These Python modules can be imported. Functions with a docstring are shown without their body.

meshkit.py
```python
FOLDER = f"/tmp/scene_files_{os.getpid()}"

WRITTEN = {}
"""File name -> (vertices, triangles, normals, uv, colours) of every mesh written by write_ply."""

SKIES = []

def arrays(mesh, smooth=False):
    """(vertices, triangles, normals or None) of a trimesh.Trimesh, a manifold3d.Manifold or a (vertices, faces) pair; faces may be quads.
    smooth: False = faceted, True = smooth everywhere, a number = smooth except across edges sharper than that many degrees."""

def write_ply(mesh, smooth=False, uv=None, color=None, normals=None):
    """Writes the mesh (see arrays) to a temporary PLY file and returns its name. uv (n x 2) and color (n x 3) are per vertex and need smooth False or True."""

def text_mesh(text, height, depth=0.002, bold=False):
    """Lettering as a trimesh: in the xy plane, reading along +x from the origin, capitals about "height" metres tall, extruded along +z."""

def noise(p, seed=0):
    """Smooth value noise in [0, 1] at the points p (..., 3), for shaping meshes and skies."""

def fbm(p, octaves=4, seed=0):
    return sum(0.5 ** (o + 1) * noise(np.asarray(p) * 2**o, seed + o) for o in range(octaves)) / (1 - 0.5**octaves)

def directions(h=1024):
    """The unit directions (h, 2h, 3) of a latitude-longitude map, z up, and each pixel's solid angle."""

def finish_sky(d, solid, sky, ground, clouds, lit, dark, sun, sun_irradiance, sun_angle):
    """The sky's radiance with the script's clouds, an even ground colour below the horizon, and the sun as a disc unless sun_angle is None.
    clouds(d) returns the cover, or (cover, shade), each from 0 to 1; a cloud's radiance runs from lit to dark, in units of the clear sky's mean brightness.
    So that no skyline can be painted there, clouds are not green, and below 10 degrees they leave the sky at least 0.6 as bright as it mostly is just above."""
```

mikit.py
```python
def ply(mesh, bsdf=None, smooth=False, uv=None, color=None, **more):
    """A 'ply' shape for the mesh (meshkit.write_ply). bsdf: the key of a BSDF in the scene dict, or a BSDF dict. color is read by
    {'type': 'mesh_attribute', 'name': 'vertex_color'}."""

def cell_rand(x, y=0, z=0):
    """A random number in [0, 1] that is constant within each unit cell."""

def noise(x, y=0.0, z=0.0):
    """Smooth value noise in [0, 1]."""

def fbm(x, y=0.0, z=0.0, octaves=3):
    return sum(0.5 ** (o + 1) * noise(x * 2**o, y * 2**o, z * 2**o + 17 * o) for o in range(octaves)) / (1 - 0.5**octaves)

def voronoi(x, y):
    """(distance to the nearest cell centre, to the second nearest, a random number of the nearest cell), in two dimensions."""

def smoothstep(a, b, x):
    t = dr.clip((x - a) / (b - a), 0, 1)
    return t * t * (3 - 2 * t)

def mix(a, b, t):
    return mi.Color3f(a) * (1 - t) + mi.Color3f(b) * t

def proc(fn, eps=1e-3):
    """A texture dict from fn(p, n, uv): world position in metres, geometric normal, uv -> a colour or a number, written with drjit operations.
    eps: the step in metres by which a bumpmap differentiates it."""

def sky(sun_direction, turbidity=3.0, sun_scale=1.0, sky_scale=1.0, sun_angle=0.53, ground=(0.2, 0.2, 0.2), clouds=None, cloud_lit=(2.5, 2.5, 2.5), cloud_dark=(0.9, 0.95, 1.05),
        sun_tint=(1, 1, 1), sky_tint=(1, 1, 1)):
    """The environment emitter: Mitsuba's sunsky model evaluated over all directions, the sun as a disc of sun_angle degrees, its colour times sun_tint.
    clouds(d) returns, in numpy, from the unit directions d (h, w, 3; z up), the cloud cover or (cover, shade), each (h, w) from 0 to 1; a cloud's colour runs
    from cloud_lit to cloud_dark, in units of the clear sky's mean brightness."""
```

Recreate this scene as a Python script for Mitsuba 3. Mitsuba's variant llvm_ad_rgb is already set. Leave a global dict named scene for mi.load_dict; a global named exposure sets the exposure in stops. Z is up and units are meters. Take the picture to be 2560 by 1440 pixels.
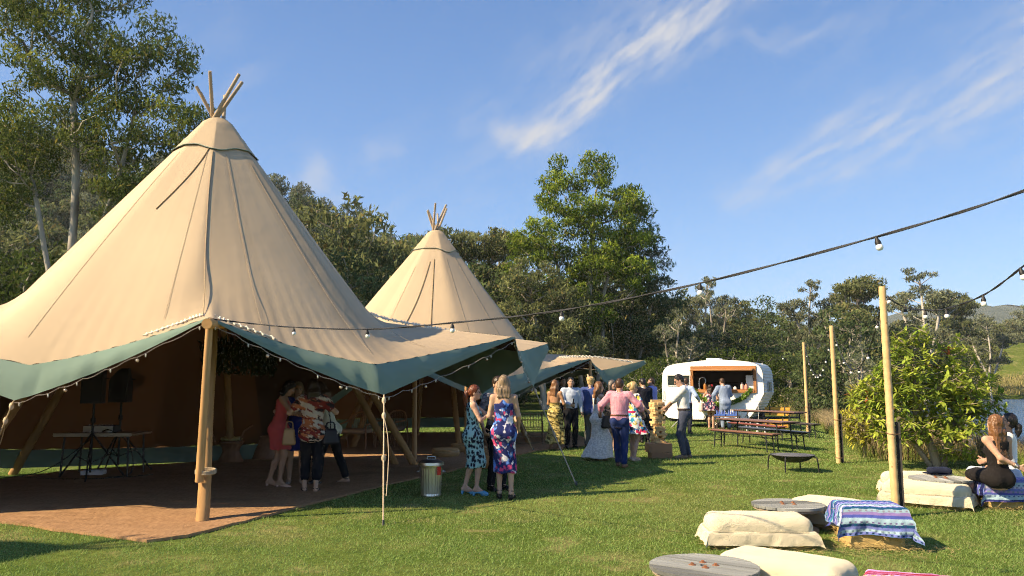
import math, random
import numpy as np, trimesh, mitsuba as mi, drjit as dr
import manifold3d as m3
from scipy import ndimage
from scipy.spatial import cKDTree
import shapely.geometry as sg, shapely
import mikit, meshkit

T = mi.ScalarTransform4f
scene, labels = {}, {}
V = lambda *a: np.array(a, float)
PI = math.pi

# ---------------------------------------------------------------- camera, sky, exposure
EYE, PITCH, FOC = V(0, 0, 1.64), math.atan(235 / 1990), 1990.0
FW, UP = V(0, math.cos(PITCH), math.sin(PITCH)), V(0, -math.sin(PITCH), math.cos(PITCH))
scene['air'] = {'type': 'homogeneous', 'albedo': {'type': 'rgb', 'value': [.95, .95, .95]}, 'sigma_t': .00022}
scene['camera'] = {'type': 'perspective', 'fov': 2 * math.degrees(math.atan(1280 / FOC)), 'fov_axis': 'x', 'near_clip': 0.1, 'far_clip': 6000.0,
                   'medium': {'type': 'ref', 'id': 'air'},
                   'to_world': T().look_at(origin=EYE.tolist(), target=(EYE + FW * 10).tolist(), up=[0, 0, 1])}
AZ, EL = math.radians(203), math.radians(36.5)
SUN = V(math.cos(AZ) * math.cos(EL), math.sin(AZ) * math.cos(EL), math.sin(EL))


def stroke(az, el, pts, w):
    """How much a direction lies on a brush stroke given as (azimuth, elevation, width, strength) points, in degrees."""
    out = np.zeros_like(az)
    for (a0, e0, w0, s0), (a1, e1, w1, s1) in zip(pts[:-1], pts[1:]):
        d = V(a1 - a0, e1 - e0)
        t = np.clip(((az - a0) * d[0] + (el - e0) * d[1]) / (d @ d), 0, 1)
        q = np.hypot(az - a0 - t * d[0], el - e0 - t * d[1]) / (w0 + (w1 - w0) * t)
        out = np.maximum(out, np.exp(-q * q) * (s0 + (s1 - s0) * t))
    return out * w


def clouds(d):
    az, el = np.degrees(np.arctan2(d[..., 0], d[..., 1])), np.degrees(np.arcsin(d[..., 2]))
    n = lambda fx, fy, ca, seed, oc=4: meshkit.fbm(np.stack([(az * math.cos(ca) + el * math.sin(ca)) * fx + 50, (el * math.cos(ca) - az * math.sin(ca)) * fy + 90, 0 * az + 3], -1), oc, seed)
    wob, wob2 = (n(.25, .25, 0, 5) - .5) * 3.5, (n(.3, .3, 0, 9) - .5) * 3.0
    A, E = az + wob, el + wob2
    main = stroke(A, E, [(22, 33, 3.4, .35), (16, 27.5, 2.5, .75), (9.5, 22.5, 1.7, 1), (4.5, 19.2, 1.4, .95), (1.0, 17.5, 1.3, .9), (-2.5, 18.6, 1.9, .2)], 1)
    main = np.maximum(main, stroke(A, E, [(2, 22, 2.5, .2), (8, 24, 2.6, .4), (13, 28, 2.5, .3)], .8))
    fine = n(.42, 1.9, 0.62, 21, 5)
    fib = n(.8, 4.6, 0.66, 27, 4)
    c = main * (0.18 + 1.25 * np.clip(fine * 1.7 + fib * .9 - .85, 0, 1.2))
    side = stroke(A, E, [(15, 12.6, 1.0, .4), (22, 15.0, 1.6, .75), (29, 17.5, 2.3, .8), (40, 21, 3.4, .7), (60, 30, 5, .5)], 1) + stroke(A, E, [(15, 23.2, .5, .2), (20, 22.6, .6, .32), (26, 22.8, .6, .2)], 1)
    c = np.maximum(c, side * (.15 + 1.0 * np.clip(n(.3, 1.9, .42, 33) * 1.6 + n(.7, 4.2, .42, 35) * .8 - .8, 0, 1)))
    puffs = stroke(A, E, [(-14.6, 14.6, 1.3, .55), (-13.4, 13.2, 1.1, .45), (-12.6, 12.2, 1.0, .4)], 1) + stroke(A, E, [(-10.5, 16.0, 1.1, .28), (-8.6, 16.3, .8, .25)], 1)
    c = np.maximum(c, puffs * np.clip(n(.8, 1.3, .2, 41) * 2.2 - .4, 0, 1))
    rest = np.clip(n(.09, .2, .5, 55) - .52, 0, 1) * np.clip(n(.3, 1.2, .5, 57) * 2 - .7, 0, 1) * 2.2
    return np.clip(np.maximum(c * .78, rest * .4), 0, .9)


scene['sky'] = mikit.sky(SUN, turbidity=3.0, clouds=clouds, cloud_lit=(1.75, 1.75, 1.8), sun_tint=(1.02, 1.0, .92), sky_tint=(.57, .69, .88), ground=(.12, .14, .07))
exposure = 2.75


def at(px, py, z=0.0, far=400.0):
    """The point of height z that stands at this pixel of the 2560 x 1440 photograph."""
    d = V((px - 1280) / FOC, 0, 0) + FW + UP * (720 - py) / FOC
    t = (z - EYE[2]) / d[2] if abs(d[2]) > 1e-6 else far
    return EYE + d * (t if 0 < t < far else far)


def away(px, py, y):
    """The point at this pixel at forward distance y."""
    d = V((px - 1280) / FOC, 0, 0) + FW + UP * (720 - py) / FOC
    return EYE + d * (y / d[1])


# ---------------------------------------------------------------- materials
VC = {'type': 'mesh_attribute', 'name': 'vertex_color'}
RGB = lambda *c: {'type': 'rgb', 'value': list(c)}


def two(b): return {'type': 'twosided', 'bsdf': b}


def prin(rough, **k): return two({'type': 'principled', 'base_color': VC, 'roughness': rough, 'specular': k.pop('specular', .35), **k})


n3 = mikit.noise
scene['m_matte'] = prin(.85, specular=.15)
scene['m_satin'] = prin(.5)
scene['m_gloss'] = prin(.22, specular=.5)
scene['m_metal'] = prin(.3, metallic=1.0)
scene['m_cloth'] = prin(.9, specular=.12, sheen=.25)
scene['m_skin'] = prin(.5, specular=.3)
scene['m_hair'] = prin(.42, specular=.45)
scene['m_leaf'] = {'type': 'principledthin', 'base_color': VC, 'roughness': .48, 'diff_trans': .55, 'eta': 1.4}
scene['m_grass'] = {'type': 'principledthin', 'base_color': VC, 'roughness': .6, 'diff_trans': .6, 'eta': 1.3}
scene['m_canvas'] = {'type': 'bumpmap', 'arbitrary': mikit.proc(lambda p, n, uv: mikit.fbm(p.x * 5, p.y * 5, p.z * 5, 3) * .6 + mikit.noise(p.x * 90, p.y * 90, p.z * 60) * .05, 4e-3), 'scale': .008,
                     'bsdf': {'type': 'principledthin', 'base_color': VC, 'roughness': .75, 'diff_trans': .08, 'eta': 1.25}}
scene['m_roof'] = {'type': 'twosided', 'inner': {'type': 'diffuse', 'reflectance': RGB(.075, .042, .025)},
                   'outer': {'type': 'bumpmap', 'arbitrary': scene['m_canvas']['arbitrary'], 'scale': .009, 'bsdf': {'type': 'principled', 'base_color': VC, 'roughness': .75, 'specular': .2}}}
scene['m_burlap'] = two({'type': 'bumpmap', 'arbitrary': mikit.proc(lambda p, n, uv: mikit.noise(p.x * 130, p.y * 130, p.z * 260) * .35 + mikit.noise(p.x * 300, p.y * 300, p.z * 120) * .35 + mikit.fbm(p.x * 14, p.y * 14, p.z * 14) * 1.5, 2e-3), 'scale': .012,
                         'bsdf': {'type': 'principled', 'base_color': VC, 'roughness': .95, 'specular': .1}})
scene['m_paint'] = two({'type': 'principled', 'base_color': VC, 'roughness': .28, 'specular': .5, 'clearcoat': .4, 'clearcoat_gloss': .8})
scene['m_glass'] = {'type': 'thindielectric', 'int_ior': 1.5}


def ground_color(p, n, uv):
    big, mid, fine = mikit.fbm(p.x * .35, p.y * .35, 1.0, 3), mikit.fbm(p.x * 2.2, p.y * 2.2, 5.0, 3), mikit.fbm(p.x * 26, p.y * 26, 9.0, 2)
    c = mikit.mix((.075, .115, .022), (.145, .165, .045), mikit.smoothstep(.3, .75, big * .5 + mid * .5))
    c = mikit.mix(c, mi.Color3f(.24, .20, .095), mikit.smoothstep(.62, .8, mid) * .55)
    return c * (.65 + .7 * fine)


scene['m_ground'] = two({'type': 'diffuse', 'reflectance': mikit.proc(ground_color)})


def coir_color(p, n, uv):
    rib, f = mikit.noise(p.x * 60 + 9 * mikit.noise(p.x * 2, p.y * 2), p.y * 14, 2.0), mikit.fbm(p.x * 3, p.y * 9, 4.0, 3)
    c = mikit.mix((.255, .145, .075), (.43, .265, .15), rib * .55 + f * .45)
    return mikit.mix(c, mi.Color3f(.16, .10, .055), mikit.smoothstep(.62, .85, mikit.fbm(p.x * .8, p.y * .8, 7.0, 3)) * .5)


scene['m_coir'] = two({'type': 'bumpmap', 'arbitrary': mikit.proc(lambda p, n, uv: mikit.noise(p.x * 70, p.y * 20, 1.0) * .5 + mikit.fbm(p.x * 3, p.y * 7, 3.0) * 2.0, 3e-3), 'scale': .01,
                       'bsdf': {'type': 'diffuse', 'reflectance': mikit.proc(coir_color)}})
scene['m_water'] = two({'type': 'bumpmap', 'arbitrary': mikit.proc(lambda p, n, uv: mikit.fbm(p.x * 1.1, p.y * 2.6, 0.0, 4), 2e-2), 'scale': .16,
                        'bsdf': {'type': 'principled', 'base_color': RGB(.012, .03, .06), 'roughness': .12, 'specular': .6}})


# ---------------------------------------------------------------- helpers
def numbered(base):
    key, k = base, 0
    while key in scene or key in labels or any(x.startswith(key + '__') for x in _roots(key)):
        k += 1
        key = f'{base}_{k:03d}'
    return key


_USED = {}


def _roots(key): return ()


def new(base):
    """A key that is not taken: base, base_001, ..."""
    k = _USED.get(base, -1) + 1
    _USED[base] = k
    return base if k == 0 else f'{base}_{k:03d}'


def thing(base, label, cat, group=None):
    key = new(base)
    labels[key] = {'label': label, 'category': cat}
    if group:
        labels[key]['group'] = group
    return key


def as_mesh(m):
    if hasattr(m, 'to_mesh'):
        q = m.to_mesh()
        return trimesh.Trimesh(q.vert_properties[:, :3], q.tri_verts, process=False)
    if isinstance(m, (tuple, list)):
        v, f, _ = meshkit.arrays((np.asarray(m[0]), np.asarray(m[1])))
        return trimesh.Trimesh(v, f, process=False)
    return m


def shape(mesh, mat, col, smooth=True):
    """A shape dict with one colour, or one colour per vertex (an array or a function of the vertices)."""
    m = as_mesh(mesh)
    if smooth not in (True, False):
        m = trimesh.graph.smooth_shade(m, angle=math.radians(smooth), facet_minarea=None)
        smooth = True
    v = np.asarray(m.vertices)
    if mat in ('m_glass', 'm_ground', 'm_coir', 'm_water'):
        return mikit.ply(m, mat, smooth)
    c = col(v) if callable(col) else np.asarray(col, float)
    c = np.broadcast_to(c, (len(v), 3)) if c.ndim == 1 else c
    return mikit.ply(m, mat, smooth, color=np.clip(c, 0, 1))


def put(parent, base, mesh, mat, col=(.5, .5, .5), smooth=True, label=None, **more):
    """One entry: a part under parent, or (parent None) a thing of one mesh."""
    key = new(f'{parent}__{base}' if parent else base)
    scene[key] = shape(mesh, mat, col, smooth)
    if label or more:
        labels[key] = {**({'label': label} if label else {}), **more}
    return key


def join(ms): return trimesh.util.concatenate([as_mesh(m) for m in ms])


def frames(p):
    p = np.asarray(p, float)
    t = np.gradient(p, axis=0)
    t /= np.linalg.norm(t, axis=1, keepdims=True) + 1e-12
    a = np.cross(t[0], V(0, 0, 1) if abs(t[0][2]) < .9 else V(1, 0, 0))
    A = np.zeros_like(p)
    for i in range(len(p)):
        a = a - t[i] * (a @ t[i])
        a /= np.linalg.norm(a) + 1e-12
        A[i] = a
    return t, A, np.cross(t, A)


def tube(pts, r, n=8, cap=True):
    """A tube along a polyline, its radius one number or one per point."""
    p = np.asarray(pts, float)
    r = np.broadcast_to(np.asarray(r, float), (len(p),))
    t, A, B = frames(p)
    a = np.arange(n) * 2 * PI / n
    v = (p[:, None] + r[:, None, None] * (np.cos(a)[None, :, None] * A[:, None] + np.sin(a)[None, :, None] * B[:, None])).reshape(-1, 3)
    i, j = np.meshgrid(np.arange(len(p) - 1), np.arange(n), indexing='ij')
    q = np.stack([i * n + j, i * n + (j + 1) % n, (i + 1) * n + (j + 1) % n, (i + 1) * n + j], -1).reshape(-1, 4)
    f = np.vstack([q[:, [0, 1, 2]], q[:, [0, 2, 3]]])
    if cap:
        k = len(v)
        e = (len(p) - 1) * n
        v = np.vstack([v, v[:n], v[e:e + n]])
        c = np.arange(1, n - 1)
        f = np.vstack([f, np.stack([0 * c + k, k + c + 1, k + c], 1), np.stack([0 * c + k + n, k + n + c, k + n + c + 1], 1)])
    return trimesh.Trimesh(v, f, process=False)


def line(a, b, n=2): return np.asarray(a) + (np.asarray(b) - np.asarray(a)) * np.linspace(0, 1, n)[:, None]


def hang(a, b, sag, n=24, e=None):
    t = np.linspace(0, 1, n)
    p = line(a, b, n)
    p[:, 2] -= sag * 4 * t * (1 - t)
    return p


def spline(pts, n=12):
    """Catmull-Rom through the points."""
    p = np.asarray(pts, float)
    p = np.vstack([2 * p[0] - p[1], p, 2 * p[-1] - p[-2]])
    out = []
    for i in range(1, len(p) - 2):
        t = np.linspace(0, 1, n, endpoint=i == len(p) - 3)[:, None]
        a, b, c, d = p[i - 1:i + 3]
        out.append(.5 * (2 * b + (c - a) * t + (2 * a - 5 * b + 4 * c - d) * t**2 + (3 * b - a - 3 * c + d) * t**3))
    return np.vstack(out)


def box(size, center=(0, 0, 0), bevel=0.0, rot=0.0):
    """A box of this size, its edges rounded off by bevel, turned by rot about z through its centre."""
    s = np.asarray(size, float)
    if bevel:
        b = min(bevel, s.min() * .49)
        pts = [V(sx * (s[0] / 2 - (0 if k == 0 else b)), sy * (s[1] / 2 - (0 if k == 1 else b)), sz * (s[2] / 2 - (0 if k == 2 else b))) for sx in (-1, 1) for sy in (-1, 1) for sz in (-1, 1) for k in range(3)]
        m = as_mesh(m3.Manifold.hull_points(np.array(pts)))
    else:
        m = trimesh.creation.box(s)
    if rot:
        m.apply_transform(trimesh.transformations.rotation_matrix(rot, [0, 0, 1]))
    m.apply_translation(center)
    return m


def lathe(profile, n=24, center=(0, 0, 0)):
    """A surface of revolution about z from (radius, z) points."""
    p = np.asarray(profile, float)
    a = np.arange(n) * 2 * PI / n
    v = np.stack([p[:, None, 0] * np.cos(a), p[:, None, 0] * np.sin(a), np.repeat(p[:, 1:], n, 1)], -1).reshape(-1, 3) + np.asarray(center)
    i, j = np.meshgrid(np.arange(len(p) - 1), np.arange(n), indexing='ij')
    q = np.stack([i * n + j, i * n + (j + 1) % n, (i + 1) * n + (j + 1) % n, (i + 1) * n + j], -1).reshape(-1, 4)
    return trimesh.Trimesh(v, np.vstack([q[:, [0, 1, 2]], q[:, [0, 2, 3]]]), process=False)


def sheet(P, close=False):
    """A grid (rows, columns, 3) of points as a surface."""
    r, c = P.shape[:2]
    i, j = np.meshgrid(np.arange(r - 1), np.arange(c if close else c - 1), indexing='ij')
    q = np.stack([i * c + j, i * c + (j + 1) % c, (i + 1) * c + (j + 1) % c, (i + 1) * c + j], -1).reshape(-1, 4)
    return trimesh.Trimesh(P.reshape(-1, 3), np.vstack([q[:, [0, 1, 2]], q[:, [0, 2, 3]]]), process=False)


def moved(m, loc=(0, 0, 0), rz=0.0, scale=1.0):
    m = as_mesh(m).copy()
    m.apply_scale(scale)
    m.apply_transform(trimesh.transformations.rotation_matrix(rz, [0, 0, 1]))
    m.apply_translation(loc)
    return m


def wob(v, f, seed=0, oc=3): return meshkit.fbm(np.asarray(v) * f + 31.7, oc, seed)


def tone(base, f=6.0, amp=.35, seed=0, stretch=(1, 1, 1)):
    """A colour function: the base colour, lighter and darker by noise."""
    b = np.asarray(base, float)
    return lambda v: b * (1 - amp / 2 + amp * wob(np.asarray(v) * np.asarray(stretch), f, seed))[:, None]


def wood(base, axis=2, seed=0, amp=.5):
    s = np.full(3, 40.0)
    s[axis] = 2.0
    b = np.asarray(base, float)

    def fn(v):
        g = wob(v * s, 1, seed)
        k = wob(v, 3, seed + 5)
        return b * (1 - amp / 2 + amp * g)[:, None] * (.8 + .4 * k)[:, None]
    return fn


rng = np.random.default_rng(7)
# ---------------------------------------------------------------- land and water
def smooth01(a, b, x):
    t = np.clip((x - a) / (b - a), 0, 1)
    return t * t * (3 - 2 * t)


WATER = -.45
POND = sg.Polygon([(13.2, 13), (11.9, 18), (11.6, 23), (12.6, 30), (16, 40), (24, 54), (32, 70), (40, 84), (56, 97), (90, 104), (140, 90), (120, 30), (60, 8)])
POND_LINE = np.array(POND.exterior.segmentize(1.0).coords)
_pt = cKDTree(POND_LINE)


def in_poly(poly, x, y): return shapely.contains_xy(poly, x, y)


def land(x, y):
    x, y = np.asarray(x, float), np.asarray(y, float)
    d, _ = _pt.query(np.stack([x.ravel(), y.ravel()], 1))
    d = d.reshape(x.shape) * np.where(in_poly(POND, x, y), -1, 1)
    p = np.stack([x * .08, y * .08, 0 * x], -1)
    z = (meshkit.fbm(p, 3, 3) - .5) * .5 * smooth01(26, 60, y)
    z = z + smooth01(60, 240, y) * 9 * smooth01(-10, -90, x - .1 * y)
    z = z + 46 * smooth01(70, 190, y) * smooth01(60, -120, x + .12 * y) + 16 * smooth01(90, 220, y + .6 * x)*smooth01(80,-20,x)
    z = z + smooth01(101, 150, y) * 9 * smooth01(48, 86, x)
    bank = np.where(d < 0, WATER - .7 * smooth01(0, -2, d), 0)
    k = smooth01(2.6, -.3, d)
    return z * (1 - k) * smooth01(-1, 12, d) + (WATER - .08) * k + np.where(d < 0, bank - WATER, 0)


def grid(x0, x1, nx, y0, y1, ny):
    X, Y = np.meshgrid(np.linspace(x0, x1, nx), np.linspace(y0, y1, ny))
    return X, Y


xs = np.unique(np.concatenate([np.linspace(-30, 40, 141), np.linspace(-160, 160, 161), np.array([-2500, -1600, -1000, -700, -500, -380, -300, -240, -200, 200, 240, 300, 380, 500, 700, 1000, 1600, 2500])]))
ys = np.unique(np.concatenate([np.linspace(-4, 44, 97), np.linspace(44, 120, 60), np.linspace(120, 320, 60), np.array([-2500, -1200, -500, -200, -100, -60, -40, -25, -14, -8, 380, 460, 600, 800, 1200, 2000, 3000])]))
X, Y = np.meshgrid(xs, ys)
Z = land(X, Y)
scene['lawn'] = shape(sheet(np.stack([X, Y, Z], -1)), 'm_ground', None)
labels['lawn'] = {'label': 'green mown lawn with tufts and dry patches running to the trees', 'kind': 'structure'}
wx, wy = np.meshgrid(np.linspace(9, 150, 40), np.linspace(6, 112, 40))
scene['pond'] = shape(sheet(np.stack([wx, wy, 0 * wx + WATER], -1)), 'm_water', None)
labels['pond'] = {'label': 'blue rippled pond behind the bush at the right', 'kind': 'structure'}


def ridge(base, pts, depth, col, label, seed):
    """A far range of hills: a ridge line (azimuth px, height px) at this distance, with slopes on both sides."""
    q = spline([away(px, py, depth) for px, py in pts], 14)
    n = len(q)
    rows = []
    for k, (back, h) in enumerate([(-.42, 0), (-.3, .25), (-.18, .55), (-.07, .88), (0, 1), (.1, 1.02)]):
        r = q.copy()
        r[:, 1] += back * depth
        r[:, 2] = q[:, 2] * h + (meshkit.fbm(np.stack([q[:, 0] * .01, 0 * q[:, 0] + k, 0 * q[:, 0]], -1), 4, seed) - .5) * q[:, 2] * .22 * (h > 0) - 3
        rows.append(r)
    scene[base] = shape(sheet(np.array(rows)), 'm_matte', tone(col, .02, .7, seed))
    labels[base] = {'label': label, 'kind': 'structure'}


ridge('hills', [(1500, 880), (1900, 840), (2200, 800), (2330, 765), (2400, 752), (2450, 772), (2500, 765), (2600, 772), (2800, 740), (3200, 700), (3700, 760)], 1100, (.03, .045, .04), 'blue wooded hills beyond the pond', 4)
scene['haze'] = {'type': 'cube', 'bsdf': {'type': 'null'}, 'interior': {'type': 'ref', 'id': 'air'}, 'to_world': T().translate([0, 250, 76]).scale([2700, 2900, 84])}
labels['haze'] = {'label': 'thin blue air haze over the whole valley', 'category': 'haze', 'kind': 'stuff'}
# ---------------------------------------------------------------- tipis
TAN, GREEN = V(.45, .352, .235), V(.165, .235, .195)
WOOD = V(.40, .235, .10)
CANVAS = {}


def tipi(label, O, z0, ctrl, segs, poles, capdrop, group, rot=0.0, edges=(-73, -24, 22, 68, 114, 160, 206, 247), ropes=(), r0=.17, detail=True):
    """A giant tipi: canvas and green valance between control points (angle-ordered: x, y, z of the edge, valance, concavity), poles through the apex."""
    t = thing('tipi', label, 'tent', group)
    O = V(O[0], O[1], 0)
    n = len(ctrl)
    cols_e, cols_s, pw, seg_id = [], [], [], []
    for i in range(n):
        a, b = ctrl[i], ctrl[(i + 1) % n]
        ns, sag_in, sag_z = segs[i]
        for s in np.linspace(0, 1, ns, endpoint=False):
            e = V(*a[:3]) * (1 - s) + V(*b[:3]) * s
            inward = V(O[0] - e[0], O[1] - e[1], 0)
            inward /= np.linalg.norm(inward) + 1e-9
            arch = 4 * s * (1 - s)
            e = e + inward * sag_in * arch - V(0, 0, sag_z * arch)
            v = a[3] * (1 - s) + b[3] * s
            cols_e.append(e)
            cols_s.append(e + V(0, 0, v * .93) + inward * v * .38)
            q = s * s * (3 - 2 * s)
            pw.append(V(*a[4]) * (1 - q) + V(*b[4]) * q)
            seg_id.append(i)
    E, S, pw = np.array(cols_e), np.array(cols_s), np.array(pw)
    m = 46
    tt = np.linspace(0, 1, m)[:, None]
    d = S[:, :2] - O[:2]
    ang = np.arctan2(d[:, 1], d[:, 0])
    ring = np.stack([np.cos(ang), np.sin(ang)], -1) * r0
    P = np.zeros((m, len(S), 3))
    pa = np.sort((np.radians(np.array(edges, float)) + PI) % (2 * PI) - PI)
    lo_ = pa[(np.searchsorted(pa, ang) - 1) % len(pa)]
    hi_ = pa[np.searchsorted(pa, ang) % len(pa)]
    span = (hi_ - lo_) % (2 * PI)
    facet = np.cos(span / 2) / np.cos((ang - lo_) % (2 * PI) - span / 2)
    fw = (1 - facet)[None] * (.85 * (1 - np.clip((tt - .25) / .7, 0, 1) ** 1.5) * np.clip(tt / .05, 0, 1))
    hor = (ring[None] * (1 - tt)[..., None] + d[None] * tt[..., None])
    P[..., :2] = O[:2] + hor * (1 - fw)[..., None]
    re_ = np.linalg.norm(d, axis=1)[None]
    rr_ = r0 + (re_ - r0) * tt
    za, zb = z0 - (rr_ - r0) * pw[None, :, 0], S[None, :, 2] + (re_ - rr_) * pw[None, :, 1]
    kz = .30
    h_ = np.clip(.5 + .5 * (za - zb) / kz, 0, 1)
    zz = zb * (1 - h_) + za * h_ + kz * h_ * (1 - h_)
    end = (zz[-1] - S[:, 2])[None]
    P[..., 2] = zz - end * tt ** 3
    wr = wob(np.stack([np.cos(ang)[None] * 5 + 0 * tt, np.sin(ang)[None] * 5 + 0 * tt, 2.5 * tt + 0 * ang[None]], -1).reshape(-1, 3), 1.0, 3, 4).reshape(m, -1) - .5
    fold = np.sin(np.arange(len(S))[None] * 1.9 + 6 * tt) * np.exp(-((tt - 1) / .2) ** 2) * .010
    P[..., 2] += wr * .026 * np.sin(PI * np.clip(tt, 0, 1)) + fold
    seg_id = np.array(seg_id)
    hue = 1 + .06 * np.sin(seg_id * 2.3)
    col = (TAN * np.ones((m, len(S), 3))) * hue[None, :, None] * (.93 + .14 * wob(P.reshape(-1, 3), .9, 8).reshape(m, -1, 1))
    streak = wob(np.stack([ang[None] * 26 + 0 * tt, 1.1 * tt + 0 * ang[None], 0 * tt + 0 * ang[None] + z0], -1).reshape(-1, 3), 1.0, 19, 3).reshape(m, -1, 1)
    panel = np.random.default_rng(int(abs(O[0]) * 100)).uniform(.95, 1.04, 64)[(np.floor((ang + PI) / (2 * PI) * 17).astype(int)) % 64]
    soil = np.clip((tt[..., None] - .72) / .28, 0, 1) * (.35 + .65 * streak)
    col = col * (.93 + .14 * streak) * panel[None, :, None] * (1 - .16 * soil)
    low = np.clip((.5 - P[..., 2:]) / .5, 0, 1)
    col = col * (1 - low) + GREEN * low
    canvas = sheet(P, True)
    fc = canvas.faces[:, 0]
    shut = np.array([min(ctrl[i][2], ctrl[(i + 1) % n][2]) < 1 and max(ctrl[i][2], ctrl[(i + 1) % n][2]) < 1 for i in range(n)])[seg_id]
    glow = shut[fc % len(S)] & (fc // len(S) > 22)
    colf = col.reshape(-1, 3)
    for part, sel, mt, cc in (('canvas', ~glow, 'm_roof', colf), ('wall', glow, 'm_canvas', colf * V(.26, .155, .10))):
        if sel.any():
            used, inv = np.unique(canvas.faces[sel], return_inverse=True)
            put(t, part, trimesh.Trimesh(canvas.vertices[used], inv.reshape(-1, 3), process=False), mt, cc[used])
    # valance: from the seam down to the edge, with drape folds
    k = 9
    u = np.linspace(0, 1, k)[:, None, None]
    Q = S[None] * (1 - u) + E[None] * u
    drape = (wob(np.stack([np.arange(len(S)) * .55, 0 * S[:, 0], 0 * S[:, 0]], -1), 1, 2, 3) - .5)
    out = d / np.linalg.norm(d, axis=1, keepdims=True)
    wid = np.linalg.norm(S - E, axis=1)
    Q[..., :2] += (out * (drape * .17 * np.clip(wid / .4, 0, 1))[:, None])[None] * np.sin(PI * np.clip(u * .8, 0, 1)) + out[None] * (.035 * np.clip(wid / .3, 0, 1))[None, :, None] * np.sin(PI * u)
    gcol = (GREEN * np.ones(Q.shape)) * (.85 + .3 * wob(Q.reshape(-1, 3), 2.5, 4).reshape(k, -1, 1))
    open_ = E[:, 2] > .5
    put(t, 'valance', sheet(Q, True), 'm_cloth', gcol.reshape(-1, 3), label='dark green fabric edge of the canvas')
    # cap with scalloped green piping over the apex
    kk = 10
    tc = np.linspace(0, 1, kk)[:, None]
    depth = .60 + .10 * np.maximum(0, np.cos((ang - rot) * 3)) ** 2
    C = np.zeros((kk, len(S), 3))
    for j in range(len(S)):
        zc = P[0, j, 2] - (P[0, j, 2] - (z0 - depth[j])) * tc[:, 0]
        for a in range(3):
            C[:, j, a] = np.interp(-zc, -P[:30, j, 2], P[:30, j, a])
    C[..., :2] += np.stack([np.cos(ang), np.sin(ang)], -1)[None] * .018
    C[..., 2] += .016 + .006 * np.sin(tc * 34 + 2 * np.cos(ang))
    C[0, :, :2] = O[:2] + (C[0, :, :2] - O[:2]) * .75
    cap = put(t, 'cap', sheet(C, True), 'm_roof', TAN * .93, label='canvas cap laced over the apex')
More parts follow.
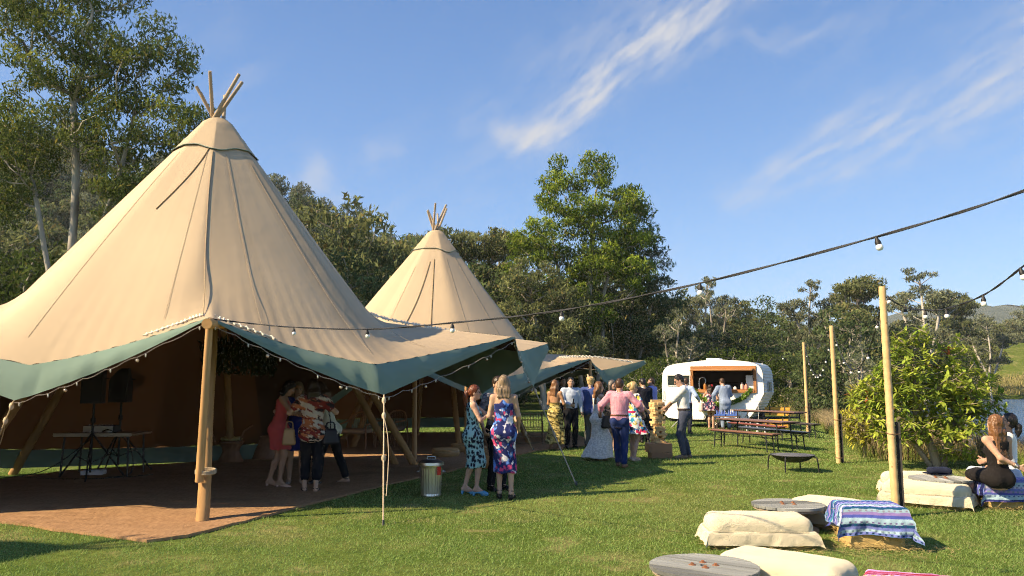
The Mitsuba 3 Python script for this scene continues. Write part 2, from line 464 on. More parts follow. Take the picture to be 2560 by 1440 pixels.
    rim = C[-1] + np.stack([np.cos(ang), np.sin(ang), 0 * ang - .3], -1) * .012
    put(cap, 'trim', tube(np.vstack([rim, rim[:2]]), .008, 5, False), 'm_satin', GREEN * .9, label='dark green piping')
    CANVAS[t] = (P, S, E, ang, cap)
    for a in poles:
        foot = V(a[0], a[1], 0)
        top = V(O[0], O[1], z0 + .02)
        dirn = (top - foot) / np.linalg.norm(top - foot)
        off = np.cross(dirn, V(0, 0, 1))
        off = off / np.linalg.norm(off) * .09
        end = top + off + dirn * a[2]
        pts = line(foot + off * .3, end, 40)
        pts += (wob(np.stack([np.arange(40) * .2, 0 * np.arange(40), 0 * np.arange(40) + a[0]], -1), 1, 5) - .5)[:, None] * .03
        grey = lambda v, z0=z0: np.where((v[:, 2] > z0)[:, None], V(.42, .33, .23), WOOD) * (.7 + .5 * wob(v * V(14, 14, 2), 1, 3))[:, None]
        put(t, 'pole', tube(pts, np.linspace(.076, .027, 40), 10), 'm_matte', grey, 40)
    return t


O1 = away(545, 300, 12.8)
O2 = away(1090, 580, 22.3)
Z0 = O1[2] - .02
O0 = V(-11.95, 5.0, 0)


def px(x, y, depth, val, p):
    q = away(x, y, depth)
    return (q[0], q[1], q[2], val, p)


def rel(O, ang, r, z, val, p): return (O[0] + r * math.cos(math.radians(ang)), O[1] + r * math.sin(math.radians(ang)), z, val, p)


PA = px(522, 797, 9.45, .02, (1.22, .30))       # lifted edge over the front pole
PC0, PC1 = px(35, 1001, 9.7, .46, (1.24, .5)), px(960, 987, 10.6, .43, (1.24, .48))
PB = px(1288, 846, 13.6, .03, (1.28, .10))
PC2 = px(1334, 968, 15.2, .72, (1.3, .12))
PD = px(1374, 872, 16.6, .12, (1.3, .08))
W_ = lambda z0, z, r: (((z0 - z) / r), .2)
ctrl1 = [PC0, PA, PC1, PB, PC2, PD, rel(O1, 42, 5.75, 1.40, .95, (1.3, .1)), rel(O1, 64, 5.4, 2.2, .03, (1.3, .1)), rel(O1, 95, 4.4, .02, .35, (1.2, .9)), rel(O1, 125, 4.2, .02, .35, (1.25, 1)), rel(O1, 160, 4.3, .13, .35, (1.2, 1)),
         rel(O1, 182, 4.7, .5, .3, (1.2, .6)), rel(O1, 212, 5.2, 2.4, .03, (1.24, .13))]
segs1 = [(30, .10, .05), (34, .12, .05), (34, .12, .04), (18, .05, .05), (14, .05, .02), (14, .05, .0), (14, .05, .0), (14, .1, 0), (12, .05, 0), (12, .05, 0), (12, 0, 0), (10, 0, 0), (12, .1, 0)]
FA = at(500, 1308)
R1 = [(FA[0], FA[1], .62), (at(1040, 1165)[0], at(1040, 1165)[1], .62), (O1[0] + 2.6, O1[1] + 3.3, .5), (O1[0] - .9, O1[1] + 4.0, .8), (O1[0] - 4.0, O1[1] + 1.7, .85), (O1[0] - 3.5, O1[1] - .5, .75)]
T1 = tipi('largest canvas tipi, in front, with its sides lifted on poles', O1, Z0, ctrl1, segs1, R1, .13, 'linked canvas tipis', -1.2)

PF = px(1228, 1008, 18.6, .55, (1.2, .5))
PC = px(1476, 899, 22.4, .03, (1.28, .1))
PC3 = px(1519, 962, 23.2, .45, (1.28, .1))
PH = px(1616, 910, 23.9, .12, (1.28, .06))
ctrl2 = [PF, PC, PC3, PH, rel(O2, 50, 5.0, 1.6, .2, (1.25, .3)), rel(O2, 80, 4.6, .16, .35, (1.2, 1)), rel(O2, 130, 4.4, .16, .35, (1.2, 1)), rel(O2, 180, 4.6, .16, .35, (1.2, 1)), rel(O2, 215, 4.8, .1, .35, (1.2, 1)), rel(O2, 238, 5.4, .9, .3, (1.2, .6)), rel(O2, 262, 5.4, 2.25, .03, (1.2, .12))]
segs2 = [(30, .1, .03), (16, .03, .02), (16, .03, .02), (14, .2, 0), (12, 0, 0), (12, 0, 0), (12, 0, 0), (12, 0, 0), (12, .05, 0), (10, .05, 0), (12, .1, 0)]
R2 = [(O2[0] + 2.7 * math.cos(a), O2[1] + 2.7 * math.sin(a), l) for a, l in ((-1.25, .6), (-.25, .7), (.8, .6), (1.85, .8), (2.9, .8), (3.95, .75))]
T2 = tipi('smaller looking canvas tipi behind the first, linked to its right side', O2, Z0 - .05, ctrl2, segs2, R2, .13, 'linked canvas tipis', -1.0)

ctrl0 = [rel(O0, a, r, z, v, (1.15, q)) for a, r, z, v, q in ((-100, 4.6, 1.5, .4, .5), (-70, 4.2, 2.3, .03, .3), (-40, 4.6, 1.5, .4, .5), (-8, 4.2, 1.5, .4, .5), (25, 4.3, 1.5, .4, .5), (60, 4.3, .2, .3, 1), (110, 4.2, .16, .3, 1), (160, 4.2, .16, .3, 1), (210, 4.3, .16, .3, 1), (240, 4.2, 2.2, .03, .3))]
R0 = [(O0[0] + 3.3 * math.cos(a), O0[1] + 3.3 * math.sin(a), l) for a, l in ((-1.2, .6), (-.2, .6), (.85, .6), (1.9, .5), (2.95, .6), (4.0, .6))]
T0 = tipi('canvas tipi standing left of the front tipi', O0, Z0, ctrl0, [(12, .1, 0)] * 10, R0, .13, 'linked canvas tipis')


# the closed side wall towards the neighbouring tipi: sun glows through it
wa = np.radians(np.linspace(172, 228, 40))
rows = []
for u in np.linspace(0, 1, 14):
    r_ = 4.75 - .35 * u + .03 * np.sin(wa * 40) * (1 - u)
    rows.append(np.stack([O1[0] + r_ * np.cos(wa), O1[1] + r_ * np.sin(wa), .14 + .03 * np.sin(wa * 9) + u * 2.45], -1))
rows = np.array(rows)
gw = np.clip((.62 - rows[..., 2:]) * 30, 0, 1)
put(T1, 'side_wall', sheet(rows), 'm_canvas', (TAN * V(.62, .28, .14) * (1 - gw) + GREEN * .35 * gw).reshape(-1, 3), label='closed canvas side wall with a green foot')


def side_pole(label, foot, top, r=.06, base='side_pole'):
    t = thing(base, label, 'tent pole', 'poles that lift the canvas edges')
    put(t, 'shaft', tube(line(foot, top, 24), np.linspace(r, r * .85, 24), 10), 'm_satin', wood(WOOD * 1.15, 2, 3), 40)
    return t


# the front pole: side pole lashed to the inclined tipi pole
sp = side_pole('slim golden pole lashed to the thick front pole of the large tipi', at(487, 1305) * V(1, 1, 0) + V(.02, .03, .46), V(PA[0], PA[1] + .03, PA[2] - .05), .05)
for k in range(3):
    a = np.linspace(0, 2 * PI, 20)
    c = at(496, 1305) * V(1, 1, 0) + V(.03, .08, .56 + .016 * k)
    put(sp, 'lashing', tube(np.stack([c[0] + .118 * np.cos(a), c[1] + .088 * np.sin(a), c[2] + .012 * np.sin(a)], -1), .011, 5), 'm_matte', (.36, .29, .2))
put(sp, 'end_log', tube([V(PA[0] + .04, PA[1] - .16, PA[2] - .07), V(PA[0] + .0, PA[1] + .5, PA[2] - .02)], .062, 12), 'm_matte', wood(WOOD * 1.2, 1, 8), 40)
b0 = at(1036, 1152)
side_pole('pole standing beside the slanting pole behind the metal bin', b0, V(b0[0] - .02, b0[1], 2.15), .055)
b1 = at(1165, 1140)
side_pole('thin upright pole behind the red haired woman', b1, V(b1[0], b1[1], 2.2), .045)
side_pole('pole at the far end of the second tipi opening', V(PC[0], PC[1] + .05, 0), V(PC[0], PC[1] + .05, PC[2] - .03), .05)


def guy(label, top, foot, slack=True, r=.009, col=(.50, .40, .28)):
    t = thing('guy_rope', label, 'rope', 'guy ropes of the tipis')
    top, foot = np.asarray(top, float), np.asarray(foot, float)
    put(t, 'rope', tube(line(top, foot, 16), r, 6), 'm_matte', tone(col, 30, .4))
    for k, f in enumerate((.05, .18, .52)):
        c = top + (foot - top) * f
        m = trimesh.creation.icosphere(2, .028)
        m.apply_scale([1, 1, 1.7])
        m.apply_translation(c)
        put(t, 'knot', m, 'm_matte', V(*col) * (1.25 if k < 2 else .9))
    if slack:
        put(t, 'loose_end', tube(spline([top + (foot - top) * .18, top + (foot - top) * .35 + V(.05, 0, 0), top + (foot - top) * .55 + V(.06, 0, 0), top + (foot - top) * .8 + V(.035, 0, 0)], 8), r * .7, 5), 'm_matte', V(*col) * .8)
    put(t, 'peg', tube([foot + V(0, 0, .06), foot - V(0, 0, .1)], .016, 6), 'm_satin', (.1, .1, .1))


ed = lambda p: V(p[0], p[1], p[2])
guy('straight tan guy rope at the corner left of the metal bin', ed(PC1), at(958, 1313))
guy('guy rope with frayed cord at the left corner of the front tipi', ed(PC0), at(-70, 1250))
guy('slanting guy rope below the teal flap, beside the guests', ed(PC2), at(1441, 1213), False, .012)
guy('short guy rope behind the woman in the blue floral dress', V(ed(PF)[0] + .55, ed(PF)[1] - 3.1, 1.1), at(1333, 1128), False, .011)

# lacing along the seams between neighbouring canvases
def lacing(label, pts, w=.05, n=26):
    t = thing('lacing', label, 'lacing', 'pale lacing on the canvas seams')
    q = spline([V(*p) for p in pts], 14)
    put(t, 'cord', tube(q, w * .38, 5), 'm_matte', tone((.72, .66, .54), 20, .4))
    for i in np.linspace(1, len(q) - 2, n).astype(int):
        d = q[i + 1] - q[i - 1]
        s = np.cross(d, V(0, -.6, 1))
        s /= np.linalg.norm(s)
        put(t, 'loop', tube(line(q[i] - s * w * 1.4, q[i] + s * w * 1.4 + d * .35, 2), .014, 5), 'm_matte', (.7, .64, .52))


def on_canvas(key, angle, t):
    """A point on a tipi's canvas at this angle (degrees) and this share of the way from apex to seam."""
    P, S, E, ang, _ = CANVAS[key]
    j = int(np.argmin(np.abs(np.angle(np.exp(1j * (ang - math.radians(angle)))))))
    q = np.array([np.interp(t, np.linspace(0, 1, len(P)), P[:, j, a]) for a in range(3)])
    o = q - P[0].mean(0)
    return q + V(o[0], o[1], abs(np.linalg.norm(o[:2]))) / np.linalg.norm(o) * .008


def cord(key, angs, ts, r=.011, col=(.25, .18, .1), base='rope', parent=None):
    q = np.array([on_canvas(key, a, t) for a, t in zip(np.linspace(*angs, 24), np.linspace(*ts, 24))])
    q = ndimage.gaussian_filter1d(q, 2.5, axis=0, mode='nearest')
    return put(parent or key, base, tube(q, r, 5), 'm_matte', col)


def angle_of(key, p): return math.degrees(math.atan2(p[1] - CANVAS[key][0][0].mean(0)[1], p[0] - CANVAS[key][0][0].mean(0)[0]))


aA, aC1, aB, aC0 = (angle_of(T1, p) for p in (PA, PC1, PB, PC0))
for key, angs in ((T1, [aC0 - 4, aA - 9, aA + 12, aC1 + 3, aC1 + 24]), (T2, [-112, -66, -44, -12])):
    for a in angs:
        cord(key, (a, a), (.16, .97), 0.0026, TAN * .82, 'seam')
cord(T1, (aA - 6, aC0 + 10), (.15, .52), .010)
cord(T1, (aA - 3.5, aA), (.15, .985), .007, (.36, .27, .17))
cord(T2, (-92, -112), (.15, .8), .012)
cord(T2, (-88, -88), (.15, .9), .012)
lacing('pale lacing around the peak over the thick front pole', [on_canvas(T1, aA - 13, .985), on_canvas(T1, aA - 5, .965), on_canvas(T1, aA, .93), on_canvas(T1, aA + 5, .965), on_canvas(T1, aA + 14, .985)], .026, 26)
rs = [away(872, 762, 13.2), away(960, 795, 13.4), away(1060, 815, 13.5), away(1150, 832, 13.5), away(1235, 848, 13.6)]
lacing('long pale lacing down the right side of the front tipi', rs, .036, 40)
lacing('pale lacing on the roof right of the teal flap', [away(1400, 893, 21.6), away(1440, 891, 22), away(1500, 893, 22.4), away(1580, 905, 23.5)], .045, 18)

# coir floor
mat = sg.Polygon([tuple(at(*p)[:2]) for p in ((-300, 1290), (0, 1308), (150, 1330), (368, 1357), (470, 1345), (565, 1320), (760, 1268), (960, 1216), (1100, 1186), (1200, 1160), (1345, 1128))] + [(2.2, 21), (2.0, 26), (-5, 26.0), (-5.2, 18), (-6.5, 16.4), (-8.2, 14.9), (-9.2, 11)])
edge_ = np.array(mat.exterior.segmentize(.12).coords)[:-1]
edge_ += (np.stack([wob(np.c_[edge_, 0 * edge_[:, 0]], 4, 61), wob(np.c_[edge_, 0 * edge_[:, 0]], 4, 62)], -1) - .5) * .10
mat = sg.Polygon(edge_).buffer(0)
mv = trimesh.creation.extrude_polygon(mat, .015, engine='earcut')
mv = trimesh.Trimesh(*trimesh.remesh.subdivide_to_size(mv.vertices, mv.faces, .3), process=False)
mv.vertices[:, 2] += .026 * wob(mv.vertices * V(1, 1, 0), 1.6, 3) * (mv.vertices[:, 2] > .01) + .003
put(None, 'coir_floor', mv, 'm_coir', None, 30, 'brown coir matting spread under the tipis', kind='structure')
# ---------------------------------------------------------------- trees
def skeleton(seed, trunks, clumps, r_tip=.02, wander=.12):
    """Nodes of a tree: trunk polylines, then a branch to each clump centre from the nearest wood below it. Returns paths with radii."""
    g = np.random.default_rng(seed)
    pos, par, load = [], [], []
    for tr in trunks:
        q = spline([V(*p) for p in tr], 6)
        for k, p in enumerate(q):
            pos.append(p)
            par.append(len(pos) - 2 if k else -1)
    base = V(*trunks[0][-1])
    order = np.argsort([np.linalg.norm(c - base) for c in clumps])
    ends, paths = [], []
    for i in order:
        c = clumps[i]
        A = np.array(pos)
        d = c - A
        h = np.hypot(d[:, 0], d[:, 1])
        cost = np.linalg.norm(d, axis=1) + 2.2 * np.maximum(0, .55 * h - d[:, 2]) + (A[:, 2] < .18 * base[2]) * 6
        j = int(np.argmin(cost))
        p0 = pos[j]
        L = np.linalg.norm(c - p0)
        k = max(2, int(L / .45))
        mid = (p0 + c) / 2 + V(0, 0, -.12 * L) + g.normal(0, wander, 3) * L
        prev = j
        for t in np.linspace(0, 1, k + 1)[1:]:
            pos.append((1 - t)**2 * p0 + 2 * t * (1 - t) * mid + t * t * c + g.normal(0, .025, 3) * min(L, 1.5))
            par.append(prev)
            prev = len(pos) - 1
        ends.append(prev)
    pos, par = np.array(pos), np.array(par)
    r = np.zeros(len(pos))
    r[ends] = r_tip ** 2.2
    for i in range(len(pos) - 1, -1, -1):
        if r[i] == 0:
            r[i] = r_tip ** 2.2
        if par[i] >= 0:
            r[par[i]] += r[i]
    return pos, par, r ** (1 / 2.2)


def wood_mesh(pos, par, r, sides=6, col=(.36, .33, .28), dark=(.10, .085, .07), seed=0, rmin=.0, rscale=1.0):
    kids = [[] for _ in pos]
    for i, p in enumerate(par):
        if p >= 0:
            kids[p].append(i)
    ms = []
    starts = [i for i in range(len(pos)) if par[i] < 0] + [k for ks in kids for k in sorted(ks, key=lambda q: -r[q])[1:]]
    for s in starts:
        path = ([par[s]] if par[s] >= 0 else []) + [s]
        while kids[path[-1]]:
            path.append(max(kids[path[-1]], key=lambda q: r[q]))
        if len(path) < 2 or r[path[1]] * rscale < rmin:
            continue
        rr = r[path].copy()
        if par[s] >= 0:
            rr[0] = rr[1]
        n = sides if rr[0] * rscale > .05 else 4
        ms.append(tube(pos[path], rr * rscale, n, False))
    m = join(ms)
    v = np.asarray(m.vertices)
    w = wob(v * V(5, 5, 1.2), 1, seed)[:, None]
    c = V(*col) * (.75 + .5 * w)
    k = np.clip((wob(v * V(2, 2, .6), 1, seed + 9)[:, None] - .52) * 5, 0, 1)
    return m, c * (1 - k) + V(*dark) * k


def leaf_mesh(seed, centers, radii, count, size, cols, droop=.6, flat=.7, young=.5, shade=.25, aspect=.3):
    """Leaves as slim diamonds in clumps: centers (n, 3), radii (n,), count leaves in each; cols: (old leaf, young leaf, yellowed leaf)."""
    g = np.random.default_rng(seed)
    n = len(centers)
    cnt = np.maximum((count * (np.asarray(radii) / np.mean(radii)) ** 2).astype(int), 6)
    idx = np.repeat(np.arange(n), cnt)
    N = len(idx)
    d = g.normal(size=(N, 3))
    d /= np.linalg.norm(d, axis=1, keepdims=True)
    rad = g.random(N) ** .42
    off = d * rad[:, None] * V(1, 1, flat)
    c = np.asarray(centers)[idx] + off * np.asarray(radii)[idx][:, None] * (1 + .35 * (wob(np.asarray(centers)[idx] + d * 1.3, 2.0, seed) - .5)[:, None] * 2)
    ax = g.normal(size=(N, 3)) + V(0, 0, -droop * 2)
    ax /= np.linalg.norm(ax, axis=1, keepdims=True)
    w = np.cross(ax, g.normal(size=(N, 3)))
    w /= np.linalg.norm(w, axis=1, keepdims=True)
    L = size * (.6 + .8 * g.random(N))[:, None]
    W = L * aspect * .5
    v = np.stack([c - ax * L * .5, c + w * W, c + ax * L * .5, c - w * W], 1).reshape(-1, 3)
    b = np.arange(N)[:, None] * 4
    f = np.vstack([b + [0, 1, 2], b + [0, 2, 3]])
    cl = g.random(n)[idx]
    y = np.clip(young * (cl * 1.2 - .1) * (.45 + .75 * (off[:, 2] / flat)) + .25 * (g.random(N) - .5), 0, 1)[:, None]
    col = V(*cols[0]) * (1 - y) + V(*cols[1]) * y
    k = (g.random(N) < .06)[:, None]
    col = np.where(k, V(*cols[2]), col) * (.8 + .4 * g.random(N))[:, None] * (.82 + .36 * g.random(n)[idx])[:, None]
    return trimesh.Trimesh(v, f, process=False), np.repeat(col, 4, 0)


def spread(seed, n, envelope, gap):
    """Clump centres: random points that the envelope accepts, none nearer than gap."""
    g = np.random.default_rng(seed)
    out = []
    lo, hi, fn = envelope
    for _ in range(n * 60):
        p = lo + g.random(3) * (np.asarray(hi) - lo)
        if fn(p) and all(np.sum((p - q)**2) > gap * gap for q in out):
            out.append(p)
            if len(out) >= n:
                break
    return np.array(out)


def blobs(parts):
    """An envelope that is a union of ellipsoids (x, y, z, rx, ry, rz); clumps lie near their surface as well as inside."""
    A = np.array(parts, float)
    lo, hi = (A[:, :3] - A[:, 3:]).min(0), (A[:, :3] + A[:, 3:]).max(0)
    return lo, hi, lambda p: bool((np.sum(((p - A[:, :3]) / A[:, 3:])**2, 1) < 1).any())


GUM = ((.085, .115, .035), (.25, .28, .05), (.28, .22, .05))
OLIVE = ((.125, .15, .07), (.24, .255, .10), (.25, .2, .08))
BRIGHT = ((.09, .14, .025), (.27, .35, .045), (.3, .3, .06))
DARK = ((.075, .11, .05), (.15, .195, .07), (.16, .15, .06))
GREYG = ((.15, .175, .11), (.26, .28, .165), (.22, .19, .1))


def plant_tree(base, label, cat, loc, seed, trunks, env, nclump, gap, crad, count, size, cols, group=None, bark=(.40, .37, .32), rscale=1.0, rz=0.0, r_tip=.02, rmin=0.0, **k):
    t = thing(base, label, cat, group)
    cl = spread(seed, nclump, env, gap)
    pos, par, r = skeleton(seed, trunks, cl, r_tip)
    wm, wc = wood_mesh(pos, par, r, 8, bark, seed=seed, rscale=rscale, rmin=rmin)
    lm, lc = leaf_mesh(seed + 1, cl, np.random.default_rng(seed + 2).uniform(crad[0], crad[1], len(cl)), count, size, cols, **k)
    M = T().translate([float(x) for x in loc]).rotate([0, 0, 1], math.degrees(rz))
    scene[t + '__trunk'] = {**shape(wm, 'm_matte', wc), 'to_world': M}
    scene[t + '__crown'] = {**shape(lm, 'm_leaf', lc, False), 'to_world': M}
    return t


def base_at(px_, depth):
    x = (px_ - 1280) / FOC * depth
    return V(x, depth, float(land(np.array([x]), np.array([depth]))[0]) - .15)


# the tall gum behind the front tipi: several pale stems, open crown in clusters
b = base_at(150, 34)
plant_tree('gum_tree', 'tall gum with several pale stems rising behind the front tipi', 'tree', b, 11,
           [[(0, 0, 0), (-.1, .1, 4), (.25, 0, 7.5), (.1, .2, 11), (-.3, .2, 15)], [(.25, .1, 0), (.6, .2, 3.5), (1.0, .1, 7), (1.9, .3, 10.5), (2.6, .2, 14)], [(-.2, .2, 0), (-.5, .4, 4.5), (-1.2, .3, 8), (-2.0, .2, 11.5)], [(.5, .2, .2), (1.4, .5, 4.8), (2.6, .8, 7.6), (3.9, .6, 9.6)]],
           blobs([(-2.6, 0, 12.3, 2.4, 2.4, 2.2), (-.6, 0, 16.5, 2.6, 2.6, 2.6), (2.5, 0, 15.6, 2.6, 2.4, 2.2), (4.3, 0, 12.8, 1.8, 2.0, 2.0), (1.3, 0, 12.6, 2.2, 2.4, 1.8), (5.0, 0, 10.0, 1.5, 1.6, 1.3), (2.4, .3, 9.8, 1.8, 1.8, 1.2), (-2.9, 0, 9.6, 1.8, 1.8, 1.2), (3.9, 0, 7.7, 1.6, 1.5, 1.0), (-.6, 0, 19.0, 3.5, 2.5, 2.0)]),
           200, .70, (.5, .95), 230, .22, ((.10, .135, .04), (.30, .33, .06), (.3, .25, .06)), rscale=1.25, young=.75, flat=.75, r_tip=.017)
# the bright gum behind the second tipi
b = base_at(1470, 50)
plant_tree('gum_tree', 'large bright green gum standing behind the second tipi', 'tree', b, 23,
           [[(0, 0, 0), (.1, 0, 3), (.1, .1, 6.5), (.3, 0, 10), (.6, .1, 14)], [(.3, .2, 0), (.9, .1, 4), (1.0, .1, 7), (2.0, .2, 10.5)], [(-.2, .1, 0), (-.8, .2, 4), (-1.7, .1, 8), (-2.4, 0, 12)], [(.6, .2, 0), (1.6, .3, 3.2), (1.5, .2, 5.6)]],
           blobs([(.5, 0, 14.4, 1.2, 1.5, 1.8), (-1.9, 0, 14.2, 1.2, 1.5, 1.6), (2.1, 0, 12.8, 1.7, 1.8, 1.5), (-.3, 0, 11.9, 2.4, 2.2, 1.5), (-3.2, 0, 10.6, 1.6, 1.8, 1.8), (-4.0, 0, 8.4, 1.4, 1.6, 1.4), (.8, -.4, 6.6, 1.3, 1.0, .8), (-.4, -.5, 5.8, 1.2, 1.0, .8), (2.9, 0, 11.2, 1.6, 1.8, 1.4), (.4, 0, 9.6, 2.6, 2, 1.6), (-1.6, -.3, 7.6, 1.8, 1.6, 1.5), (2.4, 0, 8.6, 1.7, 1.6, 1.3)]),
           165, .78, (.5, .95), 190, .26, BRIGHT, rscale=1.15, young=.95, flat=.72, r_tip=.02)
b = base_at(1560, 54)
plant_tree('gum_tree', 'dark dense gum leaning right behind the bright green gum', 'tree', b, 29,
           [[(0, 0, 0), (.2, 0, 4), (.8, .1, 8), (1.2, 0, 10.5)], [(.3, 0, 0), (1.2, .1, 4), (2.0, .2, 7)]],
           blobs([(.6, 0, 10, 2.3, 2.0, 2.0), (2.0, 0, 7.6, 1.9, 1.8, 2.2), (-.8, 0, 7.6, 2.2, 2.0, 2.0), (.6, 0, 5.0, 2.6, 2.2, 1.8), (1.4, 0, 3, 2.2, 2, 1.2)]),
           110, .75, (.55, .9), 140, .28, DARK, rscale=1.0, young=.6)
b = base_at(1360, 47)
plant_tree('gum_tree', 'tangled olive tree left of the bright green gum, bare twigs showing', 'tree', b, 31,
           [[(0, 0, 0), (-.2, 0, 3), (-.6, .1, 6), (-1.0, 0, 8)], [(.2, 0, 0), (.9, .1, 3), (1.4, .2, 5.4)]],
           blobs([(-.8, 0, 7.4, 1.8, 1.6, 1.6), (.6, 0, 5.8, 2.2, 1.8, 1.7), (-1.6, 0, 4.8, 1.9, 1.6, 1.6), (0, 0, 3.2, 2.8, 2.0, 1.2), (2.2, 0, 3.8, 1.6, 1.5, 1.2)]),
           120, .6, (.4, .7), 130, .26, OLIVE, rscale=1.3, young=.8)

# kinds of tree that stand in the rows behind, each built once or twice and set out as separate trees
KINDS = {}


def kind(name, seed, trunks, env, nclump, gap, crad, count, size, cols, bark=(.36, .33, .28), rscale=1.0, r_tip=.022, **k):
    cl = spread(seed, nclump, env, gap)
    pos, par, r = skeleton(seed, trunks, cl, r_tip)
    wm, wc = wood_mesh(pos, par, r, 6, bark, seed=seed, rscale=rscale)
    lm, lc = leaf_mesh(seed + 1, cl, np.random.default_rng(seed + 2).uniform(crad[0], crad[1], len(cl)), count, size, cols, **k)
    KINDS[name] = (shape(wm, 'm_matte', wc), shape(lm, 'm_leaf', lc, False))


# each kind is about 10 m tall
kind('bushy', 41, [[(0, 0, 0), (.1, 0, 3), (-.2, .1, 6), (.1, 0, 8)], [(.2, 0, 0), (.8, .2, 3.5), (1.3, 0, 6)]], blobs([(0, 0, 8.4, 1.8, 1.8, 1.6), (-1.5, 0, 6.4, 1.7, 1.7, 1.6), (1.6, 0, 6.2, 1.6, 1.7, 1.6), (0, 0, 4, 2.6, 2.4, 1.7), (.3, 0, 2, 2.6, 2.4, 1.2)]), 110, .7, (.45, .85), 76, .34, OLIVE, young=.9)
kind('dense', 43, [[(0, 0, 0), (.2, .1, 3), (0, 0, 6), (.2, 0, 8)]], blobs([(0, 0, 8, 1.9, 1.9, 1.9), (-1.3, .3, 5.6, 2.0, 1.9, 1.9), (1.4, -.2, 5.4, 2.1, 1.9, 2.0), (0, 0, 3, 2.9, 2.6, 1.8), (0, 0, 1.2, 2.7, 2.5, 1.1)]), 120, .7, (.5, .95), 74, .34, DARK, young=.8)
kind('sparse', 47, [[(0, 0, 0), (.15, 0, 3), (-.15, .1, 6), (.1, 0, 9.2)], [(.1, 0, 3), (.9, .1, 5.2), (1.7, 0, 7.6)], [(0, .1, 2.6), (-.8, 0, 5), (-1.5, .2, 7.2)]], blobs([(.1, 0, 9.0, .9, .9, 1.0), (-1.6, 0, 7.4, 1.1, 1.1, .8), (1.8, 0, 7.6, 1.2, 1.1, .8), (.5, 0, 6.2, 1.0, 1.0, .6), (-.7, 0, 5.0, 1.1, 1, .5), (2.6, 0, 5.6, 1.0, 1, .5)]), 60, .5, (.28, .55), 75, .25, GREYG, bark=(.46, .43, .38), rscale=1.15, young=.8, flat=.6)
kind('umbrella', 53, [[(0, 0, 0), (.1, 0, 4), (-.2, .1, 7), (-.5, 0, 8.4)], [(.1, 0, 3.4), (.9, .1, 6.2), (1.6, 0, 8.4)]], blobs([(-.9, 0, 9.0, 1.7, 1.5, .75), (1.7, 0, 8.9, 1.6, 1.5, .8), (.5, 0, 7.4, 1.7, 1.5, .5), (-1.8, 0, 6.6, 1.2, 1.2, .45), (2.4, 0, 6.6, 1.2, 1.2, .5)]), 75, .55, (.4, .7), 100, .26, OLIVE, bark=(.3, .26, .21), rscale=1.1, young=.9, flat=.55)
kind('rounded', 59, [[(0, 0, 0), (0, .1, 1.6), (.1, 0, 3)], [(.1, 0, 0), (.9, .1, 1.9)], [(-.1, 0, 0), (-.9, .2, 1.9)]], blobs([(0, 0, 3.0, 2.2, 2.0, 1.6), (-1.7, 0, 2.0, 1.8, 1.6, 1.4), (1.7, 0, 2.0, 1.8, 1.6, 1.4), (0, 0, 1, 3, 2.4, .9)]), 110, .5, (.4, .65), 90, .2, ((.045, .07, .018), (.10, .14, .032), (.1, .1, .03)), young=1.0)
kind('bare', 61, [[(0, 0, 0), (.2, 0, 2.5), (.1, .1, 5), (.4, 0, 8)], [(0, 0, 1.2), (-.9, .1, 4), (-1.5, 0, 7)], [(.1, 0, 1.0), (1.3, .1, 3.6), (2.2, 0, 6.2)]], blobs([(.3, 0, 8.4, 1, 1, 1.2), (-1.6, 0, 7, 1.2, 1.2, 1.2), (2.2, 0, 6, 1.2, 1.2, 1.2), (0, 0, 5, 1.5, 1.4, 1.5)]), 70, .5, (.25, .5), 38, .24, GREYG, bark=(.50, .46, .40), rscale=1.3, young=.7)
# far kinds in fewer, larger leaves, for the woods on the hill
for nm, sd, cs in (('far_olive', 71, OLIVE), ('far_dark', 73, DARK), ('far_grey', 79, GREYG)):
    kind(nm, sd, [[(0, 0, 0), (.1, 0, 4), (0, .1, 7)]], blobs([(0, 0, 8, 1.9, 1.9, 1.7), (-1.2, .3, 5.6, 1.9, 1.8, 1.6), (1.3, -.2, 5.6, 1.9, 1.8, 1.7), (0, 0, 3, 2.3, 2.2, 1.6)]), 60, .8, (.7, 1.1), 45, .62, cs, young=.9)


def stand(kind_, label, px_, depth, top_px, group=None, wide=1.0, rz=None, base='tree', cat='tree', seed=0):
    """A tree of this kind at this place, its top as high as that pixel row."""
    b = base_at(px_, depth)
    top = away(px_, top_px, depth)[2]
    native = {'rounded': 4.6, 'bare': 9.6}.get(kind_, 10.0)
    s = max(.2, (top - b[2]) / native)
    g = random.Random(int(px_ * 7 + depth * 13))
    M = T().translate([float(q) for q in b]).rotate([0, 0, 1], math.degrees(g.uniform(0, 6.28) if rz is None else rz)).scale([s * wide, s * wide, s])
    t = thing(base, label, cat, group)
    for part, sh in zip(('trunk', 'crown'), KINDS[kind_]):
        scene[f'{t}__{part}'] = {**sh, 'to_world': M}
    return t


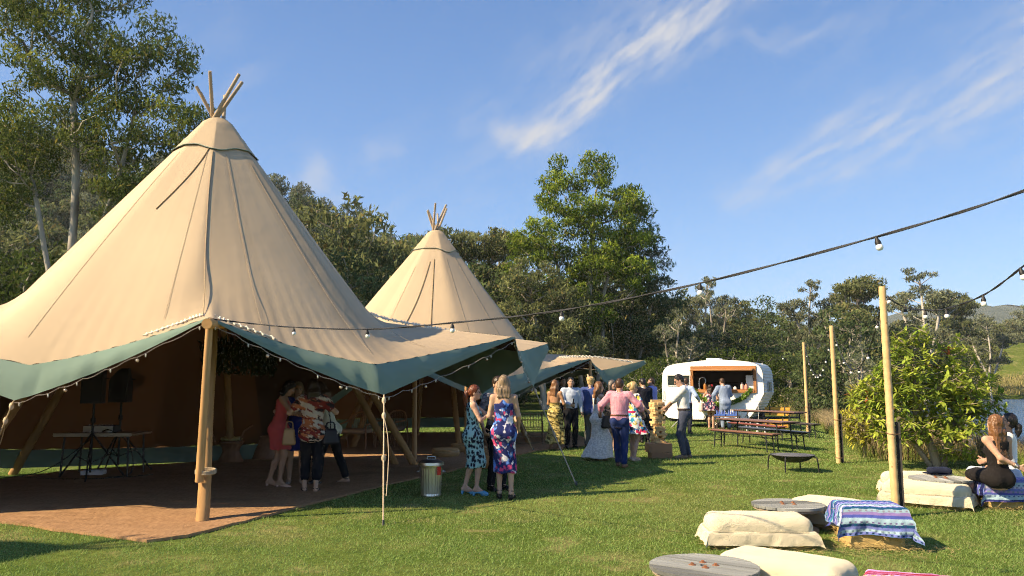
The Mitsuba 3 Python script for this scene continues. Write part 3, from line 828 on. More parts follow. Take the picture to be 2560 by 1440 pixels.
ROW = {}
G1, G2, G3 = 'trees between the two tipi peaks', 'trees in the row behind the caravan', 'trees around the far side of the pond'
stand('bushy', 'olive gum right behind the peak slope of the front tipi, tallest there', 850, 44, 488, G1, 1.1)
stand('bushy', 'olive gum rising left of the second tipi peak', 950, 50, 560, G1, 1.0)
stand('sparse', 'thin grey gum beside the front tipi slope', 745, 46, 505, G1, .9)
stand('dense', 'dark tree just left of the second tipi canvas', 1000, 58, 600, G1, 1.2)
stand('dense', 'low dark tree in the gap between the two tipis', 880, 40, 640, G1, 1.3)
stand('umbrella', 'flat topped gum right of the second tipi peak', 1165, 55, 566, G1, .95, 0.1)
stand('umbrella', 'flat topped gum farther right of the second tipi peak', 1235, 60, 572, G1, .8, 2.9)
stand('dense', 'dark tree behind the right slope of the second tipi', 1225, 50, 660, G1, 1.2)
for p, d, tp, k, l in ((20, 42, 640, 'rounded', 'low yellowish bush left of the tall gum'), (95, 40, 620, 'rounded', 'yellow green bush at the foot of the tall gum'), (230, 46, 600, 'bushy', 'bushy tree behind the foot of the tall gum'), (330, 42, 560, 'dense', 'dark tree between the tall gum and the tipi slope'), (-40, 50, 520, 'bushy', 'olive tree at the left edge behind the tipi')):
    stand(k, l, p, d, tp, 'low trees around the tall gum', 1.3)
# the row behind the caravan, near to far
stand('rounded', 'rounded light green bush just behind the caravan roof', 1840, 42, 868, G2, 1.25, 1.0, 'bush', 'bush')
stand('rounded', 'rounded dark bush right behind the caravan end', 1975, 50, 880, G2, 1.5, 2.0, 'bush', 'bush')
stand('rounded', 'low bush between the second tipi and the caravan', 1640, 40, 890, G2, 1.2, 4.0, 'bush', 'bush')
stand('rounded', 'low light bush right of the second tipi roof end', 1605, 36, 905, G2, .9, 5.0, 'bush', 'bush')
stand('bare', 'pale bare branched tree left of the caravan roof', 1690, 48, 770, G2, 1.0, .6)
stand('bare', 'pale bare branched tree above the caravan window', 1785, 62, 700, G2, .8, 2.2)
stand('sparse', 'tall pale trunked gum above the middle of the caravan', 1770, 66, 682, G2, .9, 0.4)
for p, d, tp, k, w in ((1650, 62, 735, 'bushy', 1.2), (1720, 70, 720, 'bushy', 1.1), (1835, 68, 745, 'bushy', 1.2), (1890, 74, 742, 'dense', 1.2), (1940, 66, 790, 'dense', 1.3), (1975, 78, 765, 'bushy', 1.2), (1690, 56, 800, 'dense', 1.3), (1780, 58, 810, 'dense', 1.3), (1870, 58, 800, 'dense', 1.3), (1930, 60, 830, 'dense', 1.4), (1600, 64, 745, 'dense', 1.3)):
    where = 'left of the caravan' if p < 1660 else 'above the left half of the caravan roof' if p < 1800 else 'above the right half of the caravan roof' if p < 1920 else 'right of the caravan'
    n_ = ROW[(k, where)] = ROW.get((k, where), 0) + 1
    stand(k, ('', 'second ', 'third ', 'fourth ')[n_ - 1] + {'bushy': 'mid green gum in the row behind, ', 'dense': 'dark dense tree in the row behind, '}[k] + where, p, d, tp, G2, w)
stand('sparse', 'spindly grey gum standing above the row between the light poles', 2030, 72, 690, G2, 1.0, .2)
stand('umbrella', 'dark flat topped gum behind the tall light pole', 2150, 66, 690, G2, 1.15, 1.2)
stand('sparse', 'grey gum just left of the tall light pole', 2105, 70, 725, G2, 1.0, 2.4)
stand('dense', 'broad dark green tree behind the middle light pole', 2120, 40, 770, G2, 1.35, .3)
stand('dense', 'broad dark green tree behind the farthest light pole', 2040, 46, 850, G2, 1.5, 1.3)
stand('bushy', 'bushy green tree right of the broad dark one', 2200, 46, 850, G2, 1.3, 2.0)
stand('bare', 'tangled bare stems under the broad dark tree', 2150, 33, 850, G2, 1.2, 1.0)
stand('sparse', 'tall spindly gum showing above the leafy bush', 2310, 80, 660, G3, 1.15, 1.9)
stand('umbrella', 'spreading grey gum right of the tall spindly one', 2375, 90, 735, G3, .9, .2)
stand('sparse', 'thin grey gum near the right edge above the pond', 2470, 95, 790, G3, 1.1, 2.2)
for p, d, tp, k, w in ((2255, 70, 800, 'bushy', 1.2), (2300, 84, 815, 'bushy', 1.3), (2360, 96, 830, 'dense', 1.3), (2440, 104, 820, 'bushy', 1.2), (2500, 165, 850, 'dense', 1.2), (2550, 175, 845, 'bushy', 1.2), (2620, 165, 850, 'dense', 1.2), (2440, 160, 850, 'dense', 1.3)):
    where = 'behind the lance leaved bush' if p < 2340 else 'over the far pond bank' if p < 2480 else 'at the right edge beyond the pond'
    n_ = ROW[(k, where)] = ROW.get((k, where), 0) + 1
    stand(k, ('', 'second ', 'third ', 'fourth ')[n_ - 1] + {'bushy': 'mid green gum ', 'dense': 'dark dense tree '}[k] + where, p, d, tp, G3, w)

# woods on the hill: past counting
gf = np.random.default_rng(5)
for nm in ('far_olive', 'far_dark', 'far_grey'):
    scene['grown_' + nm] = {'type': 'shapegroup', 'trunk': KINDS[nm][0], 'crown': KINDS[nm][1]}
k = 0
while k < 520:
    a, d = gf.uniform(-.80, .14), gf.uniform(62, 215)
    if k >= 420:
        a = gf.uniform(-.72, -.42)
        d = gf.uniform(70, 170)
    elif k >= 330:
        a, d = gf.uniform(.1, .72), gf.uniform(140, 280)
    x, y = a * d, d
    if in_poly(POND, x, y) or (a > .30 and d < 165):
        continue
    k += 1
    s = gf.uniform(.75, 1.25) * (1 if a < .14 else .9)
    nm = ('far_olive', 'far_dark', 'far_grey')[gf.integers(3)]
    z = float(land(np.array([x]), np.array([y]))[0]) - .3
    scene[f'hill_woods__{k:03d}'] = {'type': 'instance', 'group': {'type': 'ref', 'id': 'grown_' + nm}, 'to_world': T().translate([float(x), float(y), z]).rotate([0, 0, 1], float(gf.uniform(0, 360))).scale([s * 1.25, s * 1.25, s])}
labels['hill_woods'] = {'label': 'dense eucalyptus woods covering the hillside behind the tipis', 'category': 'forest', 'kind': 'stuff'}
# ---------------------------------------------------------------- festoon lights and their poles
BULB = lathe([(0, 0), (.011, -.001), (.019, -.008), (.0235, -.02), (.022, -.033), (.014, -.043), (0, -.046)], 14)
SOCK = lathe([(0, .052), (.008, .05), (.012, .03), (.017, .02), (.019, .008), (.019, -.004), (.012, -.006), (0, -.006)], 12)
bulb_shape, sock_shape = shape(BULB, 'm_gloss', (.80, .80, .78)), shape(SOCK, 'm_satin', (.018, .018, .02), 40)


def festoon(label, pts, bulbs, size=1.0, r=.008, tilt=()):
    """A cable through the points with sockets and bulbs hanging at the bulb points."""
    t = thing('festoon_light_string', label, 'string lights', 'festoon light strings')
    q = spline(pts, 14)
    off = np.stack([np.sin(np.arange(len(q)) * .5), 0 * q[:, 0], np.cos(np.arange(len(q)) * .5)], -1) * r * .55
    put(t, 'cable', join([tube(q + off, r * .7, 6), tube(q - off, r * .7, 6)]), 'm_satin', (.02, .021, .026))
    for k, b in enumerate(bulbs):
        g = random.Random(k * 5 + len(label))
        M = T().translate([float(x) for x in np.asarray(b) - V(0, 0, .05 * size)]).rotate([g.uniform(-1, 1), g.uniform(-1, 1), 0.01], g.uniform(0, 22)).scale(size)
        scene[new(t + '__socket')] = {**sock_shape, 'to_world': M}
        scene[new(t + '__bulb')] = {**bulb_shape, 'to_world': M}
    return t


def dl(k, y0=9.2, y1=5.13): return y0 + (y1 - y0) * k / 5


f1 = [V(PA[0], PA[1] - .02, PA[2]), away(640, 810, dl(-.5))] + [away(*p, dl(k)) for k, p in enumerate(((735, 818), (919, 823), (1131, 807), (1404, 776), (1750, 708), (2195, 591)))] + [away(2560, 477, 4.62), away(3000, 300, 4.1)]
festoon('long festoon string sweeping from the front pole up over the lawn', f1, f1[2:8])
P1, P2, P3 = at(2241, 1292), at(2097, 1158), at(2020, 1081)
H1, H2, H3 = 2.84, 2.80, 2.95
f2 = [P1 + V(0, 0, H1 - .12), away(2263, 768, 10.2), away(2313, 775, 9.4), away(2366, 772, 8.5), away(2458, 738, 7.3), away(2555, 668, 6.2), away(2680, 560, 5.4)]
festoon('festoon string from the nearest light pole towards the right edge', f2, [f2[0] + V(.03, -.05, 0)] + f2[1:6], 1.1)
h12 = hang(P1 + V(-.02, 0, H1 - .15), P2 + V(.02, 0, H2 - .1), .85, 13)
festoon('festoon string hanging between the nearest and the middle light pole', h12, h12[1:12:2], .95)
h23 = hang(P2 + V(-.02, 0, H2 - .1), P3 + V(.02, 0, H3 - .1), .95, 12)
festoon('festoon string hanging between the middle and the farthest light pole', h23, h23[1:11], .95)
h3v = hang(P3 + V(-.02, 0, H3 - .1), V(7.9, 29.6, 2.55), .35, 9)
festoon('festoon string from the farthest light pole to the caravan roof', h3v, h3v[2:8:2], 1.2)
for P, H, l, up in ((P1, H1, 'nearest and tallest looking timber light pole by the hessian bales', 1.15), (P2, H2, 'middle timber light pole beside the fire pit', 1.0), (P3, H3, 'farthest timber light pole behind the picnic tables', .95)):
    t = thing('light_pole', l, 'pole', 'timber poles carrying the festoon lights')
    q = line(P - V(0, 0, .1), P + V(-.02, 0, H), 60)
    put(t, 'post', tube(q, np.linspace(.050, .043, 60) + .003 * np.sin(np.arange(60) * 2.1), 14), 'm_satin', wood(V(.62, .42, .20), 2, 5, .35), 40)
    for k in range(7):
        a, z = k * 2.4, .25 + k * H / 8
        put(t, 'knot', box((.014, .014, .03), P + V(.045 * math.cos(a), -.045 * abs(math.sin(a)), z), .006), 'm_matte', (.24, .14, .06))
    c = P + V(.068, .0, 0)
    prof = sg.Polygon([(-.004, 0), (-.004, .035), (.004, .035), (.004, .004), (.032, -.022), (.028, -.03), (0, -.006), (-.028, -.03), (-.032, -.022)])
    st = trimesh.creation.extrude_polygon(prof, up, engine='earcut')
    st.apply_translation(c)
    put(t, 'star_picket', st, 'm_satin', (.03, .028, .026), False)
    for z in (.12, up * .88):
        a = np.linspace(0, 2 * PI, 28)
        put(t, 'wire_tie', tube(np.stack([P[0] + .02 + .085 * np.cos(a), P[1] + .06 * np.sin(a), z + .012 * np.sin(a)], -1), .006, 5), 'm_satin', (.2, .12, .07))

# fairy lights along the eaves
def fairy(label, pts, n):
    t = thing('fairy_light_string', label, 'fairy lights', 'fairy lights on the eaves')
    q = spline(pts, 10)
    q[:, 2] -= .03 + .03 * np.abs(np.sin(np.arange(len(q)) * .8))
    put(t, 'cable', tube(q, .0045, 4), 'm_matte', (.32, .28, .24))
    b = []
    for i in np.linspace(1, len(q) - 2, n).astype(int):
        m = lathe([(0, 0), (.008, -.004), (.010, -.02), (.006, -.04), (0, -.045)], 8)
        m.apply_translation(q[i])
        b.append(m)
    put(t, 'bulb', join(b), 'm_gloss', (.55, .52, .45), kind='stuff')
    for f in (.33, .7):
        m = trimesh.creation.icosphere(2, .021)
        m.apply_translation(q[int(f * len(q))] - V(0, 0, .04))
        put(t, 'globe', m, 'm_metal', (.75, .6, .45))


e3 = lambda p: V(p[0], p[1], p[2])
mid = lambda a, b, f, s=.05: e3(a) * (1 - f) + e3(b) * f - V(0, 0, s)
fairy('fairy lights under the left eave of the front tipi', [e3(PC0), mid(PC0, PA, .3), mid(PC0, PA, .6), e3(PA)], 6)
fairy('fairy lights under the eave right of the thick front pole', [e3(PA), mid(PA, PC1, .35), mid(PA, PC1, .7), e3(PC1)], 6)
fairy('fairy lights under the eave right of the tan guy rope', [e3(PC1), mid(PC1, PB, .3), mid(PC1, PB, .7), e3(PB)], 6)
fairy('dark fairy lights down to the teal flap corner', [e3(PB), mid(PB, PC2, .5), e3(PC2)], 5)
fairy('fairy lights under the eave of the second tipi', [e3(PF), mid(PF, PC, .4), mid(PF, PC, .75), e3(PC)], 6)
fairy('fairy lights down the last corner of the second tipi', [e3(PC), mid(PC, PC3, .5), e3(PC3)], 4)

# ---------------------------------------------------------------- metal bin
t = thing('metal_bin', 'ribbed galvanised bin with a lid, standing at the mat edge under the guy rope', 'bin')
B = at(1077, 1240)
a = np.linspace(0, 2 * PI, 120, endpoint=False)
rib = .5 + .5 * np.sign(np.sin(a * 24)) * np.abs(np.sin(a * 24)) ** .5
rows = []
for z, r, w in ((0, .135, 0), (.01, .15, 0), (.035, .15, 0), (.05, .148, 1), (.22, .157, 1), (.40, .166, 1), (.415, .168, 0), (.44, .17, 0), (.445, .176, 0), (.455, .176, 0), (.46, .17, 0)):
    rr = r - w * .008 * rib
    rows.append(np.stack([B[0] + rr * np.cos(a), B[1] + rr * np.sin(a), 0 * a + z], -1))
put(t, 'body', sheet(np.array(rows), True), 'm_metal', tone((.66, .68, .68), 9, .25), 40)
put(t, 'lid', lathe([(0, .535), (.05, .533), (.12, .515), (.165, .492), (.184, .485), (.186, .447), (.182, .446)], 40, B * V(1, 1, 0)), 'm_metal', tone((.68, .7, .7), 9, .25), 35)
put(t, 'lid_handle', tube(spline([B + V(-.06, 0, .525), B + V(-.05, 0, .56), B + V(.05, 0, .56), B + V(.06, 0, .525)], 6), .008, 6), 'm_metal', (.6, .62, .62))
for s in (-1, 1):
    put(t, 'side_handle', tube(spline([B + V(s * .165, -.05, .36), B + V(s * .2, -.04, .345), B + V(s * .2, .04, .345), B + V(s * .165, .05, .36)], 6), .007, 6), 'm_metal', (.5, .52, .52))
th = np.linspace(-.95, -.55, 6)
lab = np.array([[(B[0] + .178 * math.cos(q), B[1] + .178 * math.sin(q), z) for q in th] for z in (.31, .43)])
put(t, 'sticker', sheet(lab), 'm_satin', (.62, .04, .025), label='red sticker')

# ---------------------------------------------------------------- tower of wooden blocks on boxes
bx0 = at(1651, 1147)
for lab_, z0_, h, w, d, dx, c in (('lower cardboard box under the wooden block tower', 0, .125, .46, .36, .03, V(.30, .17, .10)), ('upper cardboard box carrying the wooden block tower', .127, .195, .51, .38, 0, V(.33, .19, .11))):
    t = thing('cardboard_box', lab_, 'box')
    put(t, 'carton', box((w, d, h), bx0 + V(dx, .19, z0_ + h / 2), .006, .08), 'm_matte', tone(c, 8, .25), 30)
    put(t, 'flap', box((w + .006, d * .5, .006), bx0 + V(dx, .10, z0_ + h - .002), 0, .08), 'm_matte', c * 1.1, False)
    put(t, 'hand_hole', box((.07, .004, .025), bx0 + V(dx + w * .36, -.012 + .05, z0_ + h * .62), .0, .08), 'm_matte', (.05, .03, .02), False)
t = thing('block_tower', 'tall leaning tower of stacked wooden blocks with gaps, on two cardboard boxes', 'game')
gr = random.Random(3)
z = .326
BW, BH = .083, .0515
for lay in range(18):
    out = {2: (), 3: (1,), 5: (1,), 6: (0,), 8: (2,), 10: (0,), 12: (2,), 13: (1,), 15: (1,), 16: (0,)}.get(17 - lay, ())
    for k in range(3):
        if k in out or (lay == 17 and k != 1):
            continue
        off = (k - 1) * (BW + .001)
        sl = gr.uniform(-.012, .012) + (gr.choice((-.03, .03)) if gr.random() < .14 else 0)
        m = box((BW * 3, BW - .002, BH - .002), (sl, off, 0), .004) if lay % 2 else box((BW - .002, BW * 3, BH - .002), (off, sl, 0), .004)
        m = moved(m, bx0 + V(-.01 + .0012 * (9 - lay), .2, z + BH / 2), .3 + gr.uniform(-.03, .03))
        put(t, 'block', m, 'm_satin', wood(V(.60, .42, .20) * gr.uniform(.85, 1.12), lay % 2 == 0, gr.randrange(99), .3), 30)
    z += BH

# ---------------------------------------------------------------- fire pit
t = thing('fire_pit', 'black steel fire bowl on four curved legs, on the lawn', 'fire pit')
F = at(1990, 1181) + V(0, .15, 0)
put(t, 'bowl', lathe([(0, .165), (.16, .175), (.28, .215), (.36, .27), (.385, .295), (.40, .30), (.40, .308), (.37, .305), (.34, .27), (.25, .215), (0, .18)], 40, F), 'm_satin', tone((.03, .03, .032), 12, .8), 50)
put(t, 'lid', lathe([(0, .325), (.2, .322), (.33, .312), (.385, .303)], 40, F), 'm_satin', tone((.10, .095, .09), 7, 1.1), 50, label='grey ash stained mesh cover')
for k in range(4):
    q = k * PI / 2 + .95
    d = V(math.cos(q), math.sin(q), 0)
    put(t, 'leg', tube(spline([F + d * .36 + V(0, 0, .285), F + d * .43 + V(0, 0, .27), F + d * .455 + V(0, 0, .15), F + d * .46 + V(0, 0, -.01)], 7), .013, 8), 'm_satin', (.02, .02, .022))

# ---------------------------------------------------------------- folding tables and benches
def trestle(base, label, cat, a, b, h, w, top, group, th=.028, leg=(.025, .03, .03)):
    t = thing(base, label, cat, group)
    a, b = V(a[0], a[1], 0), V(b[0], b[1], 0)
    d = (b - a) / np.linalg.norm(b - a)
    s = V(-d[1], d[0], 0)
    L = np.linalg.norm(b - a)
    c = (a + b) / 2
    rz = math.atan2(d[1], d[0])
    nb = 4 if w > .4 else 2
    for k in range(nb):
        pw = w / nb
        put(t, 'plank', box((L + .5, pw - .003, th), c + s * ((k + .5) * pw - w / 2) + V(0, 0, h - th / 2), .004, rz), 'm_satin', (lambda kk: lambda v: V(*top) * (.7 + .6 * wob((v - c) @ np.array([d * 3, s * 50, V(0, 0, 9)]).T, 1, kk))[:, None])(k), 30)
    put(t, 'apron', box((L + .34, w * .8, .03), c + V(0, 0, h - th - .016), .0, rz), 'm_satin', (.02, .025, .03), False)
    for e in (a, b):
        o = d * (-1 if e is a else 1)
        for q in (-1, 1):
            put(t, 'leg', tube([e + s * q * w * .38 + V(0, 0, h - th), e + s * q * w * .40 + o * .04], .017, 8), 'm_satin', leg, 40)
        put(t, 'brace', tube([e + s * w * -.39 + V(0, 0, h * .42), e + s * w * .39 + V(0, 0, h * .42)], .011, 6), 'm_satin', leg)
        put(t, 'strut', tube([e + V(0, 0, h * .5), e - o * .3 + V(0, 0, h - th - .02)], .009, 6), 'm_satin', leg)
    return t


RED = V(.125, .070, .056)
g1 = 'folding picnic tables and benches'
trestle('picnic_table', 'long brown folding table nearest the fire pit', 'table', at(1830, 1114), at(1961, 1128), .70, .56, RED * 1.25, g1)
trestle('picnic_bench', 'brown folding bench in front of the nearest long table', 'bench', at(1797, 1117), at(1924, 1131), .44, .27, V(.20, .10, .07), g1)
trestle('picnic_bench', 'bluish folding bench behind the nearest long table', 'bench', at(1868, 1108), at(2000, 1124), .44, .27, V(.07, .085, .12), g1)
trestle('picnic_table', 'second long brown folding table, nearer the caravan end', 'table', at(1858, 1080), at(1988, 1090), .73, .56, RED * 1.2, g1)
trestle('picnic_bench', 'red folding bench between the two long tables', 'bench', at(1842, 1092), at(1946, 1104), .43, .27, V(.22, .07, .055), g1)
trestle('picnic_bench', 'dark folding bench by the farthest light pole', 'bench', at(1912, 1085), at(2030, 1097), .44, .27, V(.06, .05, .05), g1)
for px_, py_, l in ((1885, 1084, 'white plastic stool under the second long table'), (1903, 1088, 'white plastic stool right of the other one'), (1858, 1081, 'low white plastic stool left under the tables')):
    t = thing('stool', l, 'stool', 'white plastic stools')
    S = at(px_, py_)
    put(t, 'seat', lathe([(0, .455), (.15, .452), (.175, .44), (.178, .40), (.165, .40)], 20, S), 'm_satin', (.72, .72, .72), 40)
    for k in range(4):
        q = k * PI / 2 + .5
        put(t, 'leg', tube([S + V(.13 * math.cos(q), .13 * math.sin(q), .43), S + V(.18 * math.cos(q), .18 * math.sin(q), 0)], [.02, .016], 7), 'm_satin', (.72, .72, .72))

# ---------------------------------------------------------------- cable drums used as tables
def drum_table(label, c, r, h, col, seed):
    t = thing('cable_drum_table', label, 'table', 'wooden cable drum tables')
    disc = sg.Point(0, 0).buffer(r, 40).difference(sg.Point(0, 0).buffer(.032, 12))
    n, ry = 8, .25 + seed * .7
    for k in range(n):
        x0 = -r + 2 * r * k / n
        part = disc.intersection(sg.box(x0 + .006, -r, x0 + 2 * r / n - .006, r))
        for gm in getattr(part, 'geoms', [part]):
            if gm.area < 1e-5:
                continue
            m = trimesh.creation.extrude_polygon(gm, .028, engine='earcut')
            m = trimesh.Trimesh(*trimesh.remesh.subdivide_to_size(m.vertices, m.faces, .06), process=False)
            tint = V(*col) * random.Random(seed * 31 + k).uniform(.5, 1.3)
            cc = (1 + .0 * m.vertices[:, 0])[:, None] * tint * (.65 + .7 * wob(m.vertices * V(40, 3, 3), 1, k + seed))[:, None]
            st_ = np.clip((wob(m.vertices * V(5, 5, 0), 1, k) - .62) * 6, 0, 1)[:, None]
            cc = cc * (1 - .5 * st_) + V(.16, .11, .07) * .5 * st_
            m = moved(m, c + V(0, 0, h - .028 + .0012 * (k % 3)), ry)
            put(t, 'plank', m, 'm_matte', cc, False)
    put(t, 'under_ring', lathe([(.0, h - .055), (r - .02, h - .055), (r - .02, h - .03), (0, h - .03)], 36, c), 'm_matte', wood((.30, .24, .18), 0, seed), 30)
    for k in range(14):
        q = k * 2 * PI / 14
        put(t, 'stave', box((.02, .064, h - .07), c + V(.165 * math.cos(q), .165 * math.sin(q), (h - .07) / 2 + .02), .003, q) if False else moved(box((.02, .066, h - .075), (0, 0, 0), .003), c + V(.165 * math.cos(q), .165 * math.sin(q), (h - .075) / 2 + .02), q), 'm_matte', wood((.30, .21, .13), 2, k), 30)
    put(t, 'base_disc', lathe([(0, 0), (r * .8, 0), (r * .8, .03), (0, .03)], 30, c), 'm_matte', wood((.28, .22, .16), 0, seed), 30)
    for k in range(4):
        q = ry + k * PI / 2 + .5
        bc = c + V(.085 * math.cos(q), .085 * math.sin(q), h)
        put(t, 'bolt', join([lathe([(0, .006), (.026, .005), (.028, 0), (.028, -.002)], 14, bc), box((.022, .022, .016), bc + V(0, 0, .01), .003, q)]), 'm_satin', tone((.22, .095, .045), 60, .6), 30)
    return t


drum_table('weathered grey cable drum table in the very front, cut by the frame', at(1760, 1413, .29) * V(1, 1, 0), .40, .29, (.235, .245, .235), 1)
drum_table('weathered grey cable drum table between the front hessian bales', at(1970, 1259, .29) * V(1, 1, 0), .395, .29, (.235, .245, .235), 2)
drum_table('low grey drum table with a dark hat, behind the far hessian bale', V(5.84, 11.07, 0), .40, .345, (.235, .245, .235), 4)

# ---------------------------------------------------------------- straw bales under hessian and blankets
def rounded(L, W, H, rad, n=26, seed=0):
    """A soft rounded block: grid-projected box whose corners are spheres of this radius."""
    m = box((L, W, H))
    m = trimesh.Trimesh(*trimesh.remesh.subdivide_to_size(m.vertices, m.faces, max(L, W, H) / n), process=True)
    v = m.vertices.copy()
    core = np.clip(v, -(V(L, W, H) / 2 - rad), V(L, W, H) / 2 - rad)
    d = v - core
    ln = np.linalg.norm(d, axis=1, keepdims=True)
    m.vertices = np.where(ln > 1e-9, core + d / np.maximum(ln, 1e-9) * np.minimum(rad, np.abs(d).max(1, keepdims=True) if False else rad), v)
    return m


def straw(t, L, W, H, M, n=260, seed=0):
    g = np.random.default_rng(seed)
    put_ = lambda base, m, c: scene.__setitem__(new(f'{t}__{base}'), {**shape(m, 'm_matte', c, False), 'to_world': M})
    put_('straw_bale', box((L, W, H), (0, 0, H / 2), .03), tone((.42, .30, .12), 25, .9))
    p, q = [], []
    for k in range(n):
        s = g.integers(4)
        u = g.uniform(-.5, .5)
        c = V(u * L, (-.5 if s == 0 else .5) * W, 0) if s < 2 else V((-.5 if s == 2 else .5) * L, u * W, 0)
        c[2] = abs(g.normal(0, .10)) * min(1, H / .3)
        d = g.normal(size=3) * V(1, 1, .45)
        d /= np.linalg.norm(d)
        c = c + V(np.sign(c[0]) * (s > 1), np.sign(c[1]) * (s < 2), 0) * abs(g.normal(0, .03))
        e = d * g.uniform(.03, .09)
        w = np.cross(d, g.normal(size=3))
        w = w / np.linalg.norm(w) * .0022
        p += [c - e, c + w, c + e, c - w]
    N = len(p) // 4
    b = np.arange(N)[:, None] * 4
    put_('loose_straw', trimesh.Trimesh(np.array(p), np.vstack([b + [0, 1, 2], b + [0, 2, 3]]), process=False), np.repeat(g.uniform(.7, 1.2, (N, 1)) * V(.55, .41, .17), 4, 0))
    k = [x for x in scene if x.startswith(t + '__loose_straw')][0]
    labels[k] = {'kind': 'stuff'}


def drape(L, W, H, over, drop, seed, flare=.10, nx=60, soft=.05, sides=None, uneven=.05):
    """A cloth laid over a block: its grid of points (nx, ny, 3) and flat cloth coordinates."""
    g = np.random.default_rng(seed)
    hx, hy = L / 2, W / 2
    U = np.linspace(-hx - drop[0], hx + drop[1], nx)
    ny = max(20, int(nx * (W + drop[2] + drop[3]) / (L + drop[0] + drop[1])))
    Wv = np.linspace(-hy - drop[2], hy + drop[3], ny)
    X, Y = np.meshgrid(U, Wv, indexing='ij')
    ox, oy = np.maximum(np.abs(X) - hx, 0), np.maximum(np.abs(Y) - hy, 0)
    # fold arc round the edge, then hang
    def bend(o):
        a = np.minimum(o / soft, PI / 2)
        rest = np.maximum(o - soft * PI / 2, 0)
        return soft * np.sin(a), soft * (1 - np.cos(a)) + rest
    bx_, dx_ = bend(ox)
    by_, dy_ = bend(oy)
    both = np.minimum(dx_, dy_)
    down = np.maximum(dx_, dy_) + .25 * both
    fl = flare * np.clip(down, 0, 9)
    wv = (wob(np.stack([X * 1.0, Y * 1.0, 0 * X], -1).reshape(-1, 3), 7, seed).reshape(X.shape) - .5)
    px_ = np.clip(X, -hx, hx) + np.sign(X) * (bx_ + (fl + both * .16 + wv * .16 * np.clip(down / .25, 0, 1)) * (ox > 0))
    py_ = np.clip(Y, -hy, hy) + np.sign(Y) * (by_ + (fl + both * .16 + wv * .16 * np.clip(down / .25, 0, 1)) * (oy > 0))
    crown = over * (1 - (np.clip(np.abs(X) / hx, 0, 1)) ** 4) * (1 - (np.clip(np.abs(Y) / hy, 0, 1)) ** 4)
    z = H - down + crown + (wob(np.stack([X, Y, 0 * X], -1).reshape(-1, 3), 6, seed + 3).reshape(X.shape) - .5) * .03 * (1 - np.clip(down / .1, 0, 1))
    z += uneven * (wob(np.stack([X, Y, 0 * X], -1).reshape(-1, 3), 2.2, seed + 7).reshape(X.shape) - .3) * np.clip(down / .3, 0, 1)
    return np.stack([px_, py_, np.maximum(z, .012 + .02 * np.abs(wv))], -1), X, Y


HESS = V(.58, .52, .38)


def hessian_bale(label, c, yaw, seed, L=.98, W=.46, H=.40):
    t = thing('hessian_bale', label, 'straw bale', 'straw bales under cream hessian')
    M = T().translate([float(c[0]), float(c[1]), 0.0]).rotate([0, 0, 1], math.degrees(yaw))
    straw(t, L * .95, W * .93, .165, M, 240, seed)
    P, X, Y = drape(L - .02, W - .02, .180, 0, (.155, .155, .15, .15), seed, .16, 64, .03, uneven=.09)
    scene[new(t + '__cloth')] = {**shape(sheet(P), 'm_burlap', tone(HESS, 4, .2, seed)), 'to_world': M}
    m = rounded(L, W + .01, .215, .10)
    v = m.vertices
    v[:, 2] += .012 * np.cos(v[:, 0] / L * PI) * (v[:, 2] > 0) + (wob(v, 6, seed) - .5) * .03
    v[:, :2] *= (1 + .02 * (wob(v, 9, seed + 1) - .5))[:, None]
    v[:, 2] += .205
    m.vertices = v
    key = new(t + '__cushion')
    scene[key] = {**shape(m, 'm_burlap', tone(HESS * 1.02, 5, .14, seed + 2)), 'to_world': M}
    ring = np.array(sg.box(-L / 2, -W / 2 - .005, L / 2, W / 2 + .005).buffer(-.08).buffer(.086).exterior.segmentize(.05).coords)
    scene[key + '__seam'] = {**shape(tube(np.c_[ring, .172 + .006 * np.sin(ring[:, 0] * 9)], .007, 5, False), 'm_burlap', HESS * .7), 'to_world': M}
    return t


def flat(p, q=0): return V(p[0], p[1], 0)


hessian_bale('long hessian covered bale right behind the front drum table', flat(at(1910, 1375)) + V(.0, .2, 0), -.05, 1, 1.02)
hessian_bale('nearest hessian covered bale, running out of the frame at the bottom', V(2.10, 6.32, 0), -.74, 2)
hessian_bale('hessian covered bale behind the middle drum table', V(3.68, 9.27, 0), -.80, 3)
hessian_bale('far hessian covered bale with a pole shadow across it', (flat(at(2206, 1262)) + flat(at(2425, 1283))) / 2 + V(.16, .25, 0), -.62, 4, 1.04)
hessian_bale('hessian covered bale half hidden behind the low drum table', V(5.95, 11.95, 0), -.35, 5, .95)


def blanket_color(pal, X, Y, axis, seed, w=.030):
    """A crocheted blanket: rows of colour with small stitched dots."""
    s = (Y if axis else X)
    a = (X if axis else Y)
    row = np.floor(s / w + .06 * np.sin(a * 40)).astype(int)
    r = np.random.default_rng(seed).integers(0, len(pal), 400)
    c = np.array(pal)[r[row % 400]]
    kind_ = np.random.default_rng(seed + 1).integers(0, 4, 400)[row % 400]
    fr = s / w - np.floor(s / w)
    dots = (np.sin(a / .0085 + row * PI) > .25) & (np.abs(fr - .5) < .3) & (kind_ > 1)
    c2 = np.array(pal)[r[(row + 3) % 400]]
    c = np.where(dots[..., None], c2 * .55, c)
    return c


BLUES = [q * .72 for q in [V(.10, .13, .50), V(.20, .24, .62), V(.02, .10, .22), V(.45, .40, .72), V(.42, .60, .72), V(.05, .28, .40), V(.14, .16, .55), V(.62, .60, .78), V(.03, .04, .18), V(.36, .26, .60)]]
BRIGHTS = [V(.26, .03, .04), V(.42, .50, .06), V(.36, .12, .26), V(.15, .35, .55), V(.60, .52, .45), V(.25, .02, .05), V(.50, .30, .55), V(.20, .45, .12)]


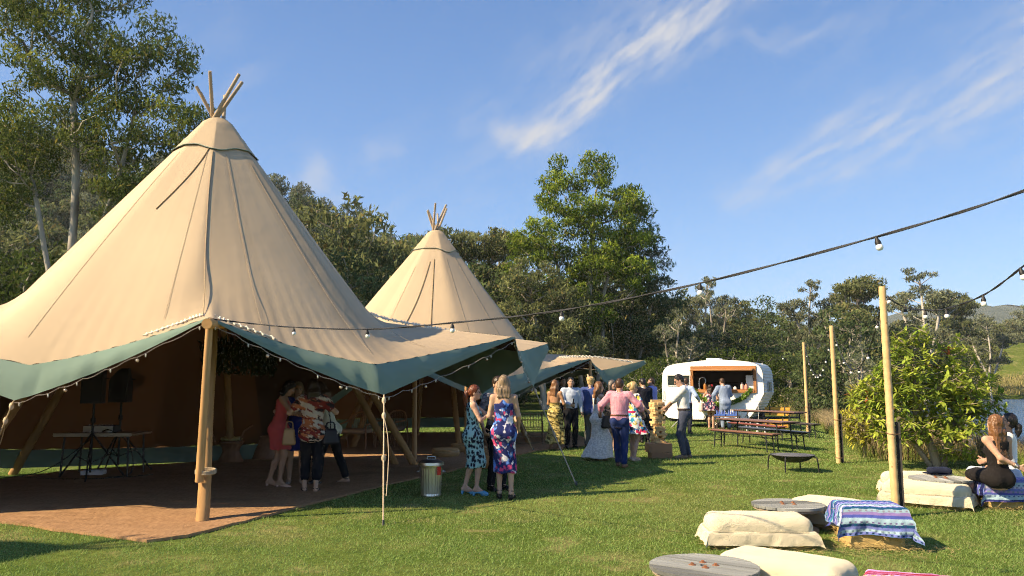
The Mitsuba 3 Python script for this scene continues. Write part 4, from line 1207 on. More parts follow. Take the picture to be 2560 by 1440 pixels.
def blanket_bale(label, c, yaw, L, W, H, drop, pal, axis, seed, cloth):
    t = thing('blanket_bale', label, 'straw bale')
    M = T().translate([float(c[0]), float(c[1]), 0.0]).rotate([0, 0, 1], math.degrees(yaw))
    straw(t, L, W, H - .02, M, 420, seed)
    P, X, Y = drape(L, W, H, .012, drop, seed, .12, 190, .035, uneven=.10)
    key = new(t + '__blanket')
    scene[key] = {**shape(sheet(P), 'm_cloth', blanket_color(pal, X, Y, axis, seed).reshape(-1, 3)), 'to_world': M}
    labels[key] = {'label': cloth}
    return t


blanket_bale('straw bale under a blue and lilac striped crochet blanket, beside the nearest pole', flat(at(2202, 1378)) + V(.02, .27, 0), -.16, .54, .46, .415, (.24, .20, .31, .30), BLUES, True, 5, 'blue and lilac crochet blanket')
blanket_bale('straw bale under a blue striped blanket with two women sitting on it', V(6.72, 10.72, 0), -.20, 1.0, .5, .38, (.25, .25, .32, .3), BLUES, True, 8, 'blue striped crochet blanket')
blanket_bale('straw bale under a red, green and pink striped blanket at the bottom edge', V(2.66, 4.98, 0), -.52, .95, .48, .42, (.25, .25, .3, .3), BRIGHTS, True, 14, 'multicoloured striped blanket')
# hat on the far drum table, loose straw on the lawn
hc = at(2345, 1186, .345)
t = thing('hat', 'dark navy hat lying on the low drum table', 'hat')
m = rounded(.30, .2, .09, .044, 16)
m.vertices[:, 2] += .045 + (wob(m.vertices, 9, 3) - .5) * .03
put(t, 'crown', moved(m, hc + V(.02, 0, .01), -.2), 'm_cloth', tone((.016, .02, .04), 9, .5))
put(t, 'brim', moved(lathe([(0, .0), (.12, .002), (.19, .012), (.2, .008), (0, -.004)], 26), hc + V(0, 0, .006), 0), 'm_cloth', (.012, .015, .03))

gs = np.random.default_rng(71)
sp = []
for c_, n_, r_ in ((flat(at(2202, 1378)), 420, .42), (V(6.7, 10.3, 0), 160, .5), (flat(at(1910, 1375)), 160, .6), (flat(at(2310, 1275)), 160, .6)):
    q = c_ + gs.normal(0, r_, (n_, 3)) * V(1, .45, 0)
    d = gs.normal(size=(n_, 3)) * V(1, 1, .15)
    d /= np.linalg.norm(d, axis=1, keepdims=True)
    w = np.cross(d, V(0, 0, 1)) * .0022
    L_ = gs.uniform(.03, .08, (n_, 1))
    q[:, 2] = gs.uniform(.02, .045, n_)
    sp.append(np.stack([q - d * L_, q + w, q + d * L_, q - w], 1))
sp = np.concatenate(sp).reshape(-1, 3)
b_ = np.arange(len(sp) // 4)[:, None] * 4
put(None, 'loose_straw', trimesh.Trimesh(sp, np.vstack([b_ + [0, 1, 2], b_ + [0, 2, 3]]), process=False), 'm_matte', np.repeat(gs.uniform(.7, 1.2, (len(sp) // 4, 1)) * V(.50, .38, .17), 4, 0), False, label='loose straw scattered on the lawn round the bales', category='straw', kind='stuff')
# ---------------------------------------------------------------- caravan bar
CW = V(.88, .88, .86)
ca = math.radians(27)
CP = away(1658, 1047, 29.6)
CP = V(CP[0], CP[1], 0)
CR, CN = V(math.cos(ca), -math.sin(ca), 0), V(-math.sin(ca), -math.cos(ca), 0)   # along the side, and out of the side towards the lawn
CM = T().translate([float(q) for q in CP]) @ T(np.array([[CR[0], -CN[0], 0, 0], [CR[1], -CN[1], 0, 0], [0, 0, 1, 0], [0, 0, 0, 1]]).tolist())
van = thing('caravan', 'white vintage caravan with a timber framed serving hatch, parked behind the tables', 'caravan')


def cput(parent, base, mesh, mat, col, smooth=True, label=None):
    key = new(f'{parent}__{base}')
    scene[key] = {**shape(mesh, mat, col, smooth), 'to_world': CM}
    if label:
        labels[key] = {'label': label}
    return key


CL, CD = 3.62, 2.05
prof = spline([(0.0, 0.62), (-.02, 1.2), (0.0, 1.85), (.10, 2.12), (.36, 2.27), (1.1, 2.37), (1.9, 2.43), (2.7, 2.40), (3.2, 2.32), (3.45, 2.22), (3.57, 2.02), (3.60, 1.75)], 8)
prof = np.vstack([prof, [(3.62, 1.25), (3.44, .92), (3.28, .62), (3.06, .36), (2.95, .33), (2.3, .30), (2.28, .30)], spline([(2.2, .30), (2.1, .48), (1.86, .56), (1.62, .48), (1.52, .30)], 6), [(.55, .30), (.2, .34), (.06, .45)]])
poly = sg.Polygon(prof).buffer(0)
def yx(p, d): # extrude a side polygon (x, z) over the depth d (y from 0)
    m = trimesh.creation.extrude_polygon(p, d, engine='earcut')
    v = m.vertices.copy()
    m.vertices = np.stack([v[:, 0], v[:, 2], v[:, 1]], -1)
    m.invert()
    return m
mani = lambda m: m3.Manifold(m3.Mesh(np.asarray(m.vertices, np.float32), np.asarray(m.faces, np.uint32)))
outer, inner = mani(yx(poly, CD)), mani(yx(poly.buffer(-.06), CD - .12)).translate([0, .06, 0])
hx0, hx1, hz0, hz1 = 1.14, 3.30, 1.34, 2.13
hole = m3.Manifold.cube([hx1 - hx0, .4, hz1 - hz0]).translate([hx0, -.2, hz0])
wl = m3.Manifold.cube([.78, .4, .34]).translate([.22, -.2, 1.52])
we = m3.Manifold.cube([.5, .68, .36]).translate([3.4, .7, 1.3])
bodym = outer - inner - hole - wl - we
bm = as_mesh(bodym)
ins = (np.abs(bm.triangles_center[:, 1] - CD / 2) < CD / 2 - .055) & np.array([poly.buffer(-.05).contains(sg.Point(c[0], c[2])) for c in bm.triangles_center])
cput(van, 'body', bm.submesh([np.where(~ins)[0]], append=True), 'm_paint', tone(CW, 2, .10), 28)
cput(van, 'lining', bm.submesh([np.where(ins)[0]], append=True), 'm_matte', (.16, .13, .11), 28)
for z, h in ((.98, .012), (2.17, .010)):
    cput(van, 'moulding', box((3.5, .012, h), (1.8, -.005, z)), 'm_satin', (.7, .7, .7), False)
for x in (1.06, 2.22, 3.40):
    cput(van, 'moulding', box((.016, .010, .86), (x, -.004, .53 if x != 2.22 else .78), 0), 'm_satin', (.66, .66, .66), False)
for k in range(26):
    cput(van, 'rivet', lathe([(0, .004), (.007, .003), (.009, 0)], 6, (0, 0, 0)).apply_transform(trimesh.transformations.rotation_matrix(PI / 2, [1, 0, 0])).apply_translation((.12 + k * .132, -.012, .99)), 'm_satin', (.5, .5, .5))
vent = box((.5, .5, .09), (1.7, 1.0, 2.47), .02)
cput(van, 'roof_vent', vent, 'm_satin', (.7, .7, .68), 30)
# ribbed cladding of the end and the front of the roof
rows = []
edge = prof[(prof[:, 0] > 3.0)]
k0 = int(np.argmax(prof[:, 0] > 3.15))
arc = np.vstack([prof[k0 + 2:89], [(3.62, 1.25), (3.44, .92), (3.28, .62), (3.08, .37)]])
ls = sg.LineString(arc)
for s in np.linspace(0, ls.length, 230):
    p = ls.interpolate(s)
    q = ls.interpolate(min(s + .01, ls.length))
    d = V(q.x - p.x, q.y - p.y)
    d = d / (np.linalg.norm(d) + 1e-9)
    nrm = V(-d[1], d[0])
    if nrm[0] < -.1:
        nrm = -nrm
    o = .004 + .017 * (.5 + .5 * math.cos(s / .11 * 2 * PI))
    rows.append([(p.x + nrm[0] * o, y, p.y + nrm[1] * o) for y in (0.012, CD - .012)])
rows = np.array(rows)
clad = sheet(rows)
cc = clad.triangles_center
keep = ~((np.abs(cc[:, 1] - 1.04) < .36) & (np.abs(cc[:, 2] - 1.48) < .2) & (cc[:, 0] > 3.3))
cput(van, 'cladding', clad, 'm_paint', (.52, .52, .49), 60, 'ribbed end cladding')
# end window: two panes in a grey frame
wk = new(f'{van}__window')
for y0 in (.72, 1.06):
    for bx_, sz in (((3.645, y0 + .155, 1.30), (.05, .33, .03)), ((3.645, y0 + .155, 1.64), (.05, .33, .03)), ((3.645, y0, 1.47), (.05, .03, .34)), ((3.645, y0 + .31, 1.47), (.05, .03, .34))):
        cput(wk, 'frame', box(sz, bx_, .005), 'm_satin', (.32, .34, .34), 30)
    cput(wk, 'pane', box((.008, .29, .31), (3.65, y0 + .155, 1.47)), 'm_gloss', (.12, .13, .06), False)
wk = new(f'{van}__window')
for bx_, sz in (((.61, -.012, 1.50), (.84, .03, .03)), ((.61, -.012, 1.88), (.84, .03, .03)), ((.20, -.012, 1.69), (.03, .03, .38)), ((1.02, -.012, 1.69), (.03, .03, .38)), ((.61, -.010, 1.69), (.02, .03, .38))):
    cput(wk, 'frame', box(sz, bx_, .005), 'm_satin', (.55, .56, .55), 30)
cput(wk, 'pane', box((.80, .006, .36), (.61, .01, 1.69)), 'm_gloss', (.025, .035, .03), False)
# the hatch: timber frame, flap held out above, its struts, sill and what stands inside
TIM = V(.34, .15, .05)
hk = new(f'{van}__hatch')
for c, s in (((hx0 - .03, -.02, (hz0 + hz1) / 2), (.10, .07, hz1 - hz0 + .16)), ((hx1 + .03, -.02, (hz0 + hz1) / 2), (.10, .07, hz1 - hz0 + .16)), (((hx0 + hx1) / 2, -.02, hz1 + .035), (hx1 - hx0, .07, .09)), (((hx0 + hx1) / 2, -.03, hz0 - .035), (hx1 - hx0, .10, .09))):
    cput(hk, 'frame', box(s, c, .008), 'm_satin', wood(TIM, 0 if s[0] > s[2] else 2, 4, .4), 30)
cput(hk, 'sill', box((hx1 - hx0, .34, .03), ((hx0 + hx1) / 2, .12, hz0 + .02), .006), 'm_satin', wood(TIM, 0, 6), 30)
fl = box((hx1 - hx0 + .02, .42, .035), (0, -.21, 0), .006)
fl.apply_transform(trimesh.transformations.rotation_matrix(math.radians(8), [1, 0, 0]))
fl.apply_translation(((hx0 + hx1) / 2, -.02, hz1 - .02))
cput(hk, 'flap', fl, 'm_satin', wood(TIM * .9, 0, 9), 30)
for k in range(3):
    cput(hk, 'batten', box((.5, .03, .03), (hx0 + .4 + k * .68, -.30, hz1 - .075), .004), 'm_satin', wood(TIM * 1.2, 0, 11 + k), 30)
for x in (hx0 + .02, hx1 - .02):
    cput(hk, 'strut', tube([(x, -.03, hz1 - .42), (x, -.40, hz1 - .09)], .012, 6), 'm_satin', (.05, .05, .05))
cput(van, 'shelf', box((2.0, .3, .03), (2.2, 1.75, 1.62)), 'm_matte', (.10, .07, .05), False)
cput(van, 'back_counter', box((2.6, .5, .9), (2.0, 1.68, .8)), 'm_matte', (.09, .07, .06), False)
# wheel, arch, stays, floor
wc = V(1.86, .12, .32)
tk = new(f'{van}__wheel')
rot = trimesh.transformations.rotation_matrix(PI / 2, [1, 0, 0])
def wheel_part(base, profile, col, mat):
    m = lathe(profile, 36)
    m.apply_transform(rot)
    m.apply_translation(wc)
    cput(tk, base, m, mat, col, 40)
wheel_part('tyre', [(.19, -.075), (.27, -.085), (.315, -.06), (.322, 0), (.315, .06), (.27, .085), (.19, .075)], (.022, .022, .024), 'm_matte')
wheel_part('rim', [(.0, .075), (.05, .08), (.07, .06), (.11, .045), (.13, .06), (.17, .05), (.195, .075), (.2, .06), (.2, -.06)], (.62, .62, .60), 'm_metal')
wheel_part('hub_cap', [(0, .11), (.04, .105), (.06, .085), (.06, .07)], (.7, .7, .7), 'm_metal')
arch = np.array([[(1.86 + .37 * math.cos(q), y, .30 + .30 * math.sin(q)) for q in np.linspace(0, PI, 20)] for y in (-.03, .6)])
cput(van, 'wheel_arch', sheet(arch), 'm_matte', (.03, .03, .03))
cput(van, 'chassis', box((3.0, 1.8, .10), (1.7, 1.05, .26)), 'm_matte', (.04, .04, .04), False)
cput(van, 'axle', box((.1, 1.8, .1), (1.86, 1.0, .32)), 'm_matte', (.03, .03, .03), False)
for x, dx in ((.62, -.32), (2.8, .2)):
    cput(van, 'corner_stay', tube([(x, .1, .32), (x + dx, .06, .0)], .022, 6), 'm_satin', (.32, .33, .33))
cput(van, 'tail_light', box((.16, .03, .10), (1.0, -.015, .86), .01), 'm_gloss', (.45, .02, .02), 30, 'red side lamp')
cput(van, 'grab_handle', tube(spline([(.08, -.0, .95), (.04, -.06, 1.0), (.04, -.06, 1.25), (.08, 0, 1.3)], 6), .012, 6), 'm_metal', (.6, .6, .6))
cput(van, 'drawbar', join([tube([(3.1, .4, .36), (4.6, 1.0, .40)], .035, 6), tube([(3.1, 1.65, .36), (4.6, 1.05, .40)], .035, 6)]), 'm_satin', (.05, .05, .05))
cpt = lambda x, y, z: CP + CR * x - CN * y + V(0, 0, z)
for k, (x, y, z, l) in enumerate(((3.95, .75, .46, 'yellow timber crate on the caravan drawbar'), (3.9, .55, .06, 'yellow timber crate on the grass by the caravan drawbar'))):
    t = thing('crate', l, 'crate')
    c = cpt(x, y, z)
    for q in range(3):
        for sy in (-1, 1):
            put(t, 'slat', box((.86, .016, .085), c + V(0, 0, .05 + q * .1) - CN * (sy * .2) * 1.0, .003, -ca), 'm_satin', wood((.62, .33, .05), 0, q), 30)
        for sx in (-1, 1):
            put(t, 'slat', box((.016, .38, .085), c + V(0, 0, .05 + q * .1) + CR * (sx * .42), .003, -ca), 'm_satin', wood((.62, .33, .05), 1, q), 30)
    for sx in (-1, 1):
        put(t, 'strap', box((.05, .425, .31), c + V(0, 0, .16) + CR * (sx * .25), .004, -ca), 'm_satin', (.06, .05, .03), 30)
t = thing('crate_table', 'low wooden side table with blue bottle crates beside the caravan', 'table')
c = cpt(2.55, -1.1, 0)
put(t, 'top', box((.85, .45, .03), c + V(0, 0, .48), .004, -ca), 'm_satin', wood((.20, .12, .09), 0, 3), 30)
for sx in (-1, 1):
    for sy in (-1, 1):
        put(t, 'leg', box((.035, .035, .47), c + CR * sx * .39 + CN * sy * .19 + V(0, 0, .235), .003, -ca), 'm_satin', (.10, .07, .05), 30)
for k in range(2):
    u = thing('bottle_crate', ('left' if k == 0 else 'right') + ' blue bottle crate on the low table beside the caravan', 'crate')
    b = c + CR * (k * .4 - .2) + V(0, 0, .495)
    put(u, 'tray', box((.37, .36, .05), b + V(0, 0, .026), .006, -ca), 'm_satin', (.05, .12, .40), 30)
    for i in range(4):
        put(u, 'bottle', lathe([(0, 0), (.03, 0), (.03, .09), (.012, .13), (.012, .16), (0, .16)], 10, b + CR * (i * .085 - .13) + V(0, 0, .03)), 'm_gloss', (.10, .16, .45))
# bottles, tap and jars on the sill; garland under it
t = thing('beer_tap', 'chrome swan neck tap on the hatch sill', 'tap')
b = cpt(1.35, .05, hz0 + .035)
put(t, 'spout', tube(spline([b, b + V(0, 0, .3), b + CR * .05 + V(0, 0, .40), b + CR * .16 + V(0, 0, .42), b + CR * .23 + V(0, 0, .35), b + CR * .23 + V(0, 0, .22)], 8), .016, 8), 'm_metal', (.75, .75, .75))
put(t, 'foot', lathe([(0, .05), (.05, .04), (.06, 0), (0, 0)], 16, b), 'm_metal', (.7, .7, .7))
for x, l, c_, h in ((1.55, 'amber bottle beside the tap on the hatch sill', (.40, .16, .03), .24), (1.72, 'small pale jar on the hatch sill', (.6, .55, .42), .13), (2.62, 'white napkin stack on the hatch sill', (.75, .74, .7), .10), (2.86, 'jar of striped straws on the hatch sill', (.62, .45, .38), .24), (3.0, 'striped box at the right of the hatch sill', (.60, .28, .20), .20)):
    t = thing('jar', l, 'jar')
    b = cpt(x, .08, hz0 + .035)
    put(t, 'body', lathe([(0, 0), (.055, 0), (.06, .02), (.06, h * .7), (.03, h * .85), (.03, h), (0, h)], 14, b), 'm_gloss', tone(c_, 30, .5))
    put(t, 'lid', lathe([(0, h + .02), (.034, h + .018), (.034, h - .004), (0, h - .004)], 12, b), 'm_satin', V(*c_) * .6)
t = thing('menu_board', 'white menu board leaning inside the right of the hatch', 'sign')
m = box((.26, .02, .5), cpt(3.12, .14, hz0 + .29), .005, -ca)
put(t, 'board', m, 'm_satin', (.82, .82, .80), 30)
put(t, 'foot', box((.26, .12, .02), cpt(3.12, .16, hz0 + .045), .003, -ca), 'm_satin', (.5, .4, .3), 30)
t = thing('garland', 'green leaf garland hung in a swag under the serving hatch', 'garland')
q = spline([cpt(1.2, -.06, 1.34), cpt(1.42, -.08, 1.12), cpt(1.75, -.09, .93), cpt(2.15, -.09, .84), cpt(2.55, -.09, .93), cpt(2.9, -.08, 1.1), cpt(3.2, -.06, 1.38)], 14)
put(t, 'stem', tube(q, .012, 5), 'm_matte', (.12, .10, .04))
lm, lc = leaf_mesh(77, q, np.full(len(q), .075), 26, .10, ((.12, .22, .035), (.32, .46, .08), (.7, .7, .6)), .3, 1, .9, aspect=.5)
k = put(t, 'foliage', lm, 'm_leaf', lc, False, kind='stuff')

# ---------------------------------------------------------------- inside the front tipi
BLK = (.016, .016, .018)
def speaker(label, x, y, z, yaw):
    t = thing('speaker_stand', 'tripod ' + label.replace('speaker', 'stand of the speaker'), 'stand', 'speaker stands')
    c = V(x, y, 0)
    put(t, 'pole', tube([c + V(0, 0, .12), c + V(0, 0, z)], .02, 8), 'm_satin', BLK)
    put(t, 'collar', lathe([(.02, .0), (.04, .0), (.04, .08), (.02, .08)], 12, c + V(0, 0, .95)), 'm_satin', BLK)
    for k in range(3):
        a = k * 2 * PI / 3 + yaw
        d = V(math.cos(a), math.sin(a), 0)
        put(t, 'leg', tube([c + V(0, 0, .78), c + d * .58 + V(0, 0, .02)], .015, 6), 'm_satin', BLK)
        put(t, 'brace', tube([c + V(0, 0, .28), c + d * .30 + V(0, 0, .40)], .009, 5), 'm_satin', BLK)
    u = thing('speaker', label, 'speaker', 'speakers on stands')
    hull = trimesh.creation.extrude_polygon(sg.Polygon([(-.16, -.17), (.16, -.17), (.12, .16), (-.12, .16)]).buffer(.01), .62, engine='earcut')
    put(u, 'cabinet', moved(hull, c + V(0, 0, z), yaw * .2), 'm_satin', (.022, .022, .024), 30)
    gz = moved(box((.29, .012, .57), (0, -.187, .31), .004), c + V(0, 0, z), yaw * .2)
    put(u, 'grille', gz, 'm_matte', tone((.03, .03, .032), 90, 1.2), 30)
    put(u, 'handle', moved(tube(spline([(.17, -.05, .42), (.2, -.03, .42), (.2, .06, .42), (.16, .08, .42)], 5), .01, 5), c + V(0, 0, z), yaw * .2), 'm_satin', BLK)
p = at(188, 1206)
speaker('black speaker nearest the left guy rope', p[0] + .05, p[1] + .35, 1.28, .9)
speaker('black speaker farther back, right of the other speaker', away(298, 1100, 14.9)[0], 14.9, 1.27, .3)
t = thing('music_table', 'pale edged trestle table holding the sound mixer', 'table')
a0 = away(150, 1080, 13.9)
tc = V(a0[0] + .6, a0[1] + .35, 0)
put(t, 'top', box((1.35, .72, .035), tc + V(0, 0, .74), .004, .08), 'm_satin', wood((.30, .19, .11), 0, 5), 30)
put(t, 'edge_board', box((1.30, .02, .06), tc + V(-.03, -.365, .735), .003, .08), 'm_satin', (.50, .42, .30), 30)
for sx in (-.55, .55):
    for sy in (-.28, .28):
        put(t, 'leg', tube([tc + V(sx, sy, .73), tc + V(sx * 1.05, sy * 1.1, 0)], .016, 6), 'm_satin', (.05, .05, .05))
t = thing('sound_mixer', 'silver faced sound mixer with cables on the trestle table', 'mixer')
mc = tc + V(-.05, 0, .76)
put(t, 'case', box((.52, .3, .12), mc + V(0, 0, .06), .01, .08), 'm_satin', (.05, .05, .055), 30)
put(t, 'face', box((.50, .012, .11), mc + V(0, -.155, .062), .003, .08), 'm_metal', tone((.6, .6, .58), 60, .8), 30)
for k in range(8):
    put(t, 'knob', lathe([(0, .02), (.01, .02), (.012, 0)], 8, mc + V(-.2 + k * .057, -.06, .12)), 'm_satin', (.3, .3, .3))
for k in range(3):
    t = thing('cable', ('black cable looping down from the mixer', 'black cable lying on the mat under the music table', 'black cable running from the left speaker stand')[k], 'cable')
    pts = ([mc + V(.1, -.2, .03), mc + V(.3, -.3, .05), mc + V(.62, -.28, -.2), tc + V(.64, -.3, .1), tc + V(.3, -.5, .03)], [tc + V(-1.2, -.4, .03), tc + V(-.3, -.7, .03), tc + V(.5, -.5, .03), tc + V(.9, .0, .03)], [tc + V(-.3, .3, .7), tc + V(-.75, -.2, .2), tc + V(-1.3, -.3, .03), tc + V(-2.2, -.1, .03)])[k]
    put(None if False else t, 'lead', tube(spline(pts, 10), .009, 5), 'm_satin', BLK)
    put(t, 'plug', tube([pts[0], pts[0] + V(.04, 0, .0)], .014, 6), 'm_satin', (.08, .08, .08))
t = thing('power_box', 'white flat box lying on the mat under the music table', 'box')
pb = at(226, 1192)
put(t, 'case', box((.36, .22, .085), pb + V(0, .1, .06), .008, .1), 'm_satin', (.62, .62, .62), 30)
put(t, 'lid', box((.30, .18, .01), pb + V(0, .1, .107), .003, .1), 'm_satin', (.5, .52, .55), 30)
t = thing('bar_counter', 'wide wooden bar counter at the back of the front tipi', 'counter')
bc = away(395, 1100, 17.2)
bc = V(bc[0] - .05, bc[1], 0)
for k in range(8):
    put(t, 'panel', box((.148, .04, .84), bc + V(-.53 + k * .15, -.3, .44), .004), 'm_satin', wood((.30, .13, .05), 2, k), 30)
put(t, 'top', box((1.3, .66, .05), bc + V(0, 0, .88), .006), 'm_satin', wood((.24, .14, .07), 0, 2), 30)
put(t, 'runner', box((1.18, .012, .16), bc + V(.0, -.327, .80), .003), 'm_cloth', tone((.34, .30, .16), 40, .7), 30, label='woven runner along the counter front')
put(t, 'side', box((.04, .6, .84), bc + V(.6, 0, .44), .004), 'm_satin', wood((.20, .09, .04), 2, 6), 30)
for k, (x, h) in enumerate(((.05, .30), (.33, .24), (.52, .25))):
    t = thing('vase', ('glass vase with dark leaves on the bar counter', 'middle clear vase on the bar counter', 'right clear vase on the bar counter')[k], 'vase')
    c = bc + V(x, -.05, .905)
    put(t, 'glass', lathe([(0, .004), (.05, .004), (.052, .01), (.055, h), (.051, h), (.048, .015), (0, .012)], 18, c), 'm_gloss', (.13, .15, .15))
    if k == 0:
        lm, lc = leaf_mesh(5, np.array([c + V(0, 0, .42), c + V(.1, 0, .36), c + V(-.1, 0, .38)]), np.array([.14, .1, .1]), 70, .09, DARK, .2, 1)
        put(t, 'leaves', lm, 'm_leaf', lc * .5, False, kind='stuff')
    else:
        put(t, 'water', lathe([(0, .02), (.046, .02), (.046, h * .6), (0, h * .6)], 14, c), 'm_gloss', (.10, .12, .11))
# peacock chair
RAT = V(.20, .10, .05)
def peacock(label, c, yaw, s=1.0):
    t = thing('peacock_chair', label, 'chair')
    P_ = lambda x, y, z: c + V(math.cos(yaw) * x - math.sin(yaw) * y, math.sin(yaw) * x + math.cos(yaw) * y, z) * s
    a = np.linspace(-.55, PI + .55, 40)
    lobes = [P_(.30 * math.cos(q) * 1.0, .26 + .05 * math.sin(q), 1.03 + .27 * math.sin(q)) for q in np.linspace(.1, PI - .1, 16)]
    rl = [P_(.30 + .16 * math.cos(q) - .02, .24, .82 + .19 * math.sin(q)) for q in np.linspace(1.5, -1.2, 12)]
    ll = [P_(-.30 - .16 * math.cos(q) + .02, .24, .82 + .19 * math.sin(q)) for q in np.linspace(-1.2, 1.5, 12)]
    put(t, 'back_rim', tube(spline(rl[::-1] + lobes + ll[::-1], 3), .022 * s, 6), 'm_satin', wood(RAT * 1.7, 2, 3))
    for k, q in enumerate(np.linspace(-1, 1, 15)):
        top = P_(.46 * q if abs(q) > .62 else .30 * math.sin(q * 1.5), .27, (.86 + .1 * (1 - abs(q))) if abs(q) > .62 else 1.03 + .26 * math.sqrt(max(0, 1 - (q / .75) ** 2)))
        put(t, 'back_cane', tube([P_(.16 * q, .20, .46), top], .006 * s, 4), 'm_satin', RAT)
    put(t, 'back_panel', sheet(np.array([[P_(x * (.16 + .2 * z), .22 + .06 * z, .45 + .6 * z) for x in np.linspace(-1, 1, 9)] for z in np.linspace(0, 1, 9)])), 'm_matte', tone(RAT * .5, 40, .9))
    put(t, 'seat', lathe([(0, .45), (.24, .45), (.26, .43), (.25, .40), (0, .40)], 24, c), 'm_satin', tone(RAT, 40, .6), 40)
    put(t, 'cushion', lathe([(0, .53), (.15, .525), (.205, .50), (.215, .475), (.2, .455), (0, .452)], 24, c), 'm_cloth', tone((.50, .42, .18), 12, .3))
    a = np.linspace(0, 2 * PI, 60, endpoint=False)
    rows = [np.stack([c[0] + (r + .006 * np.sin(a * 30)) * np.cos(a), c[1] + (r + .006 * np.sin(a * 30)) * np.sin(a), 0 * a + z], -1) for z, r in ((0, .27), (.1, .22), (.22, .165), (.3, .18), (.41, .25))]
    put(t, 'base', sheet(np.array(rows), True), 'm_satin', tone(RAT, 30, .7))
    for s_ in (-1, 1):
        put(t, 'arm', tube(spline([P_(s_ * .36, .2, .72), P_(s_ * .36, -.05, .68), P_(s_ * .30, -.22, .60), P_(s_ * .24, -.22, .42)], 7), .018 * s, 6), 'm_satin', RAT)
cc = away(577, 1140, 16.6)
peacock('wicker peacock chair with a round yellow cushion at the back of the tipi', V(cc[0], cc[1], 0), 0, 1.05)
def wicker_drum(base, label, cat, c, r, h, waist=.85, col=RAT, top=True, group=None):
    t = thing(base, label, cat, group)
    a = np.linspace(0, 2 * PI, 72, endpoint=False)
    rows = [np.stack([c[0] + (r * (waist + (1 - waist) * (2 * u - 1) ** 2) + .007 * np.sin(a * 36 + PI * int(u * 12))) * np.cos(a), c[1] + (r * (waist + (1 - waist) * (2 * u - 1) ** 2) + .007 * np.sin(a * 36 + PI * int(u * 12))) * np.sin(a), 0 * a + .02 + u * h], -1) for u in np.linspace(0, 1, 13)]
    put(t, 'weave', sheet(np.array(rows), True), 'm_satin', tone(col, 30, .7))
    put(t, 'top', lathe([(0, h + .035), (r * .95, h + .035), (r * 1.05, h + .02), (r * 1.03, h), (0, h)], 30, c), 'm_satin', tone(V(*col) * 1.2, 25, .5), 40)
def ip(px_, py_): return flat(at(px_, py_))
wicker_drum('wicker_table', 'round wicker side table left of the woman in the coral dress', 'table', ip(650, 1153) + V(0, .3, 0), .27, .5, .8)
wicker_drum('pouf', 'woven straw pouf on the mat behind the metal bin', 'pouf', ip(1112, 1146) + V(0, .25, 0), .28, .16, 1.1, V(.42, .25, .10), group='woven straw poufs')
wicker_drum('pouf', 'second woven straw pouf, behind the first, by the red haired woman', 'pouf', ip(1152, 1137) + V(0, .6, 0), .26, .17, 1.1, V(.38, .22, .09), group='woven straw poufs')
wicker_drum('pouf', 'straw pouf half hidden behind the red haired woman', 'pouf', ip(1218, 1146) + V(.0, .2, 0), .26, .2, 1.1, V(.36, .21, .09), group='woven straw poufs')
def wicker_armchair(label, c, yaw, w=.6, base='wicker_armchair', cat='chair', col=RAT):
    t = thing(base, label, cat)
    P_ = lambda x, y, z: c + V(math.cos(yaw) * x - math.sin(yaw) * y, math.sin(yaw) * x + math.cos(yaw) * y, z)
    h = w / 2
    put(t, 'seat', sheet(np.array([[P_(x, y, .40 + .01 * math.sin(x * 60)) for x in np.linspace(-h, h, 12)] for y in np.linspace(-.28, .26, 8)])), 'm_satin', tone(col, 40, .7))
    put(t, 'cushion', moved(rounded(w * .9, .5, .11, .05, 16), P_(0, 0, .46), yaw), 'm_cloth', tone(V(.26, .2, .15), 20, .7))
    put(t, 'back_rim', tube(spline([P_(-h, -.2, .62), P_(-h, .2, .68), P_(-h * .6, .30, .86), P_(0, .33, .9), P_(h * .6, .30, .86), P_(h, .2, .68), P_(h, -.2, .62)], 8), .02, 6), 'm_satin', V(*col) * 1.5)
    for k, q in enumerate(np.linspace(-1, 1, int(w * 18))):
        put(t, 'back_cane', tube([P_(q * h * .9, .26, .42), P_(q * h * .95, .30, .88 - .2 * q * q)], .007, 4), 'm_satin', col)
    for x in (-h, h):
        for y in (-.24, .26):
            put(t, 'leg', tube([P_(x, y, .62), P_(x * 1.02, y, 0)], .018, 6), 'm_satin', col)
wicker_armchair('wicker armchair right of the woman in the white top', ip(880, 1130) + V(0, .5, 0), -.3, .75)
wicker_armchair('wicker armchair farther right at the back of the front tipi', ip(930, 1128) + V(.2, 1.5, 0), -.6, .7)
t = thing('cane_bench', 'slatted cane bench behind the woman in the blue floral dress', 'bench')
c = ip(1322, 1116) + V(-.05, .3, 0)
for z in (.06, .22, .42, .47, .64, .8):
    put(t, 'rail', tube([c + V(-.42, 0 if z < .5 else .35, z), c + V(.42, 0 if z < .5 else .35, z)], .016, 6), 'm_satin', wood((.24, .17, .10), 0, int(z * 90)))
for k in range(12):
    x = -.4 + k * .073
    put(t, 'slat', tube([c + V(x, -.02, .47), c + V(x, .36, .47), c + V(x, .36, .8)], .010, 5), 'm_satin', wood((.22, .15, .09), 1, k))
for x in (-.42, .42):
    for y in (0, .36):
        put(t, 'leg', tube([c + V(x, y, 0), c + V(x, y, .64 if y == 0 else .86)], .02, 6), 'm_satin', wood((.22, .15, .09), 2, 3))
